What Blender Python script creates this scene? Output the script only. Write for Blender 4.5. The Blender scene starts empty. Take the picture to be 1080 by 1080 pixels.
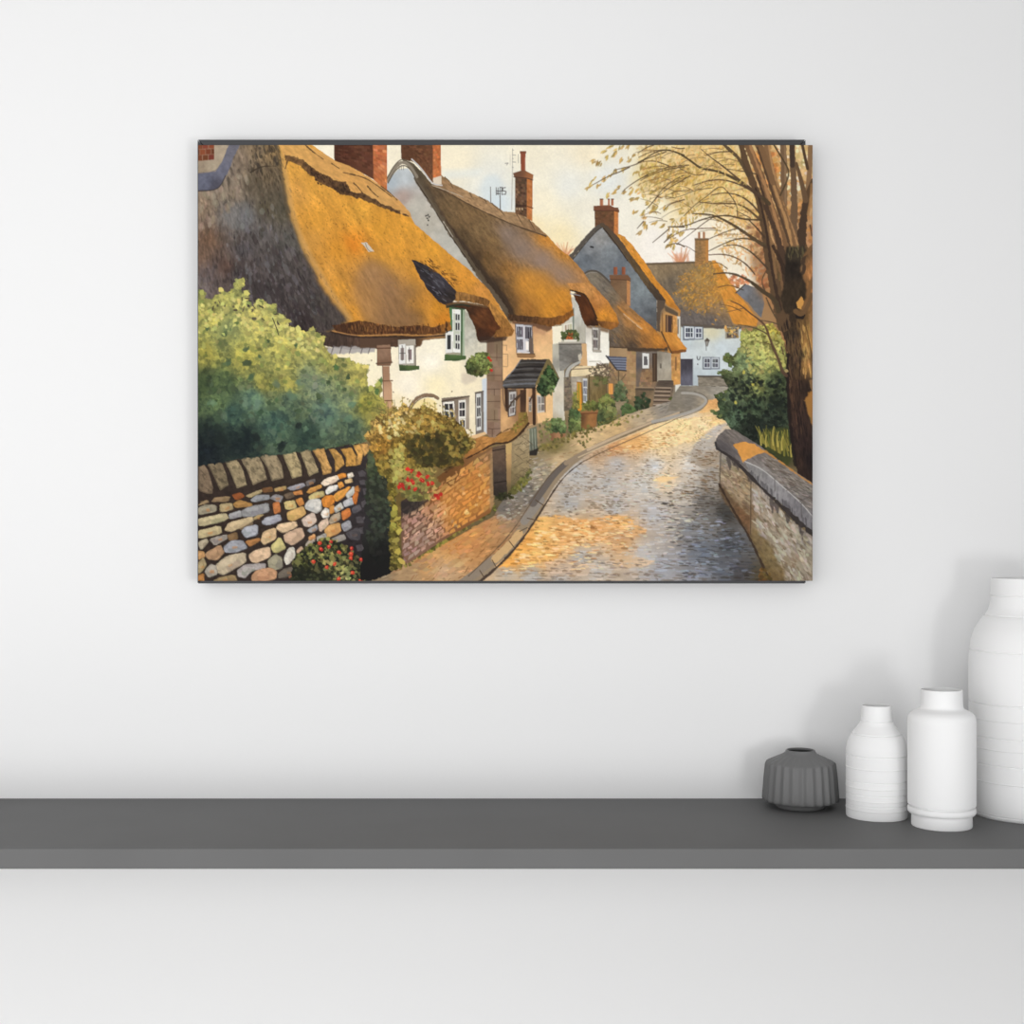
# ---------------------------------------------------------------------------
# Procedural watercolour for the print: every region, stone, leaf and branch is
# brushed with numpy and ends up as the colour attribute of the print's mesh.
# ---------------------------------------------------------------------------
import numpy as np
import math

PX0, PY0, PX1, PY1 = 209.0, 153.0, 857.0, 612.6
SS = 3
CW, CH = int((PX1 - PX0) * SS), int(round((PY1 - PY0) * SS))
IMG = np.zeros((CH, CW, 3), np.float32)
RNG = np.random.default_rng(7)
_T = np.random.default_rng(3).random((256, 256)).astype(np.float32)


def crop(ox, oy, k):
    return lambda pts: [(ox + p[0] / k, oy + p[1] / k) for p in pts]


cA = crop(180, 130, 4.5)
cB = crop(380, 130, 4.5)
cC = crop(560, 130, 6.75)
cD = crop(680, 130, 5.4)
cE = crop(190, 280, 4.5)
cF = crop(380, 300, 6)
cG = crop(500, 300, 6.75)
cH = crop(600, 250, 6)
cI = crop(190, 440, 5.4)
cJ = crop(360, 440, 5.4)
cK = crop(500, 400, 4.5)
cL = crop(690, 300, 5.684)
cM = crop(690, 440, 5.684)


def ident(pts):
    return pts


def vnoise(x, y):
    xi = np.floor(x).astype(np.int32)
    yi = np.floor(y).astype(np.int32)
    fx = x - xi
    fy = y - yi
    fx = fx * fx * (3 - 2 * fx)
    fy = fy * fy * (3 - 2 * fy)
    x0 = xi & 255
    x1 = (xi + 1) & 255
    y0 = yi & 255
    y1 = (yi + 1) & 255
    a = _T[y0, x0] * (1 - fx) + _T[y0, x1] * fx
    b = _T[y1, x0] * (1 - fx) + _T[y1, x1] * fx
    return a * (1 - fy) + b * fy


def fbm(x, y, sx, sy, ang=0.0, oct=3, seed=0):
    """noise in -1..1; sx, sy are feature sizes in photo pixels along / across ang (degrees)"""
    a = math.radians(ang)
    u = (x * math.cos(a) + y * math.sin(a)) / sx + seed * 17.31
    v = (-x * math.sin(a) + y * math.cos(a)) / sy + seed * 7.77
    s = np.zeros(np.broadcast(x, y).shape, np.float32)
    amp, tot = 1.0, 0.0
    for o in range(oct):
        s += amp * (vnoise(u + o * 31.7, v + o * 11.3) - 0.5) * 2
        tot += amp
        amp *= 0.55
        u = u * 2.03
        v = v * 2.03
    return s / tot * 1.5


def bbox(pts, pad=0.0):
    xs = [p[0] for p in pts]
    ys = [p[1] for p in pts]
    i0 = max(0, int((min(xs) - pad - PX0) * SS))
    i1 = min(CW, int((max(xs) + pad - PX0) * SS) + 2)
    j0 = max(0, int((min(ys) - pad - PY0) * SS))
    j1 = min(CH, int((max(ys) + pad - PY0) * SS) + 2)
    return i0, i1, j0, j1


def grid(bb):
    i0, i1, j0, j1 = bb
    x = (PX0 + (np.arange(i0, i1, dtype=np.float32) + 0.5) / SS)[None, :]
    y = (PY0 + (np.arange(j0, j1, dtype=np.float32) + 0.5) / SS)[:, None]
    return x, y


def inside(pts, x, y):
    x, y = np.broadcast_arrays(x, y)
    r = np.zeros(x.shape, bool)
    n = len(pts)
    for k in range(n):
        ax, ay = pts[k]
        bx, by = pts[(k + 1) % n]
        if ay == by:
            continue
        c = (ay > y) != (by > y)
        r ^= c & (x < (bx - ax) * (y - ay) / (by - ay) + ax)
    return r


def smooth(pts, n=2, closed=True):
    for _ in range(n):
        out = []
        m = len(pts)
        for k in range(m if closed else m - 1):
            a = pts[k]
            b = pts[(k + 1) % m]
            out.append((a[0] * .75 + b[0] * .25, a[1] * .75 + b[1] * .25))
            out.append((a[0] * .25 + b[0] * .75, a[1] * .25 + b[1] * .75))
        if not closed:
            out = [pts[0]] + out + [pts[-1]]
        pts = out
    return pts


def blur(m, r):
    """three box blurs, r in photo pixels"""
    k = max(1, int(r * SS))
    for ax in (0, 1):
        for _ in range(2):
            pad = [(0, 0), (0, 0)]
            pad[ax] = (k + 1, k)
            c = np.cumsum(np.pad(m, pad, mode='edge'), axis=ax)
            if ax == 0:
                m = (c[2 * k + 1:] - c[:-2 * k - 1]) / (2 * k + 1)
            else:
                m = (c[:, 2 * k + 1:] - c[:, :-2 * k - 1]) / (2 * k + 1)
    return m


def field(cps, bb, power=2.6):
    """colour interpolated between control points (x, y, (r, g, b))"""
    i0, i1, j0, j1 = bb
    st = 6
    gx = np.arange(i0, i1 + st, st)
    gy = np.arange(j0, j1 + st, st)
    X = PX0 + gx / SS
    Y = PY0 + gy / SS
    num = np.zeros((len(gy), len(gx), 3))
    den = np.zeros((len(gy), len(gx), 1))
    for px, py, col in cps:
        d = (X[None, :] - px) ** 2 + (Y[:, None] - py) ** 2 + 6.0
        w = (1.0 / d ** (power / 2))[..., None]
        num += w * np.array(col, float)
        den += w
    lo = num / den
    fx = (np.arange(i0, i1) - i0) / st
    fy = (np.arange(j0, j1) - j0) / st
    xi = fx.astype(int)
    yi = fy.astype(int)
    tx = (fx - xi)[None, :, None]
    ty = (fy - yi)[:, None, None]
    xn = np.minimum(xi + 1, len(gx) - 1)
    yn = np.minimum(yi + 1, len(gy) - 1)
    a = lo[yi][:, xi] * (1 - tx) + lo[yi][:, xn] * tx
    b = lo[yn][:, xi] * (1 - tx) + lo[yn][:, xn] * tx
    return (a * (1 - ty) + b * ty).astype(np.float32)


def at(cps, x, y, power=2.6):
    n = np.zeros(3)
    d = 0.0
    for px, py, col in cps:
        w = 1.0 / ((x - px) ** 2 + (y - py) ** 2 + 6.0) ** (power / 2)
        n += w * np.array(col, float)
        d += w
    return n / d


def blend(bb, mask, col):
    i0, i1, j0, j1 = bb
    v = IMG[j0:j1, i0:i1]
    if isinstance(col, tuple) or getattr(col, 'ndim', 3) == 1:
        col = np.array(col, np.float32)
    v += (col - v) * mask[..., None]


def cp(c, l):
    """control points given in a crop's own coordinates"""
    return [(*c([(x, y)])[0], col) for x, y, col in l]


SEED = [0]


def region(pts, col, c=ident, rough=0.0, soft=0.0, alpha=1.0, tex=None, sm=0, speck=None):
    """a filled area; col is a colour or control points; tex = list of (amp, sx, sy, angle)"""
    pts = c(pts)
    if sm:
        pts = smooth(pts, sm)
    bb = bbox(pts, rough * 2 + soft * 3)
    if bb[1] <= bb[0] or bb[3] <= bb[2]:
        return
    x, y = grid(bb)
    SEED[0] += 1
    sd = SEED[0]
    if rough:
        dx = fbm(x, y, 4.0, 4.0, 0, 3, sd) * rough
        dy = fbm(x, y, 4.0, 4.0, 0, 3, sd + 40) * rough
        m = inside(pts, x + dx, y + dy).astype(np.float32)
    else:
        m = inside(pts, x, y).astype(np.float32)
    if soft:
        m = blur(m, soft)
    if isinstance(col, list):
        f = field(cp(c, col), bb)
    else:
        f = np.zeros((bb[3] - bb[2], bb[1] - bb[0], 3), np.float32) + np.array(col, np.float32)
    for t in (tex or []):
        f = f * (1 + t[0] * fbm(x, y, t[1], t[2], t[3], 3, sd + 5 + t[1])[..., None])
    if speck:
        amp, thr, sx, sy, ang = speck
        n = fbm(x, y, sx, sy, ang, 2, sd + 91)
        f = f * (1 - amp * np.clip((n - thr) * 6, 0, 1)[..., None])
    blend(bb, m * alpha, np.clip(f, 0, 255))


def line(pts, w0, w1, col, c=ident, alpha=1.0, sm=2, soft=0.25, rough=0.0):
    """a tapered brush line; widths in photo pixels"""
    pts = c(pts)
    if sm:
        pts = smooth(pts, sm, False)
    bb = bbox(pts, max(w0, w1) + 1)
    if bb[1] <= bb[0] or bb[3] <= bb[2]:
        return
    ls = [0.0]
    for a, b in zip(pts, pts[1:]):
        ls.append(ls[-1] + math.hypot(b[0] - a[0], b[1] - a[1]))
    tot = ls[-1] or 1.0
    M = np.zeros((bb[3] - bb[2], bb[1] - bb[0]), np.float32)
    for k, (a, b) in enumerate(zip(pts, pts[1:])):
        wa = w0 + (w1 - w0) * ls[k] / tot
        wb = w0 + (w1 - w0) * ls[k + 1] / tot
        sb = bbox([a, b], max(wa, wb) + 1)
        if sb[1] <= sb[0] or sb[3] <= sb[2]:
            continue
        x, y = grid(sb)
        dx, dy = b[0] - a[0], b[1] - a[1]
        L = dx * dx + dy * dy or 1e-6
        t = np.clip(((x - a[0]) * dx + (y - a[1]) * dy) / L, 0, 1)
        d = np.hypot(x - a[0] - t * dx, y - a[1] - t * dy)
        w = (wa + (wb - wa) * t) / 2
        if rough:
            w = w * (1 + rough * fbm(x, y, 5, 5, 0, 2, k))
        m = np.clip((w - d) / soft + .5, 0, 1)
        s = M[sb[2] - bb[2]:sb[3] - bb[2], sb[0] - bb[0]:sb[1] - bb[0]]
        np.maximum(s, m, out=s)
    blend(bb, M * alpha, col)


def dab(x, y, pts, col, alpha=1.0):
    p = [(x + a, y + b) for a, b in pts]
    bb = bbox(p)
    if bb[1] <= bb[0] or bb[3] <= bb[2]:
        return
    X, Y = grid(bb)
    blend(bb, inside(p, X, Y).astype(np.float32) * alpha, col)


def blob(r, n=7, jag=0.35, asp=1.0, ang=0.0):
    ca, sa = math.cos(ang), math.sin(ang)
    out = []
    for k in range(n):
        t = 2 * math.pi * (k + .5 * RNG.random()) / n
        q = r * (1 + jag * (RNG.random() * 2 - 1))
        if jag >= .4:
            q = r * (.55 + .85 * RNG.random())
        u, v = q * math.cos(t) * asp, q * math.sin(t)
        out.append((u * ca - v * sa, u * sa + v * ca))
    return out


def leaf(r, ang):
    ca, sa = math.cos(ang), math.sin(ang)
    o = []
    for u, v in ((-1.35, 0), (-.4, .45), (.45, .4), (1.45, 0), (.45, -.4), (-.4, -.45)):
        u += .25 * (RNG.random() - .5)
        v += .25 * (RNG.random() - .5)
        o.append((r * (u * ca - v * sa), r * (u * sa + v * ca)))
    return o


def jitter(col, amp, hue=0.05):
    g = 1 + amp * (RNG.random() * 2 - 1)
    h = 1 + hue * (RNG.random(3) * 2 - 1)
    return np.clip(np.array(col, float) * g * h, 0, 255)


def foliage(pts, cols, n, r, c=ident, amp=0.3, alpha=.9, kind='blob', angs=None, lo=.75, hi=1.25, jag=.45):
    """leaf dabs scattered in an area, coloured by control points"""
    pts = c(pts)
    cps = cp(c, cols)
    xs = [p[0] for p in pts]
    ys = [p[1] for p in pts]
    m = n * 4
    X = min(xs) + (max(xs) - min(xs)) * RNG.random(m)
    Y = min(ys) + (max(ys) - min(ys)) * RNG.random(m)
    ok = inside(pts, X, Y)
    X, Y = X[ok][:n], Y[ok][:n]
    for x, y in zip(X, Y):
        q = r * (lo + (hi - lo) * RNG.random())
        a = RNG.random() * math.pi * 2 if angs is None else math.radians(angs[0] + (angs[1] - angs[0]) * RNG.random())
        s = blob(q, RNG.integers(5, 9), jag, 1.25, a) if kind == 'blob' else leaf(q, a)
        dab(x, y, s, jitter(at(cps, x, y), amp), alpha)


def camo(pts, cols, c=ident, size=4.0, amp=.3, levels=3, rough=1.2, cool=0.0, warp=.9, alpha=1.0, edge=.35):
    """leaf masses as a watercolourist lays them: flat ragged patches in a few tones"""
    pts = c(pts)
    bb = bbox(pts, rough * 2)
    if bb[1] <= bb[0] or bb[3] <= bb[2]:
        return
    x, y = grid(bb)
    SEED[0] += 1
    sd = SEED[0]
    wx = fbm(x, y, size * .7, size * .7, 0, 2, sd + 3) * size * warp
    wy = fbm(x, y, size * .7, size * .7, 0, 2, sd + 9) * size * warp
    m = inside(pts, x + wx * rough / size * 1.6, y + wy * rough / size * 1.6).astype(np.float32)
    n = fbm(x + wx * .9, y + wy * .9, size * 1.25, size, 25, 1, sd) * 1.25
    q = np.round(np.clip(n, -1, 1) * levels) / levels
    f = field(cp(c, cols), bb, 3.4)
    # the pigment dries darker at the rim of each patch
    fr = np.abs(np.clip(n, -1, 1) * levels - np.floor(np.clip(n, -1, 1) * levels) - .5)
    f = f * (1 + amp * q[..., None])
    if cool:
        f = f * (1 + cool * q[..., None] * np.array((.6, .2, -.8), np.float32))
    f = f * (1 - edge * .3 * (fr < .12)[..., None])
    f = f * (1 + .07 * fbm(x, y, 3, 3, 0, 2, sd + 20)[..., None])
    blend(bb, m * alpha, np.clip(f, 0, 255))


def pixel(x, y):
    i = min(max(int((x - PX0) * SS), 0), CW - 1)
    j = min(max(int((y - PY0) * SS), 0), CH - 1)
    return IMG[j, i].copy()


def strokes(pts, cols, n, length, width, ang, c=ident, amp=.2, alpha=.7, spread=12, mul=None):
    """short directional brush strokes; ang may be a function of (x, y) in degrees"""
    pts = c(pts)
    cps = cp(c, cols)
    xs = [p[0] for p in pts]
    ys = [p[1] for p in pts]
    m = n * 4
    X = min(xs) + (max(xs) - min(xs)) * RNG.random(m)
    Y = min(ys) + (max(ys) - min(ys)) * RNG.random(m)
    ok = inside(pts, X, Y)
    X, Y = X[ok][:n], Y[ok][:n]
    for x, y in zip(X, Y):
        a = ang(x, y) if callable(ang) else ang
        a = math.radians(a + spread * (RNG.random() * 2 - 1))
        l = length * (.5 + RNG.random())
        w = width * (.5 + RNG.random())
        ca, sa = math.cos(a), math.sin(a)
        s = [(u * l * ca - v * w * sa, u * l * sa + v * w * ca)
             for u, v in ((-.5, 0), (-.2, .5), (.3, .45), (.5, 0), (.2, -.5), (-.3, -.4))]
        k = 1.0 if mul is None else mul[0] + (mul[1] - mul[0]) * RNG.random()
        dab(x, y, s, np.clip(jitter(at(cps, x, y), amp) * k, 0, 255), alpha)


def courses(quad, rows, cols, colset, c=ident, gap=.12, jit=.08, amp=.15, alpha=.9, stagger=True, shade=None):
    """bricks or stones laid in courses over a four-cornered area TL, TR, BR, BL"""
    tl, tr, br, bl = c(quad)
    for r in range(rows):
        off = .5 if (stagger and r % 2) else 0.0
        for k in range(-1 if off else 0, cols):
            u0, u1 = (k + off) / cols, (k + 1 + off) / cols
            v0, v1 = r / rows, (r + 1) / rows
            gu, gv = gap / cols / 2, gap / rows / 2
            u0, u1, v0, v1 = max(0, u0 + gu), min(1, u1 - gu), v0 + gv, v1 - gv
            if u1 <= u0:
                continue
            p = []
            for u, v in ((u0, v0), (u1, v0), (u1, v1), (u0, v1)):
                u += jit / cols * (RNG.random() - .5)
                v += jit / rows * (RNG.random() - .5)
                top = (tl[0] + (tr[0] - tl[0]) * u, tl[1] + (tr[1] - tl[1]) * u)
                bot = (bl[0] + (br[0] - bl[0]) * u, bl[1] + (br[1] - bl[1]) * u)
                p.append((top[0] + (bot[0] - top[0]) * v, top[1] + (bot[1] - top[1]) * v))
            col = colset[RNG.integers(len(colset))] if not isinstance(colset[0][0], float) else at(colset, *p[0])
            dab(0, 0, p, jitter(col, amp), alpha)


def rect(x0, y0, x1, y1, col, c=ident, alpha=1.0):
    region([(x0, y0), (x1, y0), (x1, y1), (x0, y1)], col, c, alpha=alpha)


def window(quad, nx, ny, frame, pane, c=ident, bar=.12, edge=.1):
    """a painted casement: frame quad TL, TR, BR, BL with nx by ny dark panes"""
    q = c(quad)
    dab(0, 0, q, np.array(frame, float))
    tl, tr, br, bl = q

    def P(u, v):
        a = (tl[0] + (tr[0] - tl[0]) * u, tl[1] + (tr[1] - tl[1]) * u)
        b = (bl[0] + (br[0] - bl[0]) * u, bl[1] + (br[1] - bl[1]) * u)
        return (a[0] + (b[0] - a[0]) * v, a[1] + (b[1] - a[1]) * v)
    ex, ey = edge * .8, edge * .6
    bar = bar * .62
    for i in range(nx):
        for j in range(ny):
            w, h = (1 - 2 * ex) / nx, (1 - 2 * ey) / ny
            u0, u1 = ex + i * w + bar * w / 2, ex + (i + 1) * w - bar * w / 2
            v0, v1 = ey + j * h + bar * h / 2, ey + (j + 1) * h - bar * h / 2
            dab(0, 0, [P(u0, v0), P(u1, v0), P(u1, v1), P(u0, v1)], jitter(pane, .2))


def paint_sky():
    full = [(PX0 - 2, PY0 - 2), (PX1 + 2, PY0 - 2), (PX1 + 2, PY1 + 2), (PX0 - 2, PY1 + 2)]
    region(full, [(330, 160, (248, 238, 212)), (410, 160, (247, 236, 208)), (480, 165, (246, 234, 204)),
                  (560, 160, (247, 237, 210)), (520, 190, (234, 232, 220)), (530, 215, (218, 226, 226)),
                  (570, 215, (249, 238, 208)), (600, 195, (238, 236, 224)), (640, 190, (232, 233, 226)),
                  (620, 225, (244, 237, 216)), (590, 250, (250, 232, 186)), (560, 240, (250, 230, 180)),
                  (660, 230, (246, 240, 222)), (690, 255, (252, 244, 232)), (720, 262, (253, 244, 234)),
                  (760, 250, (250, 236, 208)), (700, 180, (246, 232, 190)), (770, 180, (240, 220, 168)),
                  (830, 170, (225, 200, 150)), (620, 160, (248, 234, 202))],
           tex=[(.02, 14, 14, 0), (.012, 1.6, 1.6, 0)])
    # the pale blue wash behind the aerials
    region([(505, 200), (512, 186), (524, 184), (532, 196), (530, 222), (516, 224)], (206, 220, 226), soft=3, alpha=.55)
    region([(465, 180), (510, 178), (505, 186), (470, 190)], (228, 232, 226), soft=2.5, alpha=.6)


def paint_ground():
    region([(200, 330), (540, 330), (640, 330), (720, 330), (745, 405), (860, 400), (860, 620), (200, 620)],
           [(300, 400, (84, 78, 52)), (400, 400, (150, 128, 96)), (380, 560, (44, 40, 32)), (440, 540, (120, 96, 44)), (470, 450, (150, 116, 58)), (520, 520, (96, 84, 56)), (560, 420, (170, 140, 104)), (620, 440, (130, 110, 76)),
            (680, 400, (120, 100, 74)), (740, 410, (150, 140, 124)), (820, 440, (70, 70, 44)), (840, 520, (110, 92, 64)), (780, 560, (100, 80, 56)), (650, 560, (176, 160, 140))], tex=[(.12, 6, 6, 0)])
    region([(690, 320), (860, 300), (860, 500), (780, 470), (755, 430)], [(800, 340, (168, 128, 84)), (850, 340, (170, 112, 70)), (790, 440, (60, 64, 40))], soft=2)


def paint_far():
    # reddish tufts on the skyline
    for x0, y0, c in ((232, 955, cC), (1060, 985, cC)):
        for k in range(26):
            a = -60 + 120 * RNG.random()
            l = (50 + 65 * RNG.random())
            x1 = x0 + l * math.sin(math.radians(a))
            y1 = y0 - l * math.cos(math.radians(a))
            line([(x0 + 40 * (RNG.random() - .5), y0 + 20), (x1, y1)], 1.9, .8, jitter((218, 140, 96), .15), c, .45, sm=0, soft=.8)
    for k in range(16):
        x = 150 + 110 * RNG.random()
        line([(x, 790), (x + 30 * (RNG.random() - .5), 735 + 30 * RNG.random())], 1.2, .6, (226, 160, 124), cD, .4, sm=0)
    # the far thatched house closing the lane
    region([(485, 165), (800, 158), (890, 150), (925, 152), (960, 195), (1080, 370), (1195, 520), (1190, 575), (900, 580), (700, 568), (690, 480), (600, 400), (520, 250)],
           [(600, 190, (140, 118, 88)), (560, 180, (150, 128, 96)), (650, 300, (112, 99, 82)), (800, 500, (107, 98, 92)), (760, 350, (120, 104, 82)),
            (860, 260, (150, 124, 78)), (720, 540, (98, 90, 86)), (900, 540, (104, 96, 92)), (980, 330, (205, 138, 58)), (940, 450, (150, 118, 80))],
           cH, rough=.5, tex=[(.10, 6, 2, 70), (.08, 1.5, 1.5, 0)])
    region([(905, 152), (925, 150), (960, 195), (1080, 370), (1195, 520), (1188, 566), (1040, 552), (975, 400), (925, 220)], (214, 140, 52), cH, rough=.6, soft=.5, tex=[(.1, 5, 2, 50)])
    line([(488, 172), (600, 168), (700, 165), (800, 160)], 2.4, 2.2, (104, 86, 66), cH, .9)
    region([(488, 48), (545, -4), (640, 30), (660, 120), (640, 200), (600, 160), (560, 110)], [(520, 60, (120, 122, 128)), (590, 90, (110, 108, 108))], cL, rough=.4, tex=[(.08, 3, 3, 0)])
    line([(488, 50), (545, -2)], 1.4, 1.2, (80, 70, 62), cL)
    # its chimney
    region([(797, 12), (882, 12), (882, 160), (860, 172), (797, 188)], [(820, 80, (140, 110, 74)), (862, 80, (152, 114, 70)), (874, 80, (198, 132, 62))], cH, tex=[(.15, 2, 1.2, 0)])
    rect(864, 16, 882, 162, (196, 132, 64), cH, .8)
    rect(795, 8, 884, 22, (112, 88, 62), cH, .8)
    rect(816, -30, 830, 10, (170, 118, 82), cH)
    rect(846, -32, 861, 10, (176, 120, 80), cH)
    # white front of the far house
    region([(706, 558), (1090, 574), (1090, 960), (706, 945)],
           [(730, 680, (196, 206, 208)), (900, 600, (214, 206, 172)), (860, 700, (206, 213, 212)), (960, 700, (203, 213, 216)), (740, 740, (206, 213, 214)),
            (930, 860, (196, 208, 212)), (1000, 780, (206, 214, 216)), (800, 900, (186, 196, 200))], cH, tex=[(.04, 6, 6, 0)])
    region([(706, 548), (1090, 565), (1090, 580), (900, 578), (706, 568)], (96, 86, 76), cH, rough=.5, soft=.3)
    window([(720, 562), (850, 568), (850, 648), (720, 655)], 1, 1, (118, 124, 132), (118, 124, 132), cH)
    window([(731, 566), (790, 568), (790, 640), (731, 642)], 3, 2, (214, 218, 220), (70, 74, 88), cH, .3, .13)
    window([(797, 570), (842, 571), (842, 642), (797, 645)], 2, 2, (208, 213, 216), (76, 78, 92), cH, .3, .15)
    window([(988, 566), (1075, 570), (1075, 640), (988, 645)], 2, 2, (160, 150, 130), (86, 74, 66), cH, .25, .1)
    rect(1040, 572, 1052, 640, (120, 116, 112), cH)
    window([(845, 757), (955, 760), (955, 836), (845, 838)], 1, 1, (124, 130, 138), (124, 130, 138), cH)
    window([(852, 763), (895, 764), (895, 828), (852, 829)], 2, 2, (200, 205, 208), (84, 84, 94), cH, .3, .12)
    window([(902, 764), (948, 765), (948, 829), (902, 828)], 2, 2, (200, 205, 208), (90, 90, 98), cH, .3, .12)
    region([(706, 770), (782, 770), (782, 938), (706, 938)], [(740, 790, (70, 66, 74)), (740, 920, (100, 98, 110))], cH, tex=[(.08, 2, 6, 0)])
    line([(784, 768), (784, 940)], .8, .8, (150, 156, 160), cH)
    # lantern and ring on the wall
    region([(855, 655), (874, 637), (893, 655), (884, 660), (862, 660)], (92, 80, 70), cH)
    region([(862, 660), (884, 660), (880, 688), (866, 690)], (158, 152, 142), cH)
    line([(862, 660), (868, 700), (868, 718)], .7, .5, (80, 74, 70), cH)
    line([(884, 660), (874, 692)], .7, .5, (80, 74, 70), cH)
    line([(810, 755), (812, 776), (826, 776), (829, 756)], .9, .9, (84, 84, 88), cH)
    rect(811, 801, 819, 808, (96, 92, 92), cH)
    # low stone wall in front
    region([(816, 878), (1020, 878), (1015, 948), (816, 945)], (132, 122, 106), cH, rough=.3, tex=[(.18, 4, 1.6, 0)])
    line([(815, 880), (1020, 882)], 1.6, 1.6, (76, 68, 60), cH)
    line([(816, 945), (1015, 948)], 1.6, 1.6, (70, 66, 56), cH)


def paint_gable_house():
    # chimney
    region([(452, 600), (620, 600), (622, 840), (590, 830), (512, 770), (455, 780)], [(480, 680, (104, 72, 48)), (560, 680, (114, 76, 48)), (570, 760, (120, 78, 48))], cC, tex=[(.1, 3, 3, 0)])
    courses([(455, 635), (590, 640), (590, 790), (455, 745)], 9, 6, [(98, 66, 46), (116, 76, 50), (122, 82, 54), (104, 68, 46)], cC, alpha=.6)
    region([(592, 620), (622, 632), (620, 802), (590, 785)], (202, 122, 62), cC, tex=[(.12, 1.2, 1.2, 0)])
    region([(445, 590), (558, 583), (628, 618), (626, 634), (590, 622), (446, 622)], (124, 76, 52), cC, tex=[(.1, 3, 1, 0)])
    line([(446, 622), (590, 624), (626, 634)], .7, .7, (78, 50, 38), cC, sm=0)
    for a, b in ((490, 514), (546, 560), (570, 588)):
        region([(a, 540), (b, 540), (b, 588), (a, 588)], [(a, 560, (150, 84, 56)), (b, 560, (206, 134, 90))], cC)
        rect(a - 1, 537, b + 1, 545, (96, 62, 48), cC)
    region([(10, 160), (75, 75), (140, -5), (180, -45), (212, -66), (258, -16), (320, 70), (400, 190), (500, 300), (553, 385), (556, 600), (470, 580), (380, 500), (300, 420), (180, 320), (80, 270)],
           [(190, 10, (150, 148, 144)), (140, 60, (128, 130, 132)), (100, 150, (104, 110, 116)), (250, 110, (116, 121, 124)), (320, 180, (104, 110, 116)),
            (450, 330, (122, 130, 132)), (430, 420, (112, 118, 122)), (520, 540, (92, 92, 92)), (480, 480, (100, 104, 108))],
           cH, tex=[(.12, 7, 7, 0), (.06, 2, 2, 0)])
    line([(425, 880), (442, 884)], 1.8, 1.8, (46, 44, 46), cC)
    # dark hole in the gable, verge and lit slope
    region([(300, -26), (345, -4), (400, 48), (440, 105), (485, 165), (560, 285), (640, 370), (706, 468), (702, 498), (655, 482), (600, 405), (550, 368), (470, 255), (380, 130)],
           [(340, 20, (214, 142, 54)), (480, 200, (220, 142, 46)), (600, 360, (212, 136, 44)), (690, 470, (190, 120, 44))], cH, rough=.5, tex=[(.1, 5, 1.6, 55)], speck=(.12, .5, 2, .8, 55))
    region([(212, -80), (262, -30), (310, 10), (350, 60), (430, 165), (520, 285), (575, 352), (615, 402), (598, 440), (555, 402), (480, 302), (400, 190), (330, 95), (262, 10), (214, -52)],
           [(300, 40, (92, 74, 54)), (450, 230, (96, 76, 50)), (580, 390, (72, 58, 46))], cH, rough=.7, tex=[(.15, 5, 1.5, 55)])
    line([(-6, 150), (50, 84), (110, 10), (150, -36), (190, -66), (214, -76)], 4.6, 4.0, (88, 80, 72), cH, rough=.3)
    line([(12, 158), (70, 84), (130, 10), (180, -42), (208, -60)], 1.0, 1.0, (60, 54, 50), cH)
    line([(206, -78), (236, -58), (290, 0), (340, 62)], 4.0, 4.6, (88, 72, 56), cH, rough=.3)
    line([(216, -56), (262, -4), (320, 76), (370, 150)], 1.0, 1.0, (56, 48, 42), cH, rough=.4)
    # walls of the tall house beyond the lower roof
    region([(556, 400), (700, 470), (705, 745), (640, 745), (600, 700), (556, 600)], [(565, 480, (98, 88, 78)), (610, 500, (204, 148, 82)), (660, 560, (206, 146, 76)), (640, 620, (190, 130, 60))], cH, rough=.3)
    region([(556, 395), (612, 405), (600, 450), (580, 470), (574, 600), (556, 590)], (92, 76, 62), cH, rough=.4)
    region([(600, 430), (660, 460), (690, 480), (690, 505), (610, 470)], (96, 80, 62), cH, soft=.5)
    window([(610, 490), (652, 498), (650, 610), (610, 604)], 1, 1, (92, 66, 44), (66, 50, 40), cH)
    line([(622, 496), (622, 600)], 1.0, 1.0, (190, 140, 90), cH, .8)
    line([(590, 480), (592, 600)], .8, .8, (130, 90, 50), cH)
    line([(655, 500), (655, 610)], .9, .9, (124, 84, 46), cH)
    region([(684, 500), (705, 503), (705, 645), (686, 630)], (214, 208, 192), cH)
    line([(690, 520), (690, 610)], 1.0, 1.0, (90, 78, 68), cH)
    courses([(656, 490), (684, 500), (684, 610), (656, 604)], 8, 2, [(214, 150, 78), (200, 138, 70), (222, 160, 90)], cH, alpha=.6)
    # orange lean-to
    region([(585, 600), (672, 606), (705, 655), (744, 706), (740, 724), (652, 736), (610, 680)], [(620, 630, (206, 136, 54)), (690, 660, (226, 152, 62)), (720, 710, (220, 140, 52)), (660, 720, (176, 110, 44))],
           cH, rough=.5, tex=[(.08, 4, 1.5, 50)])
    region([(640, 722), (742, 708), (742, 726), (655, 742)], (128, 80, 40), cH, rough=.4)
    line([(585, 600), (612, 660), (650, 735)], 1.6, 1.6, (92, 64, 40), cH)


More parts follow.
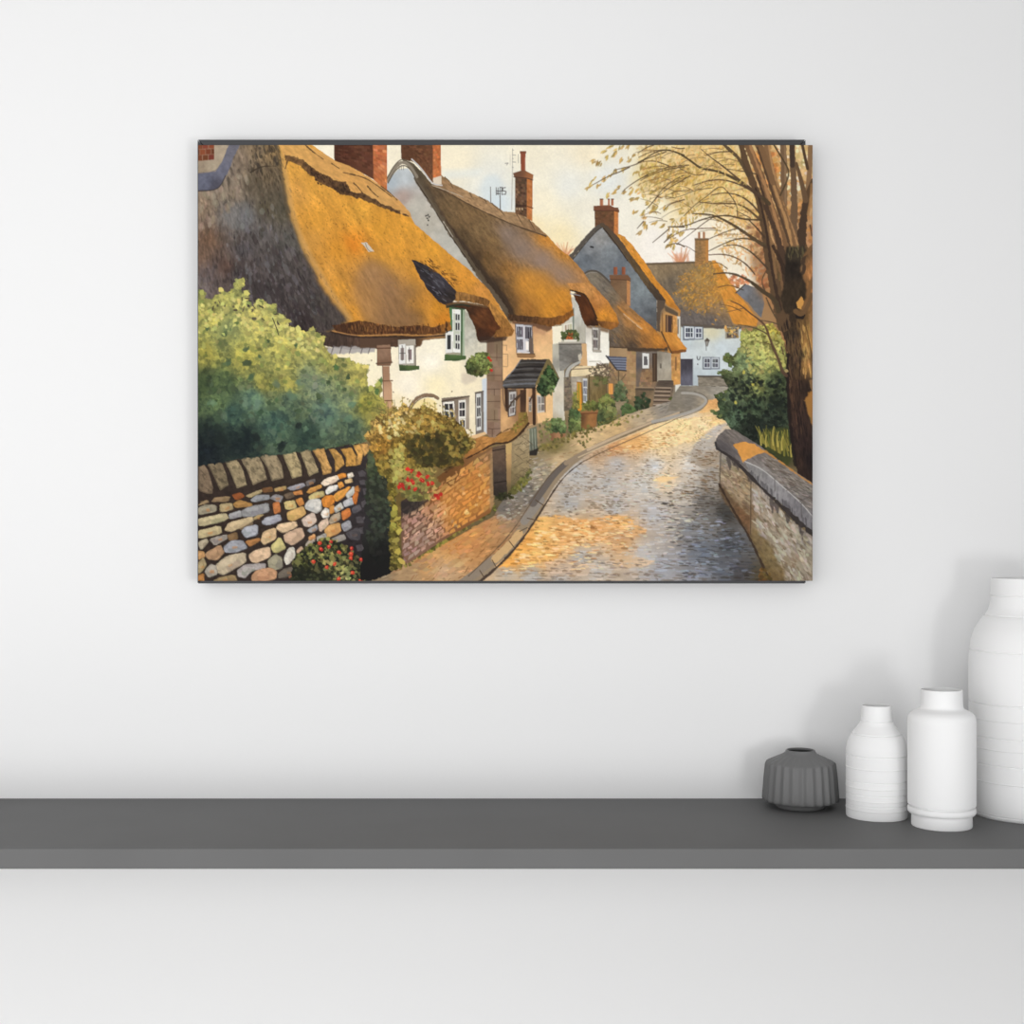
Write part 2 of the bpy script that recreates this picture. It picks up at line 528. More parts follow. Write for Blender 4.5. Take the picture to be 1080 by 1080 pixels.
def paint_lower_house():
    # walls
    region([(255, 700), (428, 712), (424, 1090), (255, 1090)], [(300, 740, (160, 126, 84)), (380, 800, (178, 142, 98)), (400, 950, (160, 130, 92)), (300, 950, (120, 96, 70)), (330, 1050, (90, 82, 56))], cH, tex=[(.08, 5, 3, 0)])
    courses([(258, 720), (424, 722), (422, 1080), (258, 1060)], 15, 6, [(182, 146, 100), (160, 126, 84), (172, 138, 100), (150, 118, 80)], cH, alpha=.5)
    region([(424, 705), (560, 712), (560, 960), (424, 960)], [(440, 800, (88, 84, 84)), (500, 740, (120, 108, 98)), (500, 880, (150, 116, 80)), (450, 930, (110, 96, 84))], cH, tex=[(.06, 3, 3, 0)])
    courses([(462, 838), (524, 838), (524, 950), (440, 950)], 7, 3, [(156, 120, 82), (142, 108, 74), (130, 98, 68)], cH, alpha=.7)
    window([(463, 734), (506, 736), (506, 830), (464, 830)], 1, 1, (222, 220, 214), (60, 54, 56), cH, .2, .28)
    line([(485, 750), (486, 815)], .5, .5, (200, 198, 192), cH)
    region([(526, 734), (560, 734), (560, 912), (528, 916)], [(535, 800, (66, 52, 42)), (552, 800, (84, 64, 48))], cH)
    line([(540, 742), (540, 906)], .6, .6, (104, 80, 58), cH)
    region([(558, 722), (648, 735), (648, 920), (558, 912)], [(575, 760, (138, 128, 112)), (610, 800, (178, 168, 150)), (635, 860, (168, 156, 136))], cH, tex=[(.08, 4, 6, 0)])
    rect(575, 800, 586, 830, (110, 100, 88), cH)
    region([(645, 738), (704, 735), (704, 935), (650, 940)], [(670, 780, (202, 144, 76)), (690, 880, (214, 154, 82)), (655, 800, (160, 118, 72))], cH, tex=[(.08, 3, 3, 0)])
    courses([(646, 745), (704, 740), (704, 930), (650, 935)], 11, 3, [(210, 150, 80), (196, 138, 72), (222, 162, 92)], cH, alpha=.5)
    line([(676, 760), (676, 840)], 1.3, 1.3, (120, 86, 56), cH)
    region([(672, 935), (706, 930), (706, 1002), (672, 1010)], (222, 218, 204), cH)
    # thatch
    region([(90, 235), (130, 208), (180, 213), (235, 262), (300, 332), (380, 440), (450, 500), (540, 580), (624, 680), (626, 708), (600, 722), (430, 715), (250, 703), (240, 590), (260, 500), (170, 330)],
           [(150, 250, (122, 112, 96)), (220, 320, (112, 102, 90)), (280, 400, (116, 100, 80)), (330, 450, (160, 112, 64)), (300, 560, (108, 94, 78)), (280, 660, (96, 84, 72)),
            (380, 530, (170, 116, 60)), (400, 620, (122, 92, 62)), (470, 570, (200, 128, 52)), (560, 650, (204, 130, 46)), (500, 680, (150, 98, 48)), (400, 690, (84, 68, 54)), (600, 690, (176, 108, 40))],
           cH, rough=.4, tex=[(.12, 7, 2, 48), (.07, 1.5, 1.5, 0)], speck=(.1, .55, 3, 1, 48))
    strokes([(120, 240), (200, 240), (400, 470), (600, 690), (300, 690), (250, 560)], [(200, 300, (130, 116, 96)), (400, 560, (150, 110, 66)), (560, 660, (190, 124, 52))], 160, 6, 1.0, 46, cH, alpha=.35)
    line([(345, 485), (390, 520), (460, 578)], 1.0, 2.4, (206, 182, 150), cH, .85, rough=.5)
    line([(310, 440), (350, 480), (420, 540), (500, 600)], 1.6, 3.0, (216, 138, 52), cH, .6, soft=1)
    region([(250, 690), (430, 700), (600, 706), (626, 690), (624, 716), (560, 722), (420, 724), (252, 710)], (76, 60, 46), cH, rough=.5, soft=.4)
    line([(88, 238), (130, 212), (182, 216), (235, 262), (300, 330), (365, 390)], 1.8, 2.2, (84, 76, 68), cH)
    line([(100, 240), (134, 222), (178, 226)], .7, .7, (150, 142, 130), cH)
    # chimney
    region([(262, 262), (388, 268), (388, 440), (372, 432), (320, 370), (264, 300)], [(290, 290, (118, 88, 62)), (340, 340, (132, 102, 72)), (360, 400, (124, 94, 66))], cH, tex=[(.06, 2, 2, 0)])
    region([(366, 272), (388, 272), (388, 440), (366, 425)], (188, 128, 76), cH, tex=[(.08, 1.4, 1.4, 0)])
    region([(256, 240), (372, 240), (390, 262), (388, 278), (368, 272), (258, 268)], (122, 84, 58), cH)
    line([(258, 268), (368, 272), (388, 279)], .7, .7, (82, 54, 38), cH, sm=0)
    for a, b in ((282, 306), (335, 356)):
        region([(a, 190), (b, 190), (b, 238), (a, 238)], [(a, 210, (112, 62, 44)), (b, 210, (186, 104, 66))], cH)
    # steps
    region([(566, 905), (660, 905), (662, 940), (640, 1090), (528, 1090), (545, 948)], [(610, 920, (82, 70, 60)), (590, 1000, (122, 102, 82)), (600, 1070, (134, 112, 92))], cH, tex=[(.1, 4, 1, 0)])
    for k, yy in enumerate((952, 976, 1002, 1030, 1058, 1086)):
        x0 = 548 - k * 3
        line([(x0, yy), (645 - k, yy + 2)], 1.5, 1.5, (164, 142, 118), cH, sm=0)
        line([(x0, yy + 9), (643 - k, yy + 11)], 1.4, 1.4, (72, 58, 48), cH, sm=0)
    line([(668, 940), (646, 966), (642, 1085)], 1.4, 1.4, (120, 102, 84), cH, sm=0)
    line([(545, 950), (556, 915)], 1.2, 1.2, (120, 100, 80), cH, sm=0)
    region([(420, 955), (532, 955), (528, 1090), (420, 1090)], [(470, 980, (112, 92, 70)), (520, 1040, (146, 118, 86)), (450, 1060, (70, 66, 48))], cH, tex=[(.08, 3, 3, 0)])
    line([(425, 962), (532, 964)], 2.0, 2.0, (84, 72, 58), cH, sm=0)
    line([(424, 950), (535, 952)], 1.0, 1.0, (160, 134, 104), cH, sm=0)
    foliage([(645, 1010), (700, 1000), (705, 1060), (640, 1080)], [(680, 1030, (120, 130, 62)), (660, 1070, (70, 84, 44))], 40, 1.5, cH)
    foliage([(420, 1010), (480, 990), (520, 1060), (500, 1095), (420, 1095)], [(450, 1050, (54, 66, 44))], 60, 1.8, cH)


def paint_second_cottage():
    # gable wall between the two long roofs
    region([(110, 300), (140, 265), (180, 220), (225, 215), (300, 300), (390, 430), (490, 580), (610, 730), (700, 850), (620, 840), (430, 660), (280, 540), (180, 440), (110, 340)],
           [(150, 280, (176, 186, 192)), (210, 260, (190, 196, 198)), (200, 350, (172, 150, 138)), (260, 400, (188, 182, 168)), (320, 460, (186, 178, 162)), (420, 580, (188, 184, 172)), (540, 730, (176, 172, 160))],
           cB, tex=[(.05, 6, 6, 0)])
    for x, y in ((312, 440), (322, 436), (328, 446), (318, 452), (323, 462), (320, 484)):
        dab(*cB([(x, y)])[0], blob(1.1, 5), np.array((52, 48, 46), float), .9)
    # roof
    roof = [(195, 168), (245, 188), (300, 240), (340, 290), (385, 300), (400, 250), (430, 285), (520, 330), (600, 365), (680, 420), (740, 425), (800, 455), (840, 490), (885, 530), (940, 590), (1000, 640),
            (1060, 705), (1110, 790), (1150, 880), (1165, 950), (1120, 965), (1090, 930), (1070, 850), (1020, 800), (995, 790), (1003, 850), (1010, 905), (960, 950), (900, 962), (800, 945), (715, 938), (690, 900), (640, 830), (560, 715), (480, 590), (400, 470), (330, 355), (260, 250)]
    region(roof, [(270, 220, (92, 80, 62)), (330, 330, (96, 76, 54)), (420, 420, (112, 88, 58)), (500, 450, (122, 94, 60)), (480, 540, (84, 66, 44)), (580, 500, (130, 102, 66)), (640, 560, (128, 98, 60)),
                  (700, 530, (132, 112, 96)), (760, 600, (136, 114, 98)), (860, 660, (144, 120, 104)), (940, 740, (150, 118, 92)), (600, 640, (112, 82, 46)), (560, 640, (74, 56, 38)),
                  (700, 700, (156, 108, 52)), (650, 760, (80, 60, 40)), (720, 840, (104, 74, 42)), (790, 760, (196, 132, 48)), (850, 800, (214, 142, 42)), (900, 870, (206, 134, 36)), (960, 820, (202, 132, 44)),
                  (800, 880, (160, 104, 42)), (980, 880, (196, 120, 34)), (880, 560, (196, 128, 48)), (950, 620, (204, 134, 50)), (1040, 740, (186, 128, 70)), (1100, 880, (208, 138, 50)), (680, 880, (62, 48, 36))],
           cB, rough=.5, tex=[(.12, 9, 2.4, 50), (.08, 1.6, 1.6, 0)], speck=(.12, .55, 4, 1.2, 52))
    inner = [(340, 320), (500, 360), (700, 450), (880, 540), (1000, 650), (1080, 780), (1000, 780), (990, 900), (900, 940), (740, 920), (560, 690), (430, 480)]
    strokes(inner, [(420, 420, (104, 82, 54)), (600, 520, (120, 92, 58)), (800, 620, (134, 110, 92)), (850, 800, (204, 136, 46)), (650, 760, (82, 62, 42)), (950, 640, (180, 124, 66))],
            420, 7, 1.3, 52, cB, amp=.12, alpha=.18, mul=(.75, 1.15))
    region([(620, 470), (760, 540), (900, 610), (1000, 690), (1060, 760), (1000, 770), (900, 720), (800, 660), (700, 590)], [(700, 540, (140, 118, 102)), (900, 670, (150, 124, 106))], cB, soft=5, alpha=.7)
    region([(740, 700), (860, 690), (980, 790), (1000, 880), (900, 910), (760, 880), (730, 800)], [(820, 780, (206, 136, 46)), (930, 850, (212, 138, 40)), (780, 860, (176, 114, 44))], cB, soft=4, alpha=.5)
    # dark verge
    region([(240, 210), (300, 260), (360, 370), (420, 470), (520, 600), (610, 720), (700, 830), (740, 920), (700, 935), (640, 830), (560, 712), (480, 588), (400, 468), (330, 352)],
           [(300, 300, (82, 68, 52)), (450, 520, (62, 48, 38)), (600, 720, (56, 44, 34)), (700, 880, (56, 42, 32))], cB, rough=.8, soft=1.2, alpha=.85, tex=[(.2, 6, 1.5, 55)])
    line([(262, 262), (320, 345), (392, 465), (464, 572), (540, 685), (620, 795), (690, 890)], 4.2, 5.0, (92, 78, 60), cB, .9, rough=.5)
    line([(250, 262), (312, 350), (385, 470), (458, 580), (535, 692)], 1.0, 1.2, (176, 166, 148), cB, .5, rough=.8)
    line([(255, 262), (330, 375), (400, 490), (470, 595), (545, 700)], 1.0, 1.2, (58, 46, 38), cB, .9, rough=.5)
    line([(395, 468), (440, 540)], 1.3, 1.0, (206, 196, 178), cB, .6, rough=.6)
    line([(600, 770), (660, 840), (700, 910)], 4.5, 4, (96, 82, 66), cB, .7, rough=.4)
    # ridge cap
    region([(385, 245), (430, 285), (520, 330), (600, 365), (680, 420), (740, 425), (800, 455), (840, 490), (888, 535), (850, 530), (790, 505), (700, 470), (600, 425), (500, 375), (400, 320), (345, 300)],
           [(420, 290, (150, 116, 80)), (520, 350, (168, 132, 92)), (680, 440, (162, 128, 90)), (840, 510, (150, 116, 80))], cB, rough=.5, tex=[(.15, 4, 1.5, 25)])
    line([(345, 302), (400, 322), (500, 378), (600, 428), (700, 472), (790, 506), (880, 536)], 1.2, 1.4, (84, 64, 46), cB, .9, rough=.5)
    line([(340, 295), (400, 316), (490, 352)], 1.1, .7, (190, 178, 158), cB, .7, rough=.5)
    for a in ((430, 285, 440, 310), (520, 330, 530, 352), (590, 362, 600, 382), (660, 408, 685, 440), (740, 428, 770, 480), (800, 458, 830, 510), (565, 350, 600, 372), (625, 380, 655, 410)):
        line([(a[0], a[1]), (a[2], a[3])], 1.0, .6, (84, 62, 44), cB, .85, sm=0)
    strokes([(385, 255), (680, 425), (880, 530), (700, 465), (400, 318)], [(500, 350, (120, 90, 60)), (800, 480, (120, 90, 60))], 60, 4, .8, 28, cB, alpha=.55)
    # verge cap at the top of the gable
    line([(128, 275), (160, 215), (200, 180), (240, 205), (268, 255)], 3.6, 3.2, (140, 128, 110), cB, rough=.2)
    line([(128, 262), (158, 205), (196, 168), (235, 180)], 1.0, 1.0, (92, 80, 66), cB)
    line([(132, 285), (165, 225), (205, 196), (240, 220), (262, 262)], 1.0, 1.0, (84, 74, 62), cB)
    for x in (185, 195, 205):
        line([(x, 200), (x, 222)], .5, .5, (90, 80, 70), cB, sm=0)
    # chimney behind
    region([(193, 95), (346, 95), (348, 295), (322, 262), (262, 190), (240, 180), (195, 168)], [(230, 130, (92, 58, 38)), (300, 130, (104, 66, 42)), (320, 220, (114, 74, 48))], cB, tex=[(.1, 3, 2, 0)])
    courses([(195, 97), (344, 97), (344, 290), (195, 290)], 17, 8, [(96, 58, 38), (112, 70, 46), (120, 78, 52), (88, 54, 36)], cB, alpha=.0)
    courses([(215, 100), (344, 100), (344, 250), (300, 220)], 13, 7, [(96, 58, 38), (112, 70, 46), (120, 78, 52), (88, 54, 36)], cB, alpha=.6)
    region([(344, 95), (382, 95), (384, 270), (346, 288)], [(355, 150, (186, 104, 56)), (375, 220, (204, 118, 66))], cB)
    courses([(346, 97), (380, 97), (382, 268), (347, 284)], 15, 3, [(196, 108, 58), (176, 92, 48), (210, 126, 74)], cB, alpha=.7)
    region([(346, 262), (384, 250), (386, 292), (346, 290)], (222, 204, 180), cB, rough=.2)
    line([(245, 172), (290, 215), (330, 272), (350, 292), (388, 296)], 1.6, 1.4, (198, 194, 190), cB)
    # slim chimney on the ridge
    region([(735, 250), (790, 255), (818, 268), (816, 466), (790, 448), (735, 428)], [(760, 330, (104, 70, 48)), (780, 400, (112, 76, 50))], cB)
    courses([(736, 262), (792, 266), (790, 446), (736, 424)], 14, 4, [(84, 62, 46), (104, 76, 56), (126, 98, 72), (72, 54, 42)], cB, alpha=.8)
    region([(791, 262), (818, 268), (816, 466), (790, 450)], (186, 114, 60), cB)
    courses([(793, 266), (817, 272), (815, 462), (791, 446)], 14, 2, [(190, 112, 58), (170, 96, 48), (206, 132, 74)], cB, alpha=.7)
    rect(735, 388, 790, 400, (62, 42, 32), cB, .8)
    line([(790, 394), (818, 404)], 1.2, 1.2, (116, 70, 40), cB, sm=0)
    for x in (740, 752, 765):
        rect(x, 402, x + 7, 412, (196, 170, 130), cB, .8)
    region([(725, 238), (775, 222), (822, 246), (818, 270), (790, 262), (730, 256)], [(750, 240, (112, 74, 52)), (810, 256, (160, 100, 60))], cB)
    line([(728, 256), (790, 262), (818, 271)], .8, .8, (66, 46, 36), cB, sm=0)
    region([(760, 140), (784, 140), (783, 225), (762, 225)], [(764, 180, (122, 62, 44)), (778, 180, (170, 88, 58))], cB)
    rect(757, 133, 788, 146, (130, 74, 52), cB)
    # aerials
    line([(723, 122), (722, 250), (718, 412)], .6, .6, (150, 140, 128), cB, .8, sm=0)
    for y, w in ((128, 5), (152, 16), (185, 16), (168, 4), (210, 4)):
        line([(722, y), (722 + w, y + 1)], .7, .7, (140, 132, 122), cB, .8, sm=0)
    line([(712, 150), (712, 200)], .4, .4, (170, 160, 146), cB, .7, sm=0)
    line([(750, 148), (750, 190)], .5, .5, (130, 120, 110), cB, .7, sm=0)
    line([(688, 192), (702, 190), (694, 200)], .8, .6, (120, 112, 106), cB, .8, sm=0)
    line([(618, 303), (619, 380)], .7, .7, (96, 84, 76), cB, sm=0)
    line([(663, 345), (664, 410)], .9, .8, (80, 70, 64), cB, sm=0)
    for a in ([(645, 306), (645, 342)], [(654, 308), (653, 340)], [(645, 322), (664, 324)], [(663, 304), (663, 346)], [(663, 306), (672, 306)], [(668, 322), (676, 322)],
              [(690, 306), (676, 308), (676, 322), (691, 324), (690, 338), (674, 339)], [(672, 304), (672, 340)], [(645, 334), (664, 336)]):
        line(a, .8, .8, (70, 62, 60), cB, .9, sm=0)
    # eave
    region([(700, 905), (740, 912), (800, 915), (900, 922), (960, 912), (1012, 880), (1012, 910), (960, 952), (900, 964), (800, 946), (712, 938)], [(760, 930, (74, 50, 32)), (900, 945, (112, 70, 32)), (990, 915, (138, 84, 32))],
           cB, rough=.6, tex=[(.25, 1.4, 4, 10)])


def paint_second_walls():
    # peach wall, grey column and white bays
    region([(190, 330), (300, 250), (560, 260), (566, 960), (400, 1000), (190, 1080)], [(240, 460, (232, 184, 128)), (480, 350, (226, 176, 122)), (500, 480, (238, 190, 132)), (250, 600, (238, 188, 130)), (540, 880, (236, 190, 132)), (220, 900, (226, 176, 118)), (430, 300, (190, 140, 98))],
           cG, tex=[(.04, 7, 7, 0), (.02, 1.5, 1.5, 0)])
    region([(270, 262), (560, 270), (560, 310), (520, 340), (430, 300), (300, 282), (270, 280)], (104, 72, 50), cG, rough=.6, soft=.6, alpha=.9)
    region([(410, 300), (520, 330), (500, 365), (415, 330)], (188, 140, 100), cG, soft=1, alpha=.7)
    # upper window of the peach wall
    region([(290, 278), (415, 286), (425, 490), (300, 486)], (118, 104, 94), cG)
    window([(298, 284), (350, 286), (352, 478), (306, 478)], 3, 2, (196, 196, 202), (86, 80, 86), cG, .3, .06)
    region([(346, 290), (366, 290), (390, 475), (350, 478)], (206, 200, 202), cG)
    window([(362, 290), (410, 292), (412, 400), (362, 396)], 3, 1, (176, 174, 178), (70, 64, 68), cG, .3, .04)
    window([(366, 400), (390, 402), (390, 470), (366, 470)], 1, 1, (214, 208, 206), (206, 196, 192), cG)
    region([(392, 380), (415, 382), (418, 490), (390, 490)], (104, 88, 78), cG)
    line([(310, 480), (392, 484)], 1.6, 1.6, (214, 208, 206), cG, sm=0)
    region([(303, 494), (430, 490), (440, 514), (420, 524), (308, 520)], (150, 110, 70), cG, rough=.2)
    line([(303, 494), (432, 494)], .8, .8, (94, 70, 50), cG, sm=0)
    # stone lines
    for a in ([(165, 430), (232, 432)], [(165, 495), (240, 496), (240, 580)], [(165, 582), (238, 584)], [(232, 432), (232, 470)]):
        line(a, .6, .6, (140, 104, 74), cG, .8, sm=0)
    # white strip and gable bay
    region([(556, 300), (628, 292), (622, 430), (560, 425)], (244, 234, 206), cG)
    region([(624, 250), (690, 90), (720, 90), (800, 290), (795, 415), (620, 418)], [(690, 200, (206, 204, 196)), (760, 330, (176, 170, 154)), (720, 250, (190, 188, 176)), (650, 300, (216, 206, 180))], cG, tex=[(.06, 2, 8, 0)])
    window([(640, 285), (700, 270), (700, 330), (640, 335)], 3, 1, (232, 226, 212), (176, 160, 136), cG, .3, .08)
    line([(706, 170), (706, 330)], 1.4, 1.4, (110, 120, 104), cG, sm=0)
    region([(793, 285), (958, 322), (962, 520), (958, 580), (805, 580), (795, 420)], [(820, 500, (248, 243, 230)), (930, 380, (240, 234, 218)), (900, 540, (248, 243, 230)), (820, 320, (206, 198, 184))], cG, tex=[(.03, 5, 5, 0)])
    region([(800, 288), (960, 318), (955, 345), (860, 320), (800, 305)], (110, 78, 50), cG, soft=.7, alpha=.8)
    region([(836, 302), (900, 312), (896, 482), (842, 474)], (140, 130, 118), cG)
    window([(842, 308), (884, 312), (880, 465), (848, 462)], 3, 2, (196, 190, 180), (92, 84, 80), cG, .35, .06)
    region([(838, 462), (908, 468), (905, 484), (845, 482)], (170, 160, 146), cG)
    # grey column and balcony
    region([(558, 425), (640, 415), (645, 980), (560, 975)], [(590, 480, (184, 178, 160)), (590, 560, (150, 146, 134)), (600, 650, (204, 196, 178)), (600, 780, (214, 202, 180)), (620, 900, (210, 204, 188)), (580, 940, (190, 176, 150))], cG, tex=[(.06, 4, 10, 0)])
    region([(604, 412), (780, 412), (772, 500), (745, 545), (690, 560), (640, 610), (610, 615), (604, 500)], [(640, 450, (122, 118, 110)), (740, 440, (128, 122, 112)), (700, 520, (112, 106, 98)), (640, 580, (134, 130, 122))], cG, tex=[(.14, 5, 3, 0)])
    line([(604, 416), (786, 414)], 1.6, 1.4, (176, 168, 152), cG, sm=0)
    line([(604, 426), (780, 424)], 1.0, 1.0, (84, 78, 70), cG, sm=0)
    region([(765, 420), (800, 420), (806, 580), (745, 575), (770, 500)], (212, 168, 116), cG)
    region([(690, 580), (962, 578), (960, 660), (690, 655)], [(740, 620, (226, 204, 160)), (880, 620, (234, 212, 170))], cG, tex=[(.05, 4, 2, 0)])
    line([(690, 604), (800, 598), (960, 588)], 1.0, 1.0, (126, 104, 82), cG, sm=0)
    line([(690, 660), (790, 655), (830, 640)], 1.0, 1.2, (112, 88, 66), cG, sm=0)
    line([(820, 548), (900, 546)], .8, .8, (180, 170, 150), cG, sm=0)
    region([(560, 380), (640, 600), (560, 600)], (150, 146, 134), cG, alpha=.0)
    line([(655, 670), (662, 620), (690, 580), (752, 552)], 4.6, 2.4, (178, 174, 164), cG)
    line([(675, 660), (680, 625), (705, 595), (750, 565)], .8, .8, (96, 88, 80), cG)
    line([(645, 670), (650, 610), (680, 570), (740, 545)], .8, .8, (100, 94, 86), cG)
    region([(740, 500), (762, 490), (768, 520), (752, 548), (742, 530)], (196, 186, 166), cG)
    region([(640, 660), (690, 655), (714, 800), (708, 890), (640, 900)], [(660, 720, (118, 106, 90)), (690, 820, (134, 116, 92)), (660, 880, (110, 96, 78))], cG)
    courses([(642, 665), (690, 660), (712, 885), (642, 895)], 16, 3, [(120, 108, 92), (140, 122, 98), (100, 88, 74)], cG, alpha=.7)
    # doorway zone below
    region([(690, 655), (960, 655), (965, 900), (700, 905)], [(720, 690, (176, 164, 146)), (850, 720, (118, 100, 66)), (930, 700, (132, 110, 76)), (900, 800, (116, 98, 62)), (790, 860, (120, 104, 60))], cG, tex=[(.12, 4, 4, 0)])
    region([(730, 692), (764, 696), (770, 900), (738, 896)], [(745, 720, (206, 140, 44)), (755, 850, (222, 148, 44))], cG)
    line([(744, 710), (748, 880)], 1.4, 1.4, (132, 140, 50), cG, .8, sm=0)
    line([(732, 694), (764, 697), (770, 898)], .7, .7, (130, 82, 36), cG, sm=0)
    window([(775, 668), (806, 668), (802, 850), (776, 845)], 2, 3, (206, 206, 206), (110, 112, 118), cG, .3, .1)
    region([(820, 650), (945, 650), (938, 800), (880, 860), (830, 850)], [(860, 700, (126, 108, 72)), (900, 780, (118, 98, 58))], cG, tex=[(.15, 2, 8, 0)])
    line([(818, 650), (820, 850)], 1.2, 1.2, (86, 68, 48), cG, sm=0)
    line([(940, 640), (942, 820)], 1.2, 1.2, (96, 78, 54), cG, sm=0)
    foliage([(810, 600), (880, 560), (960, 570), (1000, 620), (960, 680), (860, 660)], [(900, 610, (104, 90, 70)), (950, 640, (124, 104, 82))], 110, 1.1, cG, alpha=.7)
    strokes([(830, 610), (900, 560), (1000, 590), (990, 640), (860, 660)], [(900, 610, (84, 68, 54))], 60, 5, .6, 0, cG, spread=80)
    foliage([(840, 650), (960, 660), (950, 720), (900, 690), (870, 740)], [(880, 680, (96, 96, 54))], 50, 1.3, cG, alpha=.7)


def paint_second_dormer():
    # roof of the dormer
    region([(660, -10), (832, -10), (880, 40), (960, 130), (1010, 210), (1032, 275), (1020, 302), (970, 322), (900, 300), (878, 262), (848, 200), (800, 85), (740, 50), (690, 32)],
           [(720, 10, (196, 134, 70)), (800, 40, (198, 138, 74)), (880, 120, (200, 132, 66)), (920, 220, (220, 142, 42)), (990, 250, (214, 136, 42)), (850, 160, (170, 104, 46)), (950, 290, (150, 94, 38)), (1005, 285, (156, 96, 40))],
           cG, rough=.4, tex=[(.1, 6, 2, 58), (.06, 1.5, 1.5, 0)], speck=(.12, .55, 3, 1, 58))
    region([(868, 258), (920, 262), (990, 268), (1030, 278), (1018, 304), (970, 322), (900, 300)], [(890, 280, (104, 66, 34)), (960, 296, (144, 90, 38)), (1010, 290, (160, 100, 44))], cG, rough=.5, tex=[(.2, 1.2, 4, 0)])
    region([(700, 66), (745, 62), (790, 75), (832, 150), (880, 262), (890, 292), (800, 296), (770, 240), (740, 150)], [(760, 110, (84, 46, 22)), (820, 220, (96, 52, 24)), (860, 280, (56, 34, 22))], cG, rough=.6, tex=[(.15, 5, 2, 60)])
    line([(684, 66), (720, 72), (756, 80)], 1.0, .8, (150, 152, 156), cG)
    line([(682, 40), (740, 56), (790, 72), (830, 140), (872, 240)], 1.6, 1.8, (62, 40, 24), cG, rough=.4)


def paint_second_yard():
    # plants and tubs along the cottage fronts
    region([(960, 450), (1090, 455), (1090, 520), (962, 520)], [(1000, 490, (158, 128, 92)), (1060, 490, (172, 140, 100))], cG)
    # slatted blue-grey canopy with its brackets
    region([(940, 508), (1085, 516), (1080, 612), (1015, 606)], (86, 88, 102), cG)
    for k in range(5):
        line([(955 + k * 13, 526 + k * 18), (1082, 530 + k * 18)], 1.0, 1.0, (134, 140, 156), cG, sm=0)
    line([(940, 508), (1015, 606)], 1.5, 1.5, (66, 62, 64), cG, sm=0)
    line([(1015, 608), (1082, 614)], 1.2, 1.2, (62, 56, 54), cG, sm=0)
    region([(985, 615), (1045, 612), (1050, 740), (990, 740)], (170, 150, 122), cG, alpha=.0)
    line([(1028, 612), (1028, 700)], 1.6, 1.6, (104, 84, 62), cG, sm=0)
    line([(1078, 640), (1032, 700)], 1.3, 1.3, (112, 90, 66), cG, sm=0)
    line([(985, 625), (1025, 690)], 1.2, 1.2, (124, 102, 78), cG, sm=0)
    rect(957, 705, 988, 780, (226, 152, 74), cG)
    foliage([(990, 740), (1040, 690), (1085, 740), (1090, 830), (1000, 835)], [(1030, 780, (72, 86, 56)), (1060, 740, (104, 112, 76))], 90, 1.6, cG)
    region([(1000, 835), (1085, 830), (1085, 960), (1010, 960)], [(1030, 870, (150, 132, 102)), (1040, 930, (120, 106, 82))], cG, tex=[(.1, 3, 3, 0)])
    foliage([(1055, 860), (1110, 850), (1160, 900), (1150, 960), (1060, 960)], [(1100, 900, (84, 104, 58)), (1080, 950, (44, 56, 36))], 90, 1.7, cG)
    # big round shrub
    region([(880, 850), (920, 790), (960, 785), (1000, 850), (1010, 950), (990, 1010), (900, 1015), (870, 960)], (58, 66, 42), cG, rough=1.5)
    foliage([(875, 850), (920, 785), (970, 785), (1005, 850), (1010, 1000), (890, 1010)], [(930, 820, (120, 126, 62)), (960, 900, (120, 124, 70)), (900, 950, (62, 72, 44)), (980, 980, (90, 92, 50))], 190, 1.7, cG)
    # terracotta tub
    region([(752, 898), (880, 893), (866, 1030), (762, 1028)], [(770, 950, (92, 62, 38)), (825, 960, (164, 112, 62)), (860, 950, (150, 100, 56))], cG, rough=.3, tex=[(.08, 4, 4, 0)])
    region([(750, 896), (884, 892), (882, 914), (752, 918)], (150, 104, 62), cG)
    line([(752, 918), (880, 914)], .9, .9, (104, 58, 34), cG, sm=0)
    foliage([(770, 850), (830, 830), (880, 850), (870, 895), (775, 895)], [(820, 865, (112, 116, 54)), (850, 885, (78, 82, 42))], 70, 1.5, cG)
    # ivy column by the tub
    region([(680, 900), (720, 870), (755, 920), (755, 1040), (680, 1060), (665, 980)], (54, 66, 42), cG, rough=1.2)
    foliage([(680, 890), (725, 860), (755, 920), (755, 1050), (675, 1060)], [(710, 920, (70, 88, 52)), (735, 1000, (124, 134, 72)), (700, 1040, (80, 92, 52))], 110, 1.6, cG)
    foliage([(705, 760), (735, 760), (745, 880), (705, 880)], [(720, 820, (128, 124, 58))], 40, 1.2, cG, alpha=.8)
    # potted plant nearer
    region([(536, 1040), (655, 1035), (640, 1130), (552, 1130)], [(550, 1080, (128, 88, 60)), (600, 1080, (176, 126, 86)), (640, 1080, (150, 102, 68))], cG)
    line([(536, 1042), (655, 1038)], 1.6, 1.6, (140, 98, 66), cG, sm=0)
    foliage([(515, 1000), (560, 955), (620, 955), (660, 1000), (650, 1045), (530, 1050)], [(560, 980, (96, 118, 66)), (620, 985, (128, 142, 84)), (580, 1030, (52, 66, 40))], 170, 1.6, cG)
    # window box
    foliage([(622, 350), (650, 325), (720, 330), (748, 360), (740, 395), (625, 395)], [(650, 350, (72, 84, 46)), (720, 360, (96, 104, 60)), (680, 380, (52, 56, 34))], 150, 1.3, cG)
    foliage([(660, 345), (700, 345), (700, 390), (660, 390)], [(680, 365, (168, 82, 40))], 22, 1.0, cG)
    region([(636, 392), (735, 392), (728, 408), (642, 408)], (226, 218, 202), cG)


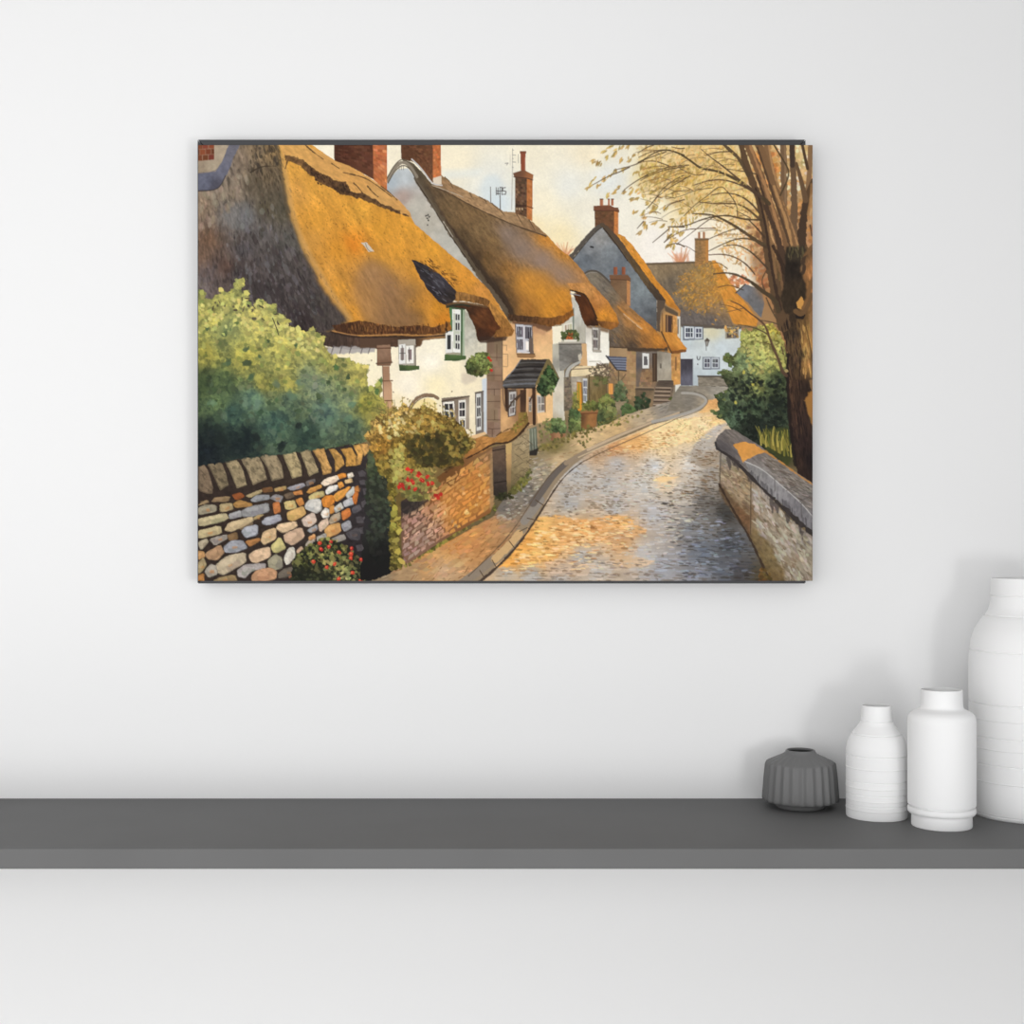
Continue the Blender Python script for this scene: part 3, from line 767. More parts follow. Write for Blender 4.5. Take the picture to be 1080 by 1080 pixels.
def paint_porch():
    region([(190, 740), (445, 735), (450, 990), (330, 1000), (190, 1060)], [(230, 800, (200, 154, 104)), (300, 800, (120, 92, 66)), (400, 800, (196, 150, 104)), (310, 920, (150, 110, 74)), (220, 950, (216, 166, 110))], cG, tex=[(.06, 4, 4, 0)])
    region([(236, 745), (300, 742), (298, 930), (240, 945)], (92, 76, 64), cG)
    window([(250, 765), (300, 760), (290, 925), (250, 938)], 2, 3, (190, 184, 178), (118, 108, 102), cG, .3, .12)
    region([(328, 750), (372, 750), (372, 945), (330, 940)], [(340, 800, (66, 46, 34)), (360, 900, (84, 58, 40))], cG)
    window([(388, 800), (412, 800), (410, 905), (390, 905)], 1, 2, (190, 178, 164), (130, 118, 108), cG)
    window([(446, 785), (508, 790), (506, 905), (450, 915)], 2, 2, (202, 192, 178), (132, 124, 118), cG, .25, .12)
    line([(505, 790), (506, 905)], 1.6, 1.4, (140, 106, 76), cG, sm=0)
    for a in ([(425, 735), (428, 990)], [(228, 740), (232, 890)]):
        line(a, 3.6, 3.2, (62, 42, 30), cG, sm=0)
    line([(318, 745), (316, 935)], 1.6, 1.6, (160, 112, 72), cG, sm=0)
    line([(380, 745), (376, 960)], 2.2, 2.2, (206, 160, 112), cG, sm=0)
    line([(300, 820), (365, 740)], 2.2, 1.8, (78, 54, 38), cG, sm=0)
    line([(395, 830), (430, 760)], 1.6, 1.6, (74, 50, 36), cG, sm=0)
    line([(236, 900), (270, 830), (330, 780)], 1.6, 1.2, (70, 52, 40), cG)
    line([(205, 690), (206, 830), (225, 890)], 1.6, 1.2, (120, 94, 70), cG)
    # roof
    region([(330, 532), (532, 533), (505, 590), (435, 735), (330, 738), (212, 732), (205, 690), (232, 655), (285, 605)],
           [(350, 560, (66, 60, 54)), (460, 570, (56, 50, 46)), (300, 640, (62, 56, 52)), (250, 710, (84, 80, 76)), (400, 700, (78, 74, 70))], cG, rough=.3, tex=[(.15, 7, 1.6, -4)])
    for a, w, col in (([(315, 560), (420, 552), (510, 558)], .9, (100, 98, 96)), ([(285, 606), (380, 598), (490, 600)], .9, (96, 92, 92)), ([(250, 648), (350, 640), (470, 642)], 1.0, (98, 96, 96)),
                      ([(220, 690), (330, 678), (455, 678)], 1.0, (110, 108, 110)), ([(208, 716), (330, 706), (440, 704)], 1.8, (112, 114, 120)), ([(330, 538), (290, 600), (230, 665)], 1.0, (124, 128, 136))):
        line(a, w, w, col, cG, .8, rough=.5)
    for a in ([(300, 590), (400, 582), (500, 586)], [(270, 628), (380, 620), (480, 622)], [(235, 668), (350, 660), (460, 662)], [(215, 735), (330, 736), (435, 734)]):
        line(a, 1.3, 1.3, (34, 30, 30), cG, .9)
    region([(520, 532), (538, 532), (575, 600), (608, 668), (590, 690), (530, 590), (455, 712), (432, 712)], [(490, 620, (122, 106, 64)), (570, 620, (112, 96, 62))], cG, rough=.3)
    region([(530, 568), (592, 668), (604, 680), (555, 770), (500, 792), (450, 770), (444, 730), (480, 660)], (44, 62, 36), cG, rough=1)
    foliage([(530, 568), (595, 668), (550, 780), (490, 795), (444, 740)], [(530, 620, (62, 84, 46)), (540, 700, (72, 92, 52)), (480, 740, (40, 58, 34)), (560, 740, (92, 106, 62))], 170, 1.6, cG, amp=.5)


def paint_first_cottage():
    W = [(0, 330), (800, 330), (800, 945), (690, 985), (0, 985)]
    region([(-330, 380)] + W[1:4] + [(-330, 985)],
           [(60, 460, (246, 234, 200)), (300, 640, (250, 238, 214)), (450, 480, (252, 243, 222)), (450, 400, (250, 240, 214)), (600, 540, (250, 236, 200)), (480, 640, (250, 234, 190)), (700, 400, (206, 200, 180)), (690, 280, (186, 182, 166)),
            (690, 620, (246, 230, 194)), (720, 540, (226, 212, 184)), (-150, 500, (248, 232, 190)), (-250, 450, (246, 230, 190)), (700, 900, (240, 224, 190)), (240, 760, (244, 226, 186))], cF, tex=[(.025, 9, 9, 0), (.015, 1.5, 1.5, 0)])
    region([(655, 160), (720, 200), (740, 330), (800, 350), (790, 420), (700, 415), (655, 380)], [(680, 220, (172, 168, 152)), (700, 330, (190, 186, 170)), (760, 390, (208, 200, 178))], cF, soft=1.2, tex=[(.08, 3, 3, 0)])
    region([(770, 600), (800, 590), (800, 945), (780, 945)], [(790, 700, (206, 212, 218)), (790, 900, (196, 200, 204))], cF, soft=.4)
    # shadow under the eave
    region([(640, 305), (1090, 340), (1090, 372), (1010, 388), (930, 392), (800, 400), (680, 380)], [(700, 345, (66, 52, 44)), (900, 360, (84, 62, 50)), (1050, 360, (80, 58, 44))], cE, rough=.9, tex=[(.2, 1.5, 5, 0)])
    region([(660, 385), (930, 385), (925, 412), (820, 418), (700, 420), (655, 405)], (168, 162, 158), cE, rough=1.2, soft=.6, alpha=.9)
    for x in (730, 770, 815, 870, 905):
        line([(x, 380), (x - 12, 418)], 1.4, .8, (92, 84, 84), cE, .8, sm=0)
    region([(0, 335), (540, 318), (535, 332), (400, 355), (380, 392), (350, 402), (346, 345), (200, 350), (195, 410), (0, 400)], [(100, 360, (88, 64, 48)), (300, 340, (70, 50, 36)), (480, 328, (150, 108, 66))], cF, rough=.8, soft=.5)
    # downpipe
    region([(106, 385), (190, 380), (200, 488), (192, 514), (106, 514)], [(140, 440, (146, 112, 88)), (150, 500, (120, 88, 66))], cF, tex=[(.06, 3, 3, 0)])
    line([(104, 404), (192, 402)], 1.2, 1.2, (96, 66, 48), cF, sm=0)
    line([(104, 500), (200, 492)], 1.6, 1.6, (100, 74, 56), cF, sm=0)
    region([(140, 515), (186, 515), (188, 610), (200, 620), (205, 830), (150, 830), (148, 640)], [(150, 560, (160, 120, 92)), (178, 700, (196, 152, 116)), (170, 800, (206, 158, 116))], cF)
    for y in (610, 735):
        line([(140, y), (204, y - 2)], 1.2, 1.2, (120, 84, 60), cF, sm=0)
    line([(142, 515), (146, 640), (150, 820)], .9, .9, (120, 88, 66), cF, sm=0)
    # small window under the eave
    region([(240, 350), (350, 345), (355, 512), (244, 512)], (170, 160, 144), cF)
    window([(246, 380), (286, 376), (287, 500), (247, 502)], 1, 1, (228, 226, 220), (120, 112, 104), cF, .2, .24)
    window([(290, 388), (338, 386), (338, 498), (292, 500)], 1, 1, (236, 232, 222), (140, 130, 116), cF, .2, .28)
    for a in ([(266, 386), (266, 480)], [(250, 435), (284, 434)], [(311, 400), (311, 486)]):
        line(a, .7, .7, (80, 74, 70), cF, sm=0)
    line([(348, 385), (350, 512)], 1.2, 1.0, (110, 98, 86), cF, sm=0)
    region([(244, 508), (320, 512), (374, 513), (374, 536), (300, 546), (250, 546)], [(300, 520, (84, 104, 56)), (280, 542, (52, 66, 40))], cF, rough=.3)
    # tall window with green frame
    region([(538, 130), (662, 148), (658, 470), (540, 465), (540, 300)], [(560, 150, (66, 84, 56)), (650, 300, (92, 118, 84)), (560, 400, (170, 160, 136))], cF)
    window([(540, 150), (562, 155), (562, 190), (542, 200)], 1, 1, (170, 176, 168), (80, 88, 84), cF)
    region([(566, 145), (582, 150), (582, 300), (568, 300)], (82, 120, 74), cF)
    window([(582, 155), (636, 160), (634, 432), (586, 428)], 1, 1, (236, 234, 226), (224, 222, 214), cF)
    for y0, y1 in ((182, 232), (236, 294), (312, 362), (366, 412)):
        window([(603, y0), (629, y0 + 3), (629, y1), (603, y1)], 2, 1, (214, 212, 206), (54, 52, 54), cF, .3, .04)
    window([(540, 298), (584, 296), (584, 430), (540, 434)], 1, 1, (228, 226, 218), (50, 50, 50), cF, .1, .24)
    line([(540, 305), (578, 285)], 1.0, 1.0, (80, 72, 60), cF, sm=0)
    line([(640, 160), (640, 450)], 1.3, 1.3, (66, 92, 58), cF, sm=0)
    line([(655, 165), (655, 460)], 1.8, 1.8, (164, 180, 152), cF, sm=0)
    line([(548, 128), (600, 138), (662, 152)], 2.4, 2.0, (46, 50, 40), cF, sm=0)
    region([(534, 442), (600, 445), (670, 452), (668, 474), (600, 484), (534, 482)], [(600, 455, (92, 118, 64)), (600, 478, (54, 74, 42))], cF, rough=.3)
    # arch of the old doorway
    region([(330, 780), (360, 735), (430, 715), (480, 740), (490, 810), (330, 820)], [(400, 780, (240, 216, 150)), (440, 760, (244, 222, 160))], cF, soft=.5)
    line([(312, 782), (345, 728), (400, 695), (460, 700), (492, 720)], 3.0, 3.2, (132, 106, 82), cF, rough=.3)
    line([(322, 785), (355, 738), (405, 708), (460, 712)], .8, .8, (88, 68, 52), cF)
    for x, y in ((415, 768), (385, 770), (470, 750), (300, 725), (580, 676), (505, 765), (72, 480), (210, 680)):
        dab(*cF([(x, y)])[0], blob(.9, 5), np.array((120, 96, 66), float), .85)
    # lower windows
    region([(516, 718), (690, 702), (690, 915), (640, 915), (600, 880), (520, 850)], [(560, 760, (120, 106, 92)), (680, 800, (176, 160, 140)), (610, 800, (130, 110, 90))], cF)
    window([(524, 744), (594, 738), (602, 866), (530, 846)], 2, 2, (236, 230, 218), (62, 58, 58), cF, .3, .12)
    window([(622, 732), (668, 728), (668, 846), (622, 850)], 2, 2, (232, 226, 214), (62, 58, 58), cF, .3, .14)
    window([(622, 852), (668, 848), (668, 912), (630, 900)], 2, 1, (226, 220, 208), (66, 62, 60), cF, .3, .12)
    line([(518, 738), (600, 722), (690, 706)], 1.6, 1.2, (86, 72, 60), cF, sm=0)
    region([(726, 682), (780, 672), (782, 938), (730, 955)], [(740, 720, (110, 100, 92)), (770, 800, (124, 114, 104))], cF)
    window([(733, 692), (764, 688), (766, 918), (736, 926)], 2, 3, (214, 212, 206), (84, 80, 78), cF, .3, .12)
    line([(727, 684), (780, 674)], 1.0, 1.0, (80, 70, 60), cF, sm=0)
    region([(690, 960), (790, 930), (800, 945), (690, 990)], (226, 184, 132), cF)


def paint_first_basket():
    region([(640, 560), (740, 560), (730, 610), (660, 636), (640, 610)], (206, 190, 168), cF, soft=1.2, alpha=.7)
    region([(672, 520), (690, 470), (740, 440), (800, 440), (830, 500), (810, 560), (750, 578), (690, 565)], (54, 62, 34), cF, rough=1.2)
    foliage([(668, 520), (690, 465), (750, 430), (810, 440), (840, 500), (810, 560), (750, 580), (685, 560)], [(720, 470, (110, 120, 60)), (770, 500, (126, 134, 72)), (800, 530, (120, 128, 64)), (700, 540, (56, 66, 36)), (740, 560, (70, 72, 38))], 260, 1.5, cF, amp=.4)
    for x, y in ((811, 460), (826, 480), (831, 545), (818, 470), (826, 540)):
        dab(*cF([(x, y)])[0], blob(1.5, 6), np.array((196, 44, 34), float), .9)


def paint_pier_peach():
    region([(780, 310), (910, 310), (902, 345), (902, 965), (830, 975), (796, 945)], [(830, 380, (116, 92, 72)), (850, 500, (144, 116, 92)), (840, 700, (150, 122, 98)), (880, 600, (128, 100, 78)), (850, 900, (146, 118, 94))], cF, tex=[(.07, 4, 4, 0)])
    courses([(800, 350), (896, 350), (896, 960), (800, 950)], 7, 2, [(150, 122, 98), (140, 112, 88), (158, 130, 106), (130, 104, 82)], cF, gap=.06, alpha=.5)
    for a in ([(800, 575), (890, 575)], [(800, 662), (892, 660)], [(803, 740), (892, 738)], [(803, 855), (892, 856)], [(850, 796), (850, 856)], [(848, 660), (848, 700)], [(864, 380), (864, 480)], [(800, 460), (896, 462)], [(835, 912), (895, 910)], [(810, 910), (835, 912), (835, 960)]):
        line(a, .7, .7, (84, 62, 48), cF, .85, sm=0)
    line([(797, 345), (797, 945)], 1.0, 1.0, (84, 66, 52), cF, sm=0)


def paint_first_roof():
    # lit slope, from the hip to the far verge
    slope = [(255, 60), (660, 95), (780, 180), (900, 235), (1000, 300), (1080, 370), (1140, 445), (1160, 480), (1300, 600), (1420, 700), (1510, 790), (1550, 850), (1600, 930), (1630, 985), (1618, 1008), (1540, 1020), (1500, 870), (1390, 820), (1320, 855),
             (1325, 920), (1330, 960), (1290, 995), (1200, 1010), (900, 1010), (770, 990), (400, 990), (120, 990), (120, 60)]
    region(slope, [(600, 200, (222, 158, 62)), (600, 330, (214, 152, 66)), (700, 300, (224, 158, 58)), (700, 450, (218, 150, 50)), (900, 420, (224, 158, 54)), (1000, 500, (222, 152, 46)), (660, 560, (212, 148, 60)), (800, 600, (220, 146, 42)), (880, 570, (222, 136, 36)),
                  (740, 700, (212, 146, 56)), (800, 780, (212, 144, 48)), (870, 900, (210, 140, 44)), (900, 760, (190, 130, 56)), (960, 720, (168, 122, 72)), (950, 850, (160, 116, 70)), (1020, 900, (142, 104, 66)), (1030, 780, (152, 110, 68)),
                  (1000, 640, (216, 148, 50)), (1080, 600, (218, 148, 46)), (1120, 800, (160, 114, 62)), (1150, 930, (140, 100, 58)), (1180, 700, (214, 144, 46)), (1220, 860, (196, 130, 46)), (1260, 870, (216, 142, 36)), (1300, 930, (206, 126, 30)),
                  (1240, 600, (222, 152, 46)), (1320, 680, (216, 146, 48)), (1400, 740, (216, 142, 46)), (1480, 800, (208, 138, 58)), (1580, 940, (204, 142, 62)), (1540, 880, (206, 138, 54)), (1130, 500, (222, 152, 48))],
           cA, rough=.5, tex=[(.08, 26, 6, 62), (.06, 9, 3, 55), (.045, 1.8, 1.3, 55)], speck=(.16, .66, 2.6, 1.3, 58))
    # mauve-brown shadow lying on the slope
    region([(940, 640), (1010, 660), (1070, 740), (1110, 830), (1150, 940), (1130, 980), (960, 960), (900, 900), (870, 800), (890, 700)],
           [(960, 720, (160, 118, 76)), (1050, 800, (146, 108, 72)), (1100, 920, (134, 98, 64)), (920, 850, (176, 126, 70))], cA, soft=4.5, alpha=.75, tex=[(.1, 8, 2, 62)])
    strokes([(560, 150), (900, 380), (1200, 560), (1500, 800), (1320, 940), (1200, 970), (860, 920), (700, 640)],
            [(700, 400, (206, 140, 48)), (950, 800, (150, 108, 64)), (1200, 700, (206, 136, 44)), (1000, 480, (214, 148, 52))], 520, 5.5, 1.1, 60, cA, amp=.1, alpha=.18, mul=(.76, 1.1), spread=14)
    strokes([(560, 180), (900, 380), (1000, 480), (1000, 640), (800, 900), (700, 640)], [(700, 400, (118, 74, 30))], 90, 1.7, .8, 50, cA, alpha=.5, spread=40)
    region([(815, 520), (880, 560), (900, 620), (840, 600)], (232, 132, 30), cA, soft=3, alpha=.55)
    # the hip end in shade
    hip = [(120, 60), (500, 60), (512, 103), (530, 210), (556, 380), (580, 480), (630, 600), (690, 720), (760, 840), (845, 935), (790, 975), (730, 1000), (640, 1010), (120, 1010)]
    region(hip, [(150, 400, (150, 126, 102)), (200, 260, (150, 132, 112)), (260, 200, (146, 130, 116)), (330, 180, (128, 110, 92)), (420, 130, (124, 104, 78)), (460, 250, (104, 88, 66)), (480, 130, (150, 120, 78)), (180, 550, (112, 84, 64)), (150, 620, (116, 90, 72)),
                 (280, 430, (118, 112, 108)), (300, 330, (128, 112, 94)), (400, 300, (94, 82, 66)), (450, 400, (88, 78, 60)), (360, 440, (104, 102, 104)), (340, 600, (82, 76, 76)), (440, 520, (92, 86, 84)), (500, 650, (76, 69, 67)), (560, 560, (84, 80, 74)),
                 (450, 800, (60, 52, 52)), (600, 780, (74, 66, 64)), (700, 900, (72, 64, 60)), (640, 940, (56, 46, 46)), (200, 700, (88, 76, 74)), (155, 760, (112, 100, 98)), (260, 680, (90, 68, 58)), (320, 720, (66, 58, 58)), (520, 420, (90, 82, 66))],
           cA, rough=1.8, soft=2.0, tex=[(.16, 9, 3, 72), (.12, 3, 1.4, 75)], speck=(.2, .55, 8, 1.8, 80))

    def down(x, y):
        return 98 - (x - 209) * .30
    strokes([(131, 330), (300, 250), (400, 105), (500, 105), (550, 380), (690, 720), (820, 930), (600, 1000), (131, 800)],
            [(200, 400, (140, 118, 98)), (300, 480, (120, 114, 112)), (420, 300, (100, 86, 66)), (200, 600, (118, 90, 70)), (400, 640, (96, 90, 92)), (600, 800, (86, 78, 76)), (450, 850, (70, 62, 62)), (700, 900, (80, 72, 66))],
            420, 8, 2.6, down, cA, amp=.12, alpha=.3, mul=(.7, 1.2), spread=14)
    strokes([(280, 500), (500, 400), (600, 640), (760, 900), (500, 990), (330, 900), (240, 720)], [(400, 640, (120, 116, 120)), (600, 820, (104, 96, 98))], 90, 5, 2.2, down, cA, alpha=.45, spread=20)
    strokes([(280, 350), (540, 200), (600, 640), (780, 940), (500, 990), (280, 760)], [(420, 640, (44, 38, 40))], 70, 6, 1.2, down, cA, alpha=.55, spread=12)
    strokes([(330, 420), (460, 350), (560, 420), (640, 640), (740, 900), (520, 980), (330, 800)], [(400, 480, (122, 120, 116)), (480, 640, (104, 98, 98)), (600, 820, (98, 92, 94))], 46, 10, 4.0, down, cA, amp=.15, alpha=.45, spread=10)
    strokes([(300, 520), (460, 420), (620, 640), (740, 900), (520, 980), (330, 800)], [(400, 600, (66, 56, 52)), (600, 820, (52, 44, 46))], 60, 10, 3.6, down, cA, amp=.15, alpha=.5, spread=10)
    strokes([(131, 350), (300, 220), (380, 250), (280, 420), (131, 520)], [(200, 350, (156, 138, 116))], 40, 9, 4, down, cA, amp=.1, alpha=.4, spread=12)
    strokes([(410, 105), (500, 105), (530, 190), (380, 250)], [(450, 180, (62, 54, 46))], 30, 7, 2.6, down, cA, amp=.2, alpha=.6)
    region([(250, 440), (310, 385), (370, 370), (390, 470), (360, 520), (280, 500)], (118, 118, 116), cA, rough=2.2, soft=1.2, alpha=.3)
    strokes([(385, 120), (520, 110), (545, 300), (450, 340), (370, 240)], [(450, 220, (60, 50, 38))], 70, 5, 1.2, down, cA, alpha=.55)
    line([(380, 235), (430, 205), (500, 205)], 1.4, .8, (58, 48, 36), cA, .8, rough=.5)
    # soft lit fringe along the hip
    line([(532, 150), (555, 300), (580, 430), (625, 560), (690, 680), (765, 810), (850, 925)], 5, 6, (196, 152, 92), cA, .55, soft=4)
    line([(505, 110), (520, 200), (540, 330), (560, 440)], 2.5, 3.5, (88, 74, 54), cA, .6, soft=2.5, rough=.4)
    strokes([(510, 150), (545, 150), (600, 480), (700, 690), (850, 930), (800, 930), (680, 720), (575, 480)], [(560, 300, (150, 116, 70)), (700, 760, (130, 96, 60))], 90, 4, 1.1, 66, cA, alpha=.5)
    # brick, cream and lead at the far left
    region([(125, 95), (212, 95), (214, 172), (125, 184)], (150, 112, 88), cA)
    courses([(125, 96), (208, 96), (208, 174), (125, 182)], 3, 3, [(112, 56, 32), (126, 62, 36), (98, 48, 28), (120, 54, 38)], cA, gap=.1)
    region([(208, 95), (282, 95), (262, 150), (238, 215), (180, 232), (125, 236), (125, 182), (210, 174)], [(150, 205, (150, 132, 110)), (240, 150, (172, 154, 130)), (200, 205, (168, 152, 128))], cA, rough=.4, tex=[(.06, 3, 3, 0)])
    region([(125, 240), (215, 230), (242, 190), (262, 145), (280, 95), (335, 95), (300, 165), (275, 230), (232, 305), (200, 318), (125, 322)], [(170, 280, (98, 100, 116)), (250, 230, (104, 104, 118)), (300, 140, (108, 106, 116)), (220, 300, (78, 76, 88))], cA, rough=.5, tex=[(.1, 4, 4, 0)])
    line([(128, 322), (200, 320), (236, 304), (262, 250)], 1.4, 1.0, (62, 56, 58), cA, .9)
    line([(128, 240), (214, 231), (240, 192)], .7, .7, (120, 112, 112), cA, .8)
    # chimney
    region([(776, 95), (960, 95), (964, 268), (900, 232), (850, 205), (778, 180)], [(800, 130, (70, 38, 26)), (900, 130, (92, 54, 36)), (930, 220, (98, 58, 40))], cA)
    courses([(778, 97), (960, 97), (962, 250), (778, 250)], 9, 7, [(84, 46, 30), (100, 58, 40), (74, 42, 28), (108, 64, 46)], cA, alpha=.0)
    courses([(780, 97), (958, 97), (960, 225), (780, 165)], 9, 7, [(84, 46, 30), (100, 58, 40), (74, 42, 28), (108, 64, 46)], cA, alpha=.6)
    region([(960, 95), (1028, 95), (1028, 325), (964, 270)], [(975, 150, (186, 104, 60)), (1015, 200, (200, 116, 70)), (1010, 300, (206, 120, 60))], cA)
    courses([(962, 97), (1027, 97), (1027, 318), (964, 262)], 14, 3, [(196, 110, 64), (178, 94, 52), (212, 132, 84), (188, 100, 58)], cA, alpha=.75)
    # ridge roll
    region([(600, 95), (640, 100), (720, 140), (780, 178), (850, 205), (900, 232), (950, 262), (1000, 300), (1080, 362), (1140, 430), (1145, 450), (1100, 435), (1000, 385), (920, 345), (840, 325), (760, 280), (690, 225), (600, 170), (540, 155), (510, 100)],
           [(620, 130, (216, 160, 84)), (760, 220, (210, 154, 82)), (880, 280, (212, 154, 80)), (1000, 340, (212, 158, 88)), (1110, 420, (206, 150, 80))], cA, rough=.4, tex=[(.08, 5, 2, 35)])
    line([(545, 158), (600, 178), (645, 205), (690, 245), (740, 282), (800, 315), (870, 335), (930, 350), (1000, 385), (1060, 418), (1130, 442)], 2.0, 1.5, (74, 52, 34), cA, .9, rough=.9)
    for a in ((560, 165, 545, 215), (580, 168, 600, 190), (650, 205, 655, 240), (680, 235, 690, 268), (710, 255, 722, 292), (745, 275, 750, 300), (780, 300, 800, 330), (815, 290, 835, 330), (830, 315, 850, 335)):
        line([(a[0], a[1]), (a[2], a[3])], 2.6, 1.4, (70, 50, 34), cA, .75, sm=0, rough=.5)
    region([(540, 148), (600, 160), (660, 200), (720, 240), (780, 272), (835, 285), (860, 325), (930, 340), (1000, 378), (1090, 418), (1090, 434), (1000, 402), (920, 364), (850, 350), (805, 335), (760, 308), (700, 278), (655, 238), (600, 196), (550, 178)], [(600, 180, (112, 80, 48)), (700, 250, (84, 58, 38)), (820, 310, (72, 50, 34)), (1000, 390, (92, 66, 42))], cA, rough=1.4, alpha=.88, tex=[(.3, 2, 5, 30)])
    strokes([(640, 200), (720, 240), (840, 300), (840, 335), (700, 290)], [(740, 270, (56, 40, 28))], 45, 3.5, 1.3, 62, cA, alpha=.8)
    for a in ([(640, 104), (680, 140), (725, 172)], [(765, 192), (800, 215)], [(820, 235), (870, 245), (930, 262), (1000, 310), (1050, 350)], [(870, 285), (900, 315), (915, 340)], [(935, 300), (960, 330), (985, 350)], [(1000, 300), (1040, 330), (1075, 365)]):
        line(a, 1.3, .9, (88, 62, 40), cA, .85, rough=.6)
    # vent
    region([(905, 568), (930, 565), (950, 590), (968, 608), (940, 612), (925, 590)], (206, 192, 172), cA, rough=.3)
    line([(925, 570), (935, 600), (955, 612)], .8, .6, (110, 96, 82), cA, .8)
    # dormer cheek
    region([(245, 645), (290, 662), (340, 690), (400, 735), (445, 785), (475, 815), (440, 845), (410, 865), (375, 848), (320, 790), (275, 715)], [(300, 690, (52, 46, 48)), (380, 760, (62, 58, 64)), (350, 800, (46, 40, 44)), (430, 830, (52, 44, 42))], cB, rough=.7, tex=[(.25, 6, 1.6, 40)])
    strokes([(270, 670), (330, 700), (420, 790), (400, 850), (320, 780)], [(350, 750, (112, 112, 120))], 26, 5, 1.0, 38, cB, alpha=.5)
    strokes([(260, 640), (340, 650), (440, 730), (470, 800), (400, 735), (320, 690)], [(340, 680, (96, 62, 28)), (440, 760, (110, 72, 30))], 60, 5, 1.0, 36, cB, alpha=.75, spread=16)
    strokes([(400, 690), (480, 740), (460, 770), (410, 730)], [(440, 730, (124, 80, 32))], 14, 4, .8, 8, cB, alpha=.8, spread=8)
    # dormer brow and its dark soffit
    region([(405, 865), (440, 850), (500, 850), (570, 860), (612, 872), (640, 930), (668, 970), (640, 1000), (600, 1030), (560, 1035), (540, 960), (500, 880)], [(520, 880, (70, 42, 24)), (580, 920, (98, 56, 28)), (620, 970, (92, 50, 24)), (590, 1010, (58, 34, 22))], cB, rough=.6, tex=[(.2, 5, 2.5, 40)])
    region([(455, 800), (480, 800), (530, 812), (590, 828), (618, 845), (606, 868), (560, 858), (500, 845), (450, 845)], [(480, 820, (150, 104, 52)), (590, 850, (120, 80, 40))], cB, rough=.5, tex=[(.25, 1.2, 4, 0)])
    line([(410, 862), (470, 850), (540, 860), (600, 872)], 2.6, 2.2, (96, 68, 42), cB, .95)
    line([(440, 856), (500, 852), (560, 864)], .7, .7, (150, 122, 86), cB, .6)
    line([(412, 872), (470, 858), (520, 868)], 2.4, 1.6, (44, 50, 38), cB, .9)
    region([(605, 865), (620, 850), (700, 935), (730, 982), (722, 1004), (660, 1020), (630, 1010), (668, 972), (640, 930)], [(640, 890, (176, 120, 54)), (690, 980, (160, 108, 48)), (650, 1005, (120, 76, 38))], cB, rough=.5, tex=[(.22, 1.4, 4, -20)])
    region([(640, 985), (690, 968), (730, 980), (722, 1006), (650, 1022)], (140, 92, 42), cB, rough=.5, alpha=.8, tex=[(.25, 1.2, 4, -20)])
    region([(560, 1010), (640, 1015), (700, 1012), (690, 1030), (600, 1042), (565, 1040)], (60, 42, 32), cB, soft=.5, alpha=.8)
    # eave of the long roof
    region([(765, 960), (850, 945), (900, 936), (1000, 955), (1080, 968), (1160, 955), (1250, 968), (1325, 945), (1335, 975), (1290, 1000), (1200, 1004), (1080, 998), (870, 1006), (790, 990)],
           [(800, 975, (74, 46, 28)), (950, 975, (92, 58, 32)), (1100, 985, (84, 52, 30)), (1250, 985, (96, 60, 32)), (1315, 960, (150, 94, 36))], cA, rough=.8, tex=[(.25, 1.3, 4, 8)])
    strokes([(790, 955), (900, 940), (1080, 968), (1320, 950), (1320, 985), (1080, 998), (870, 1002)], [(900, 960, (150, 96, 44)), (1200, 975, (140, 90, 44))], 90, 4.5, 1.0, 80, cA, alpha=.6)
    strokes([(790, 955), (900, 940), (1080, 968), (1320, 950), (1320, 985), (1080, 998), (870, 1002)], [(900, 960, (54, 32, 20))], 90, 4.5, 1.1, 84, cA, alpha=.6)
    line([(770, 985), (870, 1008), (1000, 1004), (1080, 1000), (1200, 1008), (1290, 1000)], 1.3, 1.1, (176, 124, 72), cA, .8, rough=.4)
    line([(760, 990), (870, 1018), (1000, 1014), (1080, 1010), (1200, 1016), (1300, 1006)], 1.6, 1.6, (50, 36, 28), cA, .8, rough=.4)


CAPS = [
    ([(105, 268), (135, 262), (165, 310), (190, 400), (185, 432), (150, 435), (115, 420), (105, 400)], (122, 102, 80)),
    ([(155, 262), (185, 250), (235, 255), (265, 320), (278, 385), (230, 418), (200, 350)], (122, 106, 80)),
    ([(258, 252), (325, 240), (365, 310), (383, 385), (325, 405), (295, 330)], (152, 134, 100)),
    ([(345, 235), (375, 222), (445, 213), (475, 270), (497, 350), (415, 385), (385, 310)], (150, 132, 100)),
    ([(455, 222), (480, 208), (545, 203), (580, 270), (592, 345), (525, 362), (500, 290)], (146, 128, 98)),
    ([(583, 205), (655, 190), (690, 270), (695, 335), (640, 348), (610, 270)], (170, 150, 108)),
    ([(680, 190), (735, 175), (765, 240), (790, 310), (735, 335), (710, 260)], (164, 144, 106)),
    ([(745, 175), (820, 168), (835, 230), (865, 290), (860, 315), (815, 328), (800, 260)], (194, 146, 82)),
    ([(845, 180), (880, 178), (920, 215), (938, 265), (885, 312), (880, 240)], (196, 146, 74)),
    ([(915, 180), (975, 170), (1005, 220), (1000, 275), (945, 280), (945, 230)], (206, 150, 70)),
    ([(985, 160), (1020, 150), (1045, 190), (1030, 265), (1000, 275), (1010, 215)], (208, 154, 78)),
    ([(1020, 148), (1065, 148), (1080, 190), (1050, 222)], (206, 154, 84)),
]
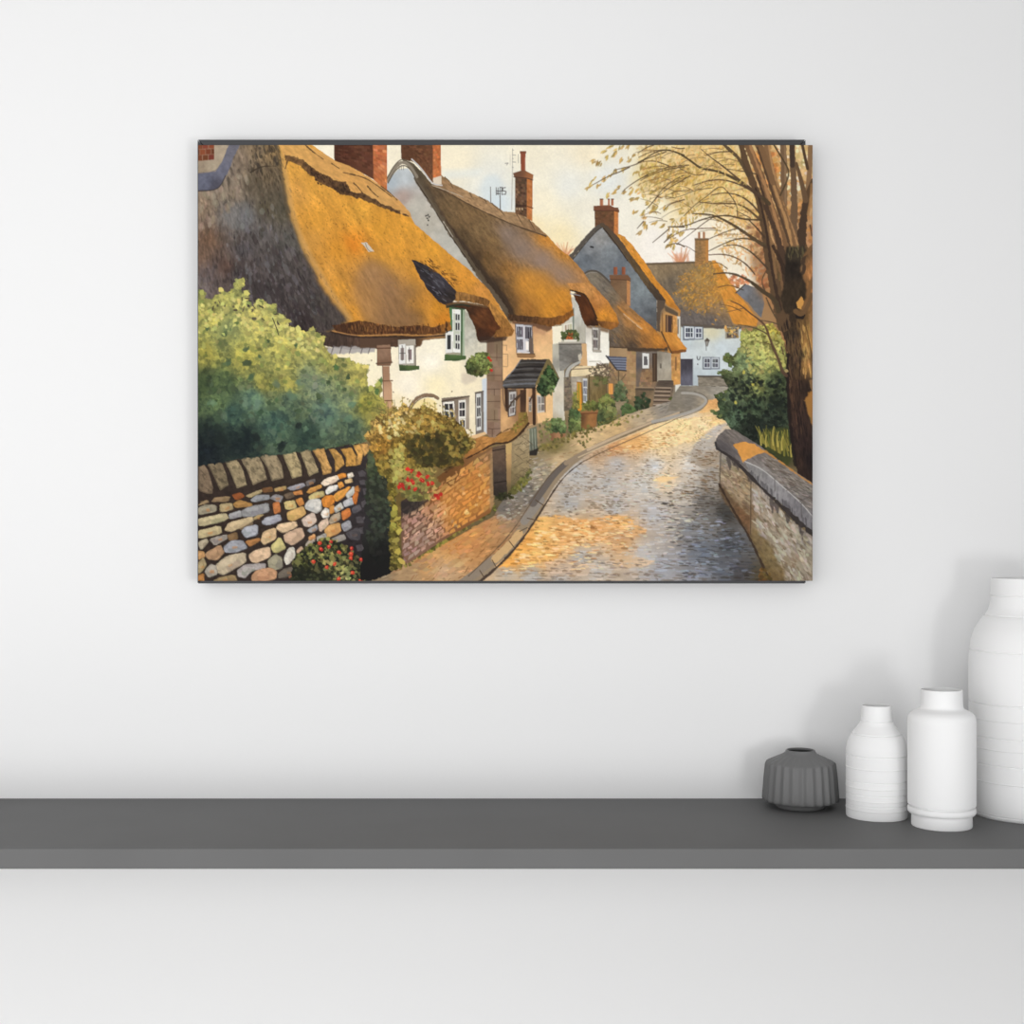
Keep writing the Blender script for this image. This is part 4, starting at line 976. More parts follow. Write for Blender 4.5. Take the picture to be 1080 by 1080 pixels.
STONES = [
    ([(105, 500), (150, 470), (165, 480), (120, 498)], (150, 125, 90)),
    ([(180, 480), (205, 455), (285, 450), (270, 478)], (140, 114, 82)),
    ([(300, 440), (345, 430), (370, 450), (320, 470)], (140, 76, 38)),
    ([(375, 445), (465, 410), (468, 425), (400, 455)], (162, 142, 102)),
    ([(470, 405), (520, 395), (530, 420), (480, 428)], (112, 76, 46)),
    ([(540, 405), (600, 390), (603, 410), (545, 422)], (166, 136, 86)),
    ([(612, 400), (700, 372), (712, 392), (640, 415)], (150, 146, 150)),
    ([(720, 365), (765, 350), (768, 370), (725, 392)], (104, 96, 92)),
    ([(105, 515), (150, 500), (205, 500), (205, 535), (110, 552)], (150, 140, 116)),
    ([(228, 495), (295, 487), (300, 525), (235, 537)], (170, 148, 106)),
    ([(305, 490), (345, 472), (410, 490), (405, 505), (320, 515)], (166, 122, 66)),
    ([(405, 470), (440, 445), (505, 440), (508, 465), (420, 480)], (142, 142, 144)),
    ([(515, 460), (545, 440), (585, 450), (570, 485)], (140, 135, 134)),
    ([(595, 440), (640, 425), (650, 450), (610, 465)], (104, 86, 68)),
    ([(645, 425), (690, 415), (697, 437), (655, 440)], (192, 124, 64)),
    ([(725, 425), (740, 405), (800, 383), (805, 400), (745, 430)], (200, 142, 68)),
    ([(805, 375), (830, 350), (895, 328), (912, 345), (880, 365), (830, 390)], (232, 210, 184)),
    ([(900, 325), (940, 318), (945, 340), (910, 347)], (216, 134, 50)),
    ([(955, 325), (980, 315), (985, 335), (960, 345)], (232, 216, 196)),
    ([(105, 575), (260, 545), (275, 580), (115, 622)], (184, 168, 128)),
    ([(282, 550), (345, 530), (350, 562), (290, 577)], (156, 154, 152)),
    ([(355, 530), (400, 510), (500, 487), (508, 535), (420, 560), (360, 562)], (146, 144, 142)),
    ([(530, 490), (565, 480), (572, 530), (540, 548)], (194, 116, 62)),
    ([(597, 482), (650, 473), (660, 515), (605, 525)], (206, 182, 118)),
    ([(660, 470), (695, 455), (705, 490), (680, 505)], (200, 132, 64)),
    ([(735, 450), (770, 430), (815, 420), (820, 445), (745, 470)], (192, 172, 112)),
    ([(715, 500), (740, 470), (800, 465), (803, 525), (775, 542), (720, 520)], (202, 196, 186)),
    ([(810, 470), (830, 448), (870, 445), (878, 480), (850, 510), (820, 505)], (216, 132, 48)),
    ([(832, 420), (850, 395), (900, 385), (890, 410), (840, 438)], (224, 216, 206)),
    ([(900, 375), (920, 368), (932, 390), (910, 402)], (222, 150, 62)),
    ([(940, 360), (975, 347), (978, 368), (945, 375)], (220, 182, 124)),
    ([(875, 440), (960, 395), (970, 400), (930, 450), (890, 478)], (226, 152, 64)),
    ([(945, 440), (990, 390), (995, 430), (960, 460)], (192, 188, 178)),
    ([(995, 400), (1015, 390), (1015, 420), (1000, 425)], (190, 120, 58)),
    ([(105, 645), (230, 615), (235, 660), (110, 690)], (182, 164, 122)),
    ([(255, 640), (285, 598), (410, 565), (418, 590), (370, 615), (300, 648)], (190, 166, 126)),
    ([(420, 570), (450, 555), (480, 555), (430, 580)], (166, 142, 96)),
    ([(468, 600), (490, 570), (565, 553), (575, 585), (500, 612)], (166, 166, 172)),
    ([(612, 545), (640, 530), (700, 505), (718, 550), (650, 588), (618, 580)], (208, 164, 98)),
    ([(550, 630), (565, 608), (655, 592), (668, 620), (590, 655)], (216, 184, 144)),
    ([(695, 580), (760, 540), (778, 590), (740, 620), (710, 615)], (208, 184, 164)),
    ([(805, 545), (830, 515), (850, 530), (845, 565), (815, 570)], (226, 216, 202)),
    ([(855, 510), (875, 500), (880, 535), (855, 548)], (206, 138, 62)),
    ([(880, 515), (915, 485), (930, 515), (890, 540)], (186, 182, 172)),
    ([(930, 480), (980, 455), (990, 490), (940, 510)], (182, 180, 180)),
    ([(985, 455), (1000, 425), (1015, 430), (1005, 490), (990, 488)], (190, 106, 44)),
    ([(980, 520), (1020, 495), (1035, 525), (990, 545)], (88, 82, 85)),
    ([(920, 540), (965, 515), (972, 555), (930, 585)], (202, 116, 54)),
    ([(850, 590), (870, 560), (910, 540), (910, 580), (860, 605)], (172, 152, 126)),
    ([(790, 610), (810, 590), (840, 575), (845, 610), (800, 650)], (216, 186, 160)),
    ([(825, 640), (850, 615), (910, 600), (915, 650), (840, 685)], (206, 154, 90)),
    ([(920, 610), (965, 585), (975, 625), (935, 650)], (150, 148, 150)),
    ([(945, 660), (1000, 630), (1030, 640), (1020, 700), (970, 690)], (75, 70, 72)),
    ([(105, 710), (150, 690), (160, 710), (120, 752)], (166, 152, 126)),
    ([(170, 690), (265, 665), (270, 690), (200, 728)], (150, 140, 128)),
    ([(272, 670), (320, 655), (330, 690), (285, 698)], (130, 100, 66)),
    ([(355, 645), (375, 625), (440, 612), (440, 665), (375, 683)], (166, 166, 172)),
    ([(463, 700), (480, 650), (545, 628), (545, 690), (480, 722)], (206, 172, 128)),
    ([(595, 665), (690, 625), (710, 680), (640, 725), (600, 705)], (198, 164, 134)),
    ([(728, 640), (775, 610), (782, 635), (745, 655)], (152, 152, 152)),
    ([(372, 705), (450, 685), (455, 700), (400, 735)], (166, 112, 62)),
    ([(520, 735), (570, 680), (603, 745), (540, 770)], (196, 182, 118)),
    ([(105, 760), (135, 765), (140, 790), (105, 810)], (196, 146, 92)),
    ([(145, 775), (230, 725), (250, 770), (210, 810), (165, 805)], (172, 134, 98)),
    ([(252, 740), (290, 705), (350, 700), (383, 740), (320, 765), (262, 768)], (150, 150, 155)),
    ([(595, 800), (620, 745), (650, 740), (655, 790), (610, 840)], (206, 198, 182)),
    ([(668, 760), (690, 735), (705, 760), (700, 790), (670, 800)], (190, 156, 126)),
    ([(395, 785), (425, 760), (510, 735), (515, 790), (440, 825), (410, 820)], (212, 178, 142)),
    ([(205, 840), (270, 790), (370, 768), (375, 825), (300, 860), (250, 895), (215, 880)], (186, 168, 138)),
    ([(105, 830), (135, 800), (150, 840), (120, 880), (105, 885)], (166, 146, 106)),
    ([(143, 875), (175, 838), (205, 845), (212, 890), (165, 908)], (166, 156, 140)),
    ([(503, 815), (545, 780), (580, 800), (583, 850), (540, 868), (510, 850)], (152, 144, 118)),
    ([(330, 870), (370, 840), (485, 830), (485, 860), (410, 870), (375, 910), (335, 905)], (166, 156, 150)),
    ([(645, 815), (690, 795), (690, 815), (655, 835)], (152, 122, 72)),
    ([(412, 900), (440, 870), (510, 855), (550, 875), (545, 915), (490, 930), (415, 930)], (190, 142, 104)),
    ([(195, 925), (230, 910), (310, 895), (325, 932), (200, 935)], (150, 126, 86)),
    ([(560, 890), (600, 860), (690, 840), (690, 870), (620, 900), (565, 915)], (102, 92, 80)),
    ([(105, 900), (135, 890), (138, 935), (105, 940)], (176, 118, 62)),
    ([(620, 910), (640, 890), (640, 920)], (140, 86, 62)),
    ([(715, 730), (740, 690), (770, 680), (760, 720), (720, 745)], (166, 152, 136)),
    ([(735, 680), (765, 665), (770, 680), (740, 700)], (206, 152, 98)),
    ([(780, 680), (830, 660), (830, 690), (790, 710)], (168, 162, 150)),
    ([(860, 690), (930, 665), (945, 690), (900, 710)], (150, 142, 132)),
]


def paint_left_wall():
    region([(100, 250), (440, 210), (820, 160), (1060, 145), (1090, 190), (1060, 270), (1075, 400), (1070, 640), (1040, 940), (100, 945)],
           [(200, 600, (50, 38, 32)), (600, 400, (54, 42, 34)), (800, 600, (56, 44, 38)), (1020, 500, (50, 44, 46)), (1000, 800, (40, 34, 36))], cI, rough=.4, tex=[(.15, 3, 3, 0)])
    for pts, col in STONES:
        dark = tuple(int(v * .74) for v in col)
        q = cI(pts)
        mx = sum(p[0] for p in q) / len(q)
        my = sum(p[1] for p in q) / len(q)

        def grow(k, ox=0.0, oy=0.0):
            o = []
            for p in q:
                d = math.hypot(p[0] - mx, p[1] - my) or 1
                o.append((mx + (p[0] - mx) * (1 + k / d) + ox, my + (p[1] - my) * (1 + k / d) + oy))
            m = len(o)
            return [r for i in range(m) for r in ((o[i - 1][0] * .14 + o[i][0] * .86, o[i - 1][1] * .14 + o[i][1] * .86), (o[i][0] * .86 + o[(i + 1) % m][0] * .14, o[i][1] * .86 + o[(i + 1) % m][1] * .14))]
        region(grow(1.15), dark, rough=.45, tex=[(.1, 3, 3, 0)])
        region(grow(.45, -.15, -.2), col, rough=.5, tex=[(.12, 4, 2.5, 20), (.04, 1.2, 1.2, 0)])
        w = max(p[0] for p in q) - min(p[0] for p in q)
        h = max(p[1] for p in q) - min(p[1] for p in q)
        t = RNG.random()
        if w > 5:
            g = grow(.2)
            e = [(p[0] * .5 + (mx + w * (t - .5)) * .5 + .8, p[1] * .6 + (my + h * .25) * .4) for p in g]
            region(e, tuple(v * (.8 + .1 * RNG.random()) for v in col), rough=.9, alpha=.55)
            e = [(p[0] * .45 + (mx - w * .15) * .55, p[1] * .4 + (my - h * .15) * .6) for p in g]
            region(e, tuple(min(255, v * 1.1 + 6) for v in col), rough=.9, alpha=.6)
        if RNG.random() < .4:
            region([(mx - 2, my), (mx + 2 + RNG.random() * 2, my - 1), (mx + 3, my + 2), (mx - 1, my + 2.4)], (200, 124, 62), rough=.8, alpha=.45)
        if RNG.random() < .6:
            k = 1 + .1 * RNG.random()
            region([(mx - 3, my - 1.5), (mx + 2, my - 2), (mx + 1, my + 1), (mx - 2, my + 1.5)], tuple(min(255, v * k) for v in col), rough=.8, alpha=.6)
    for (x, y, w, h) in ((1010, 300, 50, 36), (1020, 350, 44, 34), (1040, 400, 36, 40), (1030, 470, 40, 40), (1000, 560, 50, 40), (1020, 620, 46, 40), (1040, 560, 30, 40), (960, 640, 50, 40), (1000, 720, 60, 40), (1040, 780, 40, 50)):
        region([(x, y + 8), (x + w * .6, y), (x + w, y + h * .4), (x + w * .9, y + h), (x + w * .2, y + h)], (84, 78, 80), cI, rough=.5, alpha=.8, tex=[(.15, 3, 3, 0)])
    for pts, col in CAPS:
        region(pts, tuple(int(v * .78) for v in col), cI, rough=.4, tex=[(.1, 4, 3, 60)])
        q = cI(pts)
        mx = sum(p[0] for p in q) / len(q)
        my = sum(p[1] for p in q) / len(q)
        region([(mx + (p[0] - mx) * .88 + .5, my + (p[1] - my) * .92 - .2) for p in q], col, rough=.6, tex=[(.14, 5, 3, 60), (.06, 1.4, 1.4, 0)], speck=(.2, .3, 4, 2.4, 50))
    # roses at the wall's foot
    area = [(650, 800), (690, 760), (740, 720), (800, 690), (870, 690), (960, 740), (1020, 790), (1060, 850), (1075, 945), (630, 945)]
    region(area, (34, 36, 26), cI, rough=1.6)
    foliage(area, [(720, 800, (96, 96, 48)), (830, 780, (150, 146, 78)), (900, 850, (138, 134, 74)), (950, 900, (150, 146, 88)), (700, 900, (40, 44, 30)), (1000, 820, (86, 84, 48)), (800, 900, (52, 54, 34)), (850, 720, (120, 116, 60))],
            330, 1.9, cI, amp=.45, alpha=.85)
    foliage(area, [(800, 850, (32, 34, 24))], 70, 1.9, cI, amp=.3, alpha=.7)
    for x, y in ((795, 712), (860, 705), (805, 748), (850, 735), (905, 765), (978, 745), (975, 775), (975, 800), (1033, 808), (760, 818), (835, 852), (880, 833), (982, 885), (905, 918), (1058, 900), (1028, 928)):
        px, py = cI([(x, y)])[0]
        dab(px, py, blob(2.2, 7, .3), np.array((206, 60, 40) if RNG.random() < .6 else (192, 36, 34), float), .95)
        dab(px - .5, py - .6, blob(1.0, 6, .3), np.array((238, 120, 80), float), .8)


def paint_left_bush():
    out = [(80, 130), (100, 118), (122, 128), (120, 155), (150, 165), (165, 145), (195, 135), (185, 110), (205, 112), (212, 132), (240, 130), (262, 95), (272, 68), (308, 66), (300, 100), (282, 115), (300, 135), (325, 115), (320, 165), (350, 200), (362, 165), (395, 168),
           (420, 190), (460, 185), (450, 230), (500, 240), (522, 262), (500, 285), (560, 300), (580, 320), (610, 310), (640, 295), (645, 315), (690, 340), (680, 380), (720, 430), (760, 440), (800, 440), (840, 470), (895, 470), (885, 520), (890, 580), (930, 570), (940, 540), (955, 560),
           (950, 620), (1000, 700), (945, 760), (890, 800), (880, 835), (600, 875), (300, 915), (80, 950)]
    region(out, [(150, 250, (160, 154, 66)), (350, 270, (166, 160, 74)), (550, 350, (160, 154, 72)), (300, 450, (132, 128, 54)), (500, 480, (134, 134, 62)), (700, 480, (140, 140, 66)), (850, 520, (150, 146, 70)), (200, 560, (52, 66, 44)),
                 (350, 620, (62, 84, 64)), (500, 650, (60, 80, 60)), (650, 580, (90, 106, 74)), (250, 700, (46, 62, 50)), (450, 740, (50, 70, 56)), (700, 720, (62, 82, 66)), (900, 680, (120, 116, 50)), (150, 800, (26, 32, 30)), (300, 850, (24, 32, 30)), (600, 820, (36, 48, 42)), (120, 890, (26, 32, 36)), (850, 800, (60, 66, 40))],
           cE, rough=1.4, tex=[(.15, 4, 4, 0)])
    cols = [(150, 250, (190, 184, 88)), (350, 270, (196, 190, 96)), (550, 350, (194, 188, 96)), (200, 350, (150, 154, 80)), (220, 300, (128, 140, 84)), (300, 450, (178, 172, 76)), (500, 480, (176, 172, 84)), (520, 400, (186, 180, 88)), (700, 450, (176, 172, 84)), (850, 520, (180, 172, 84)),
            (120, 420, (168, 162, 70)), (200, 550, (84, 104, 62)), (120, 560, (60, 76, 46)), (350, 630, (92, 122, 94)), (520, 640, (92, 114, 82)), (520, 560, (160, 156, 72)), (650, 580, (124, 142, 104)), (600, 540, (118, 134, 96)), (250, 700, (62, 88, 70)), (450, 740, (72, 100, 80)), (700, 700, (92, 118, 96)), (800, 640, (130, 146, 98)),
            (880, 660, (150, 146, 60)), (150, 800, (32, 42, 38)), (300, 830, (34, 46, 42)), (600, 800, (48, 68, 56)), (120, 890, (26, 34, 36)), (820, 760, (84, 106, 78)), (930, 720, (160, 150, 70)), (180, 650, (90, 112, 70)), (400, 560, (140, 140, 66))]
    cols = [(x, y, tuple(int(v * k) for v, k in zip(c, (.93, .92, .98)))) for x, y, c in cols]
    camo(out, cols, cE, 6.0, .24, 1, 1.6, cool=.10, edge=.2)
    camo(out, cols, cE, 3.6, .20, 1, 1.6, cool=.06, alpha=.55, edge=.2)
    foliage(out, cols, 260, 2.7, cE, amp=.22, alpha=.7, jag=.6)
    foliage(out, [(x, y, tuple(int(v * k) for v, k in zip(c, (.74, .80, .80)))) for x, y, c in cols], 170, 2.1, cE, amp=.2, alpha=.7, jag=.6)
    # dark gaps between leaves
    for x, y, r in ((315, 395, 4), (215, 325, 3.6), (225, 460, 5), (320, 462, 5.6), (340, 530, 5), (740, 485, 4.4), (700, 555, 3.8), (800, 530, 4), (550, 378, 3), (375, 430, 2.8), (935, 590, 3), (660, 620, 5), (560, 690, 4), (250, 580, 6), (780, 590, 3.4), (140, 600, 4), (180, 820, 8), (360, 820, 6), (560, 760, 5), (480, 850, 7), (150, 560, 4), (420, 360, 2.6), (130, 300, 2.6), (460, 640, 3)):
        for k in range(3):
            px, py = cE([(x + r * 3 * (RNG.random() - .5), y + r * 3 * (RNG.random() - .5))])[0]
            dab(px, py, blob(r * .5, 9, .6, 1.6, RNG.random() * 3), jitter((70, 88, 58) if y < 700 else (28, 36, 34), .2), .7)
    for x, y, r in ((155, 645, 5), (310, 650, 6), (360, 660, 6), (440, 790, 5), (680, 800, 5), (210, 720, 5), (600, 770, 4), (790, 720, 6), (700, 740, 6), (530, 620, 6), (460, 560, 5), (560, 560, 5), (820, 660, 5)):
        for k in range(2):
            px, py = cE([(x + r * 3 * (RNG.random() - .5), y + r * 3 * (RNG.random() - .5))])[0]
            dab(px, py, blob(r * .6, 9, .6, 1.5, RNG.random() * 3), jitter((100, 124, 98), .12), .5)
    foliage([(90, 180), (280, 130), (450, 200), (560, 320), (700, 350), (640, 420), (300, 330), (90, 330)], [(300, 250, (210, 200, 112)), (560, 360, (210, 200, 114))], 120, 1.9, cE, amp=.08, alpha=.75, jag=.6)
    strokes([(90, 190), (280, 120), (460, 200), (640, 310), (600, 340), (300, 240)], [(300, 200, (66, 58, 50)), (560, 300, (58, 50, 48))], 26, 5, 1.8, 60, cE, alpha=.75, spread=70)
    for x, y in ((105, 128), (288, 86), (316, 130), (380, 180), (440, 196), (480, 242), (512, 264), (560, 302), (628, 300), (800, 450), (845, 475), (880, 480), (740, 432), (940, 560), (930, 600), (905, 580), (248, 140), (195, 112), (200, 150)):
        dab(*cE([(x, y)])[0], blob(2.6, 7, .5, 1.3, RNG.random() * 3), jitter((196, 190, 100), .15), .95)
    for x, y in ((935, 595), (740, 480), (955, 545)):
        dab(*cE([(x, y)])[0], blob(2.6, 7, .5, 1.3, 1.2), np.array((80, 110, 60), float), .9)
    line([(440, 250), (460, 300), (468, 330)], .9, .7, (40, 34, 34), cE)


def paint_front_garden():
    # ivy in shade against the gap
    region([(150, 180), (200, 170), (290, 350), (300, 600), (330, 860), (190, 925), (150, 930), (110, 920), (125, 700), (150, 300)],
           [(200, 250, (58, 64, 44)), (220, 400, (40, 44, 34)), (200, 600, (36, 38, 32)), (220, 800, (24, 24, 22)), (170, 900, (24, 22, 22)), (140, 600, (46, 42, 44))], cJ, rough=1.5)
    foliage([(160, 180), (270, 200), (300, 500), (280, 800), (150, 850), (140, 400)], [(200, 250, (76, 88, 60)), (230, 400, (56, 62, 46)), (200, 600, (50, 56, 44)), (220, 800, (28, 28, 26))], 260, 2.2, cJ, amp=.35, alpha=.7)
    # brick wall along the lane
    region([(340, 480), (560, 330), (720, 215), (862, 168), (868, 495), (845, 545), (560, 710), (380, 830), (345, 830)],
           [(400, 600, (120, 84, 66)), (600, 480, (156, 92, 40)), (760, 400, (150, 90, 40)), (840, 300, (128, 96, 62)), (380, 520, (60, 48, 44)), (600, 330, (110, 70, 34)), (450, 750, (132, 96, 76))], cJ, rough=.4)
    wallc = [(400, 600, (176, 138, 118)), (450, 700, (190, 152, 130)), (380, 780, (166, 134, 124)), (560, 520, (206, 152, 104)), (600, 450, (214, 146, 72)), (700, 480, (220, 146, 62)), (740, 340, (206, 134, 62)), (800, 420, (214, 140, 58)), (820, 250, (176, 132, 84)), (845, 400, (180, 152, 108)), (640, 600, (216, 138, 56)), (520, 620, (196, 150, 120)), (600, 380, (200, 140, 80))]
    courses([(350, 520), (866, 168), (866, 510), (355, 826)], 12, 13, cp(cJ, wallc), cJ, gap=.2, jit=.5, amp=.16, alpha=.9)
    strokes([(350, 540), (620, 330), (860, 190), (860, 500), (360, 820)], wallc, 120, 4.5, 1.8, -33, cJ, amp=.2, alpha=.55, spread=8, mul=(.75, 1.15))
    strokes([(350, 540), (620, 330), (860, 190), (860, 500), (360, 820)], [(600, 500, (112, 68, 34)), (420, 650, (90, 66, 56))], 110, 3.2, 1.1, -33, cJ, alpha=.6, spread=14)
    region([(560, 460), (700, 330), (850, 230), (850, 500), (700, 590), (590, 640)], [(600, 470, (216, 146, 70)), (760, 420, (214, 138, 58)), (700, 560, (222, 146, 56))], cJ, soft=3, alpha=.42)
    foliage([(520, 590), (620, 420), (840, 290), (850, 470), (560, 680)], [(600, 550, (236, 192, 140)), (800, 350, (220, 176, 120))], 14, 1.7, cJ, alpha=.45)
    region([(848, 200), (868, 180), (870, 500), (846, 530)], (150, 122, 86), cJ, soft=.5, alpha=.7)
    region([(340, 480), (430, 460), (500, 470), (440, 520), (352, 560)], (46, 40, 38), cJ, rough=1.5, soft=1.0, alpha=.85)
    # second stretch of wall with its pier
    region([(860, 170), (948, 150), (952, 440), (930, 460), (866, 440)], [(880, 200, (104, 82, 64)), (930, 250, (92, 72, 58)), (900, 340, (70, 58, 50)), (890, 430, (50, 42, 36))], cJ, tex=[(.1, 4, 3, 0)])
    line([(862, 190), (935, 176)], 1.2, 1.0, (50, 40, 34), cJ)
    line([(872, 372), (948, 360)], 1.2, 1.2, (40, 32, 28), cJ)
    region([(935, 150), (972, 142), (975, 210), (940, 218)], (196, 160, 100), cJ, rough=.3)
    region([(938, 210), (972, 205), (968, 440), (945, 440)], [(955, 230, (190, 150, 96)), (955, 330, (146, 116, 76)), (955, 420, (104, 88, 56))], cJ, rough=.3)
    region([(970, 145), (1070, 66), (1072, 312), (965, 440)], [(1000, 200, (158, 136, 98)), (1050, 150, (164, 144, 108)), (1050, 280, (150, 130, 92)), (990, 350, (128, 110, 74)), (970, 420, (82, 76, 48))], cJ, tex=[(.1, 3, 3, 0)])
    for k in range(46):
        x = 975 + 95 * RNG.random()
        t = (x - 970) / 100
        y0, y1 = 150 - 78 * t, 425 - 110 * t
        y = y0 + (y1 - y0) * RNG.random()
        a = math.radians(-42 + 70 * (RNG.random() < .3) + 20 * RNG.random())
        l = 16 + 22 * RNG.random()
        line([(x, y), (x + l * .4 * math.cos(a), y + l * .5 * math.sin(a)), (x + l * math.cos(a), y + l * math.sin(a))], .7, .5, (92, 78, 58), cJ, .75, sm=1)
    foliage([(880, 440), (960, 420), (1080, 290), (1085, 340), (980, 460), (880, 470)], [(920, 455, (46, 46, 26)), (1020, 380, (110, 104, 48)), (1070, 310, (90, 92, 48))], 110, 1.5, cJ)
    # tiled coping
    cop = [(700, 225), (740, 130), (800, 105), (870, 118), (900, 95), (960, 75), (1005, 20), (1010, -25), (1060, -30), (1068, 30), (1040, 70), (980, 130), (940, 150), (880, 140), (820, 190), (720, 235)]
    region(cop, [(760, 160, (176, 118, 58)), (850, 120, (190, 130, 66)), (930, 100, (166, 116, 56)), (1000, 50, (150, 110, 56)), (1045, 0, (130, 104, 50)), (720, 220, (170, 110, 52))], cJ, rough=.5, tex=[(.15, 4, 2, -30)])
    for k in range(16):
        t = RNG.random()
        x, y = 730 + 320 * t, 205 - 190 * t - 10
        line([(x, y), (x + 24, y - 22 * RNG.random())], .9, .6, (96, 66, 34), cJ, .8, sm=0)
    foliage([(960, 80), (1005, 20), (1050, -20), (1060, 20), (990, 80)], [(1010, 40, (126, 116, 46))], 20, 1.2, cJ, alpha=.7)
    line([(712, 234), (800, 190), (868, 146), (930, 148), (975, 132), (1030, 82), (1068, 32)], 1.4, 2.2, (58, 38, 26), cJ, .95, rough=.5)
    # golden shrub
    gold = [(140, 100), (180, 60), (170, 20), (215, -10), (250, -30), (300, -60), (330, -40), (360, -80), (400, -40), (470, -60), (560, -20), (640, 10), (700, 60), (725, 110), (760, 140), (740, 180), (700, 210), (690, 270), (640, 280), (560, 285), (520, 270), (490, 310), (430, 300),
            (350, 340), (330, 430), (300, 470), (325, 560), (330, 640), (320, 700), (345, 800), (350, 850), (280, 870), (285, 760), (275, 640), (290, 520), (270, 430), (265, 350), (215, 320), (190, 230), (170, 180)]
    gcol = [(200, 100, (186, 142, 60)), (180, 60, (196, 156, 80)), (240, 160, (190, 138, 48)), (300, 40, (196, 160, 74)), (330, -20, (206, 170, 86)), (450, 30, (184, 144, 58)), (450, 150, (134, 106, 40)), (560, 60, (160, 126, 50)), (600, 160, (116, 92, 34)), (680, 150, (124, 102, 38)),
            (540, 230, (134, 110, 42)), (660, 250, (136, 108, 42)), (340, 170, (150, 122, 46)), (330, 300, (156, 138, 58)), (260, 300, (150, 128, 50)), (310, 420, (140, 122, 44)), (300, 560, (150, 134, 50)), (310, 760, (124, 110, 46)), (620, 60, (128, 102, 42))]
    gcol = [(x, y, tuple(int(v * k) for v, k in zip(c, (.84, .84, .88)))) for x, y, c in gcol]
    region(gold, [(x, y, tuple(int(v * .72) for v in c)) for x, y, c in gcol], cJ, rough=1.5, tex=[(.15, 4, 4, 0)])
    camo(gold, gcol, cJ, 3.4, .36, 2, 1.6)
    foliage(gold, gcol, 240, 2.2, cJ, amp=.35, alpha=.75)
    foliage(gold, gcol, 300, 1.4, cJ, amp=.4, alpha=.8)
    strokes(gold, [(300, 100, (84, 66, 30)), (600, 100, (66, 52, 22)), (300, 500, (80, 70, 30))], 120, 3.2, .9, 70, cJ, alpha=.55, spread=60)
    foliage([(200, 20), (340, -50), (520, 0), (600, 60), (400, 120), (240, 120)], [(300, 20, (222, 202, 134)), (480, 30, (190, 168, 92))], 60, 1.6, cJ, amp=.12, alpha=.8, jag=.6)
    foliage([(380, 100), (640, 80), (720, 140), (660, 260), (480, 280), (380, 220)], [(470, 180, (62, 56, 28)), (640, 180, (66, 58, 28))], 150, 2.6, cJ, amp=.25, alpha=.75, jag=.6)
    foliage([(520, 20), (680, 60), (740, 150), (660, 260), (560, 120)], [(620, 120, (150, 130, 58))], 60, 1.7, cJ, amp=.2, alpha=.7, jag=.6)
    foliage([(270, 200), (360, 150), (350, 330), (300, 400)], [(310, 280, (178, 164, 82))], 60, 2.0, cJ, amp=.2, alpha=.8)
    for x, y in ((305, 520), (315, 575), (300, 610), (330, 650), (310, 700), (318, 765), (340, 820), (300, 545)):
        dab(*cJ([(x, y)])[0], blob(3.0, 8, .4, 1.3, RNG.random() * 3), jitter((178, 164, 70), .12), .9)
    for x, y, h in ((225, 0, 60), (262, -20, 70), (300, -50, 50), (345, -60, 60), (400, -55, 45), (470, -55, 50), (530, -35, 50), (585, -10, 60), (640, 15, 60), (690, 60, 50), (735, 110, 45), (180, 40, 40), (760, 150, 30), (500, -45, 40), (615, 0, 50)):
        line([(x, y + 30), (x + 6, y - h * .3), (x + 2, y - h)], .9, .5, (120, 98, 50), cJ, .8)
        for q in range(5):
            px, py = cJ([(x + 24 * (RNG.random() - .5), y + 20 - (h + 20) * q / 4.5)])[0]
            dab(px, py, leaf(1.7, RNG.random() * 6.28), jitter((168, 144, 72), .25), .85)
    strokes([(360, 320), (560, 285), (640, 260), (600, 330)], [(500, 300, (66, 46, 24))], 18, 6, 1, -10, cJ)
    # red climber
    foliage([(360, 300), (530, 290), (560, 400), (500, 470), (380, 470), (320, 420)], [(420, 350, (150, 134, 66)), (440, 430, (110, 108, 56)), (520, 400, (150, 128, 66))], 170, 2.0, cJ, amp=.3, alpha=.85)
    for x, y in ((378, 296), (400, 308), (435, 332), (458, 355), (490, 338), (400, 360), (350, 388), (328, 398), (380, 352), (412, 372), (425, 405), (495, 378), (520, 374), (465, 362), (540, 445), (565, 438), (552, 456), (355, 405), (445, 320), (385, 400), (340, 380)):
        dab(*cJ([(x, y)])[0], blob(2.1, 7, .4, 1.2, RNG.random() * 3), jitter((192, 40, 32), .18), .95)
        if RNG.random() < .4:
            dab(*cJ([(x - 3, y - 4)])[0], blob(.9, 6), np.array((228, 96, 70), float), .8)


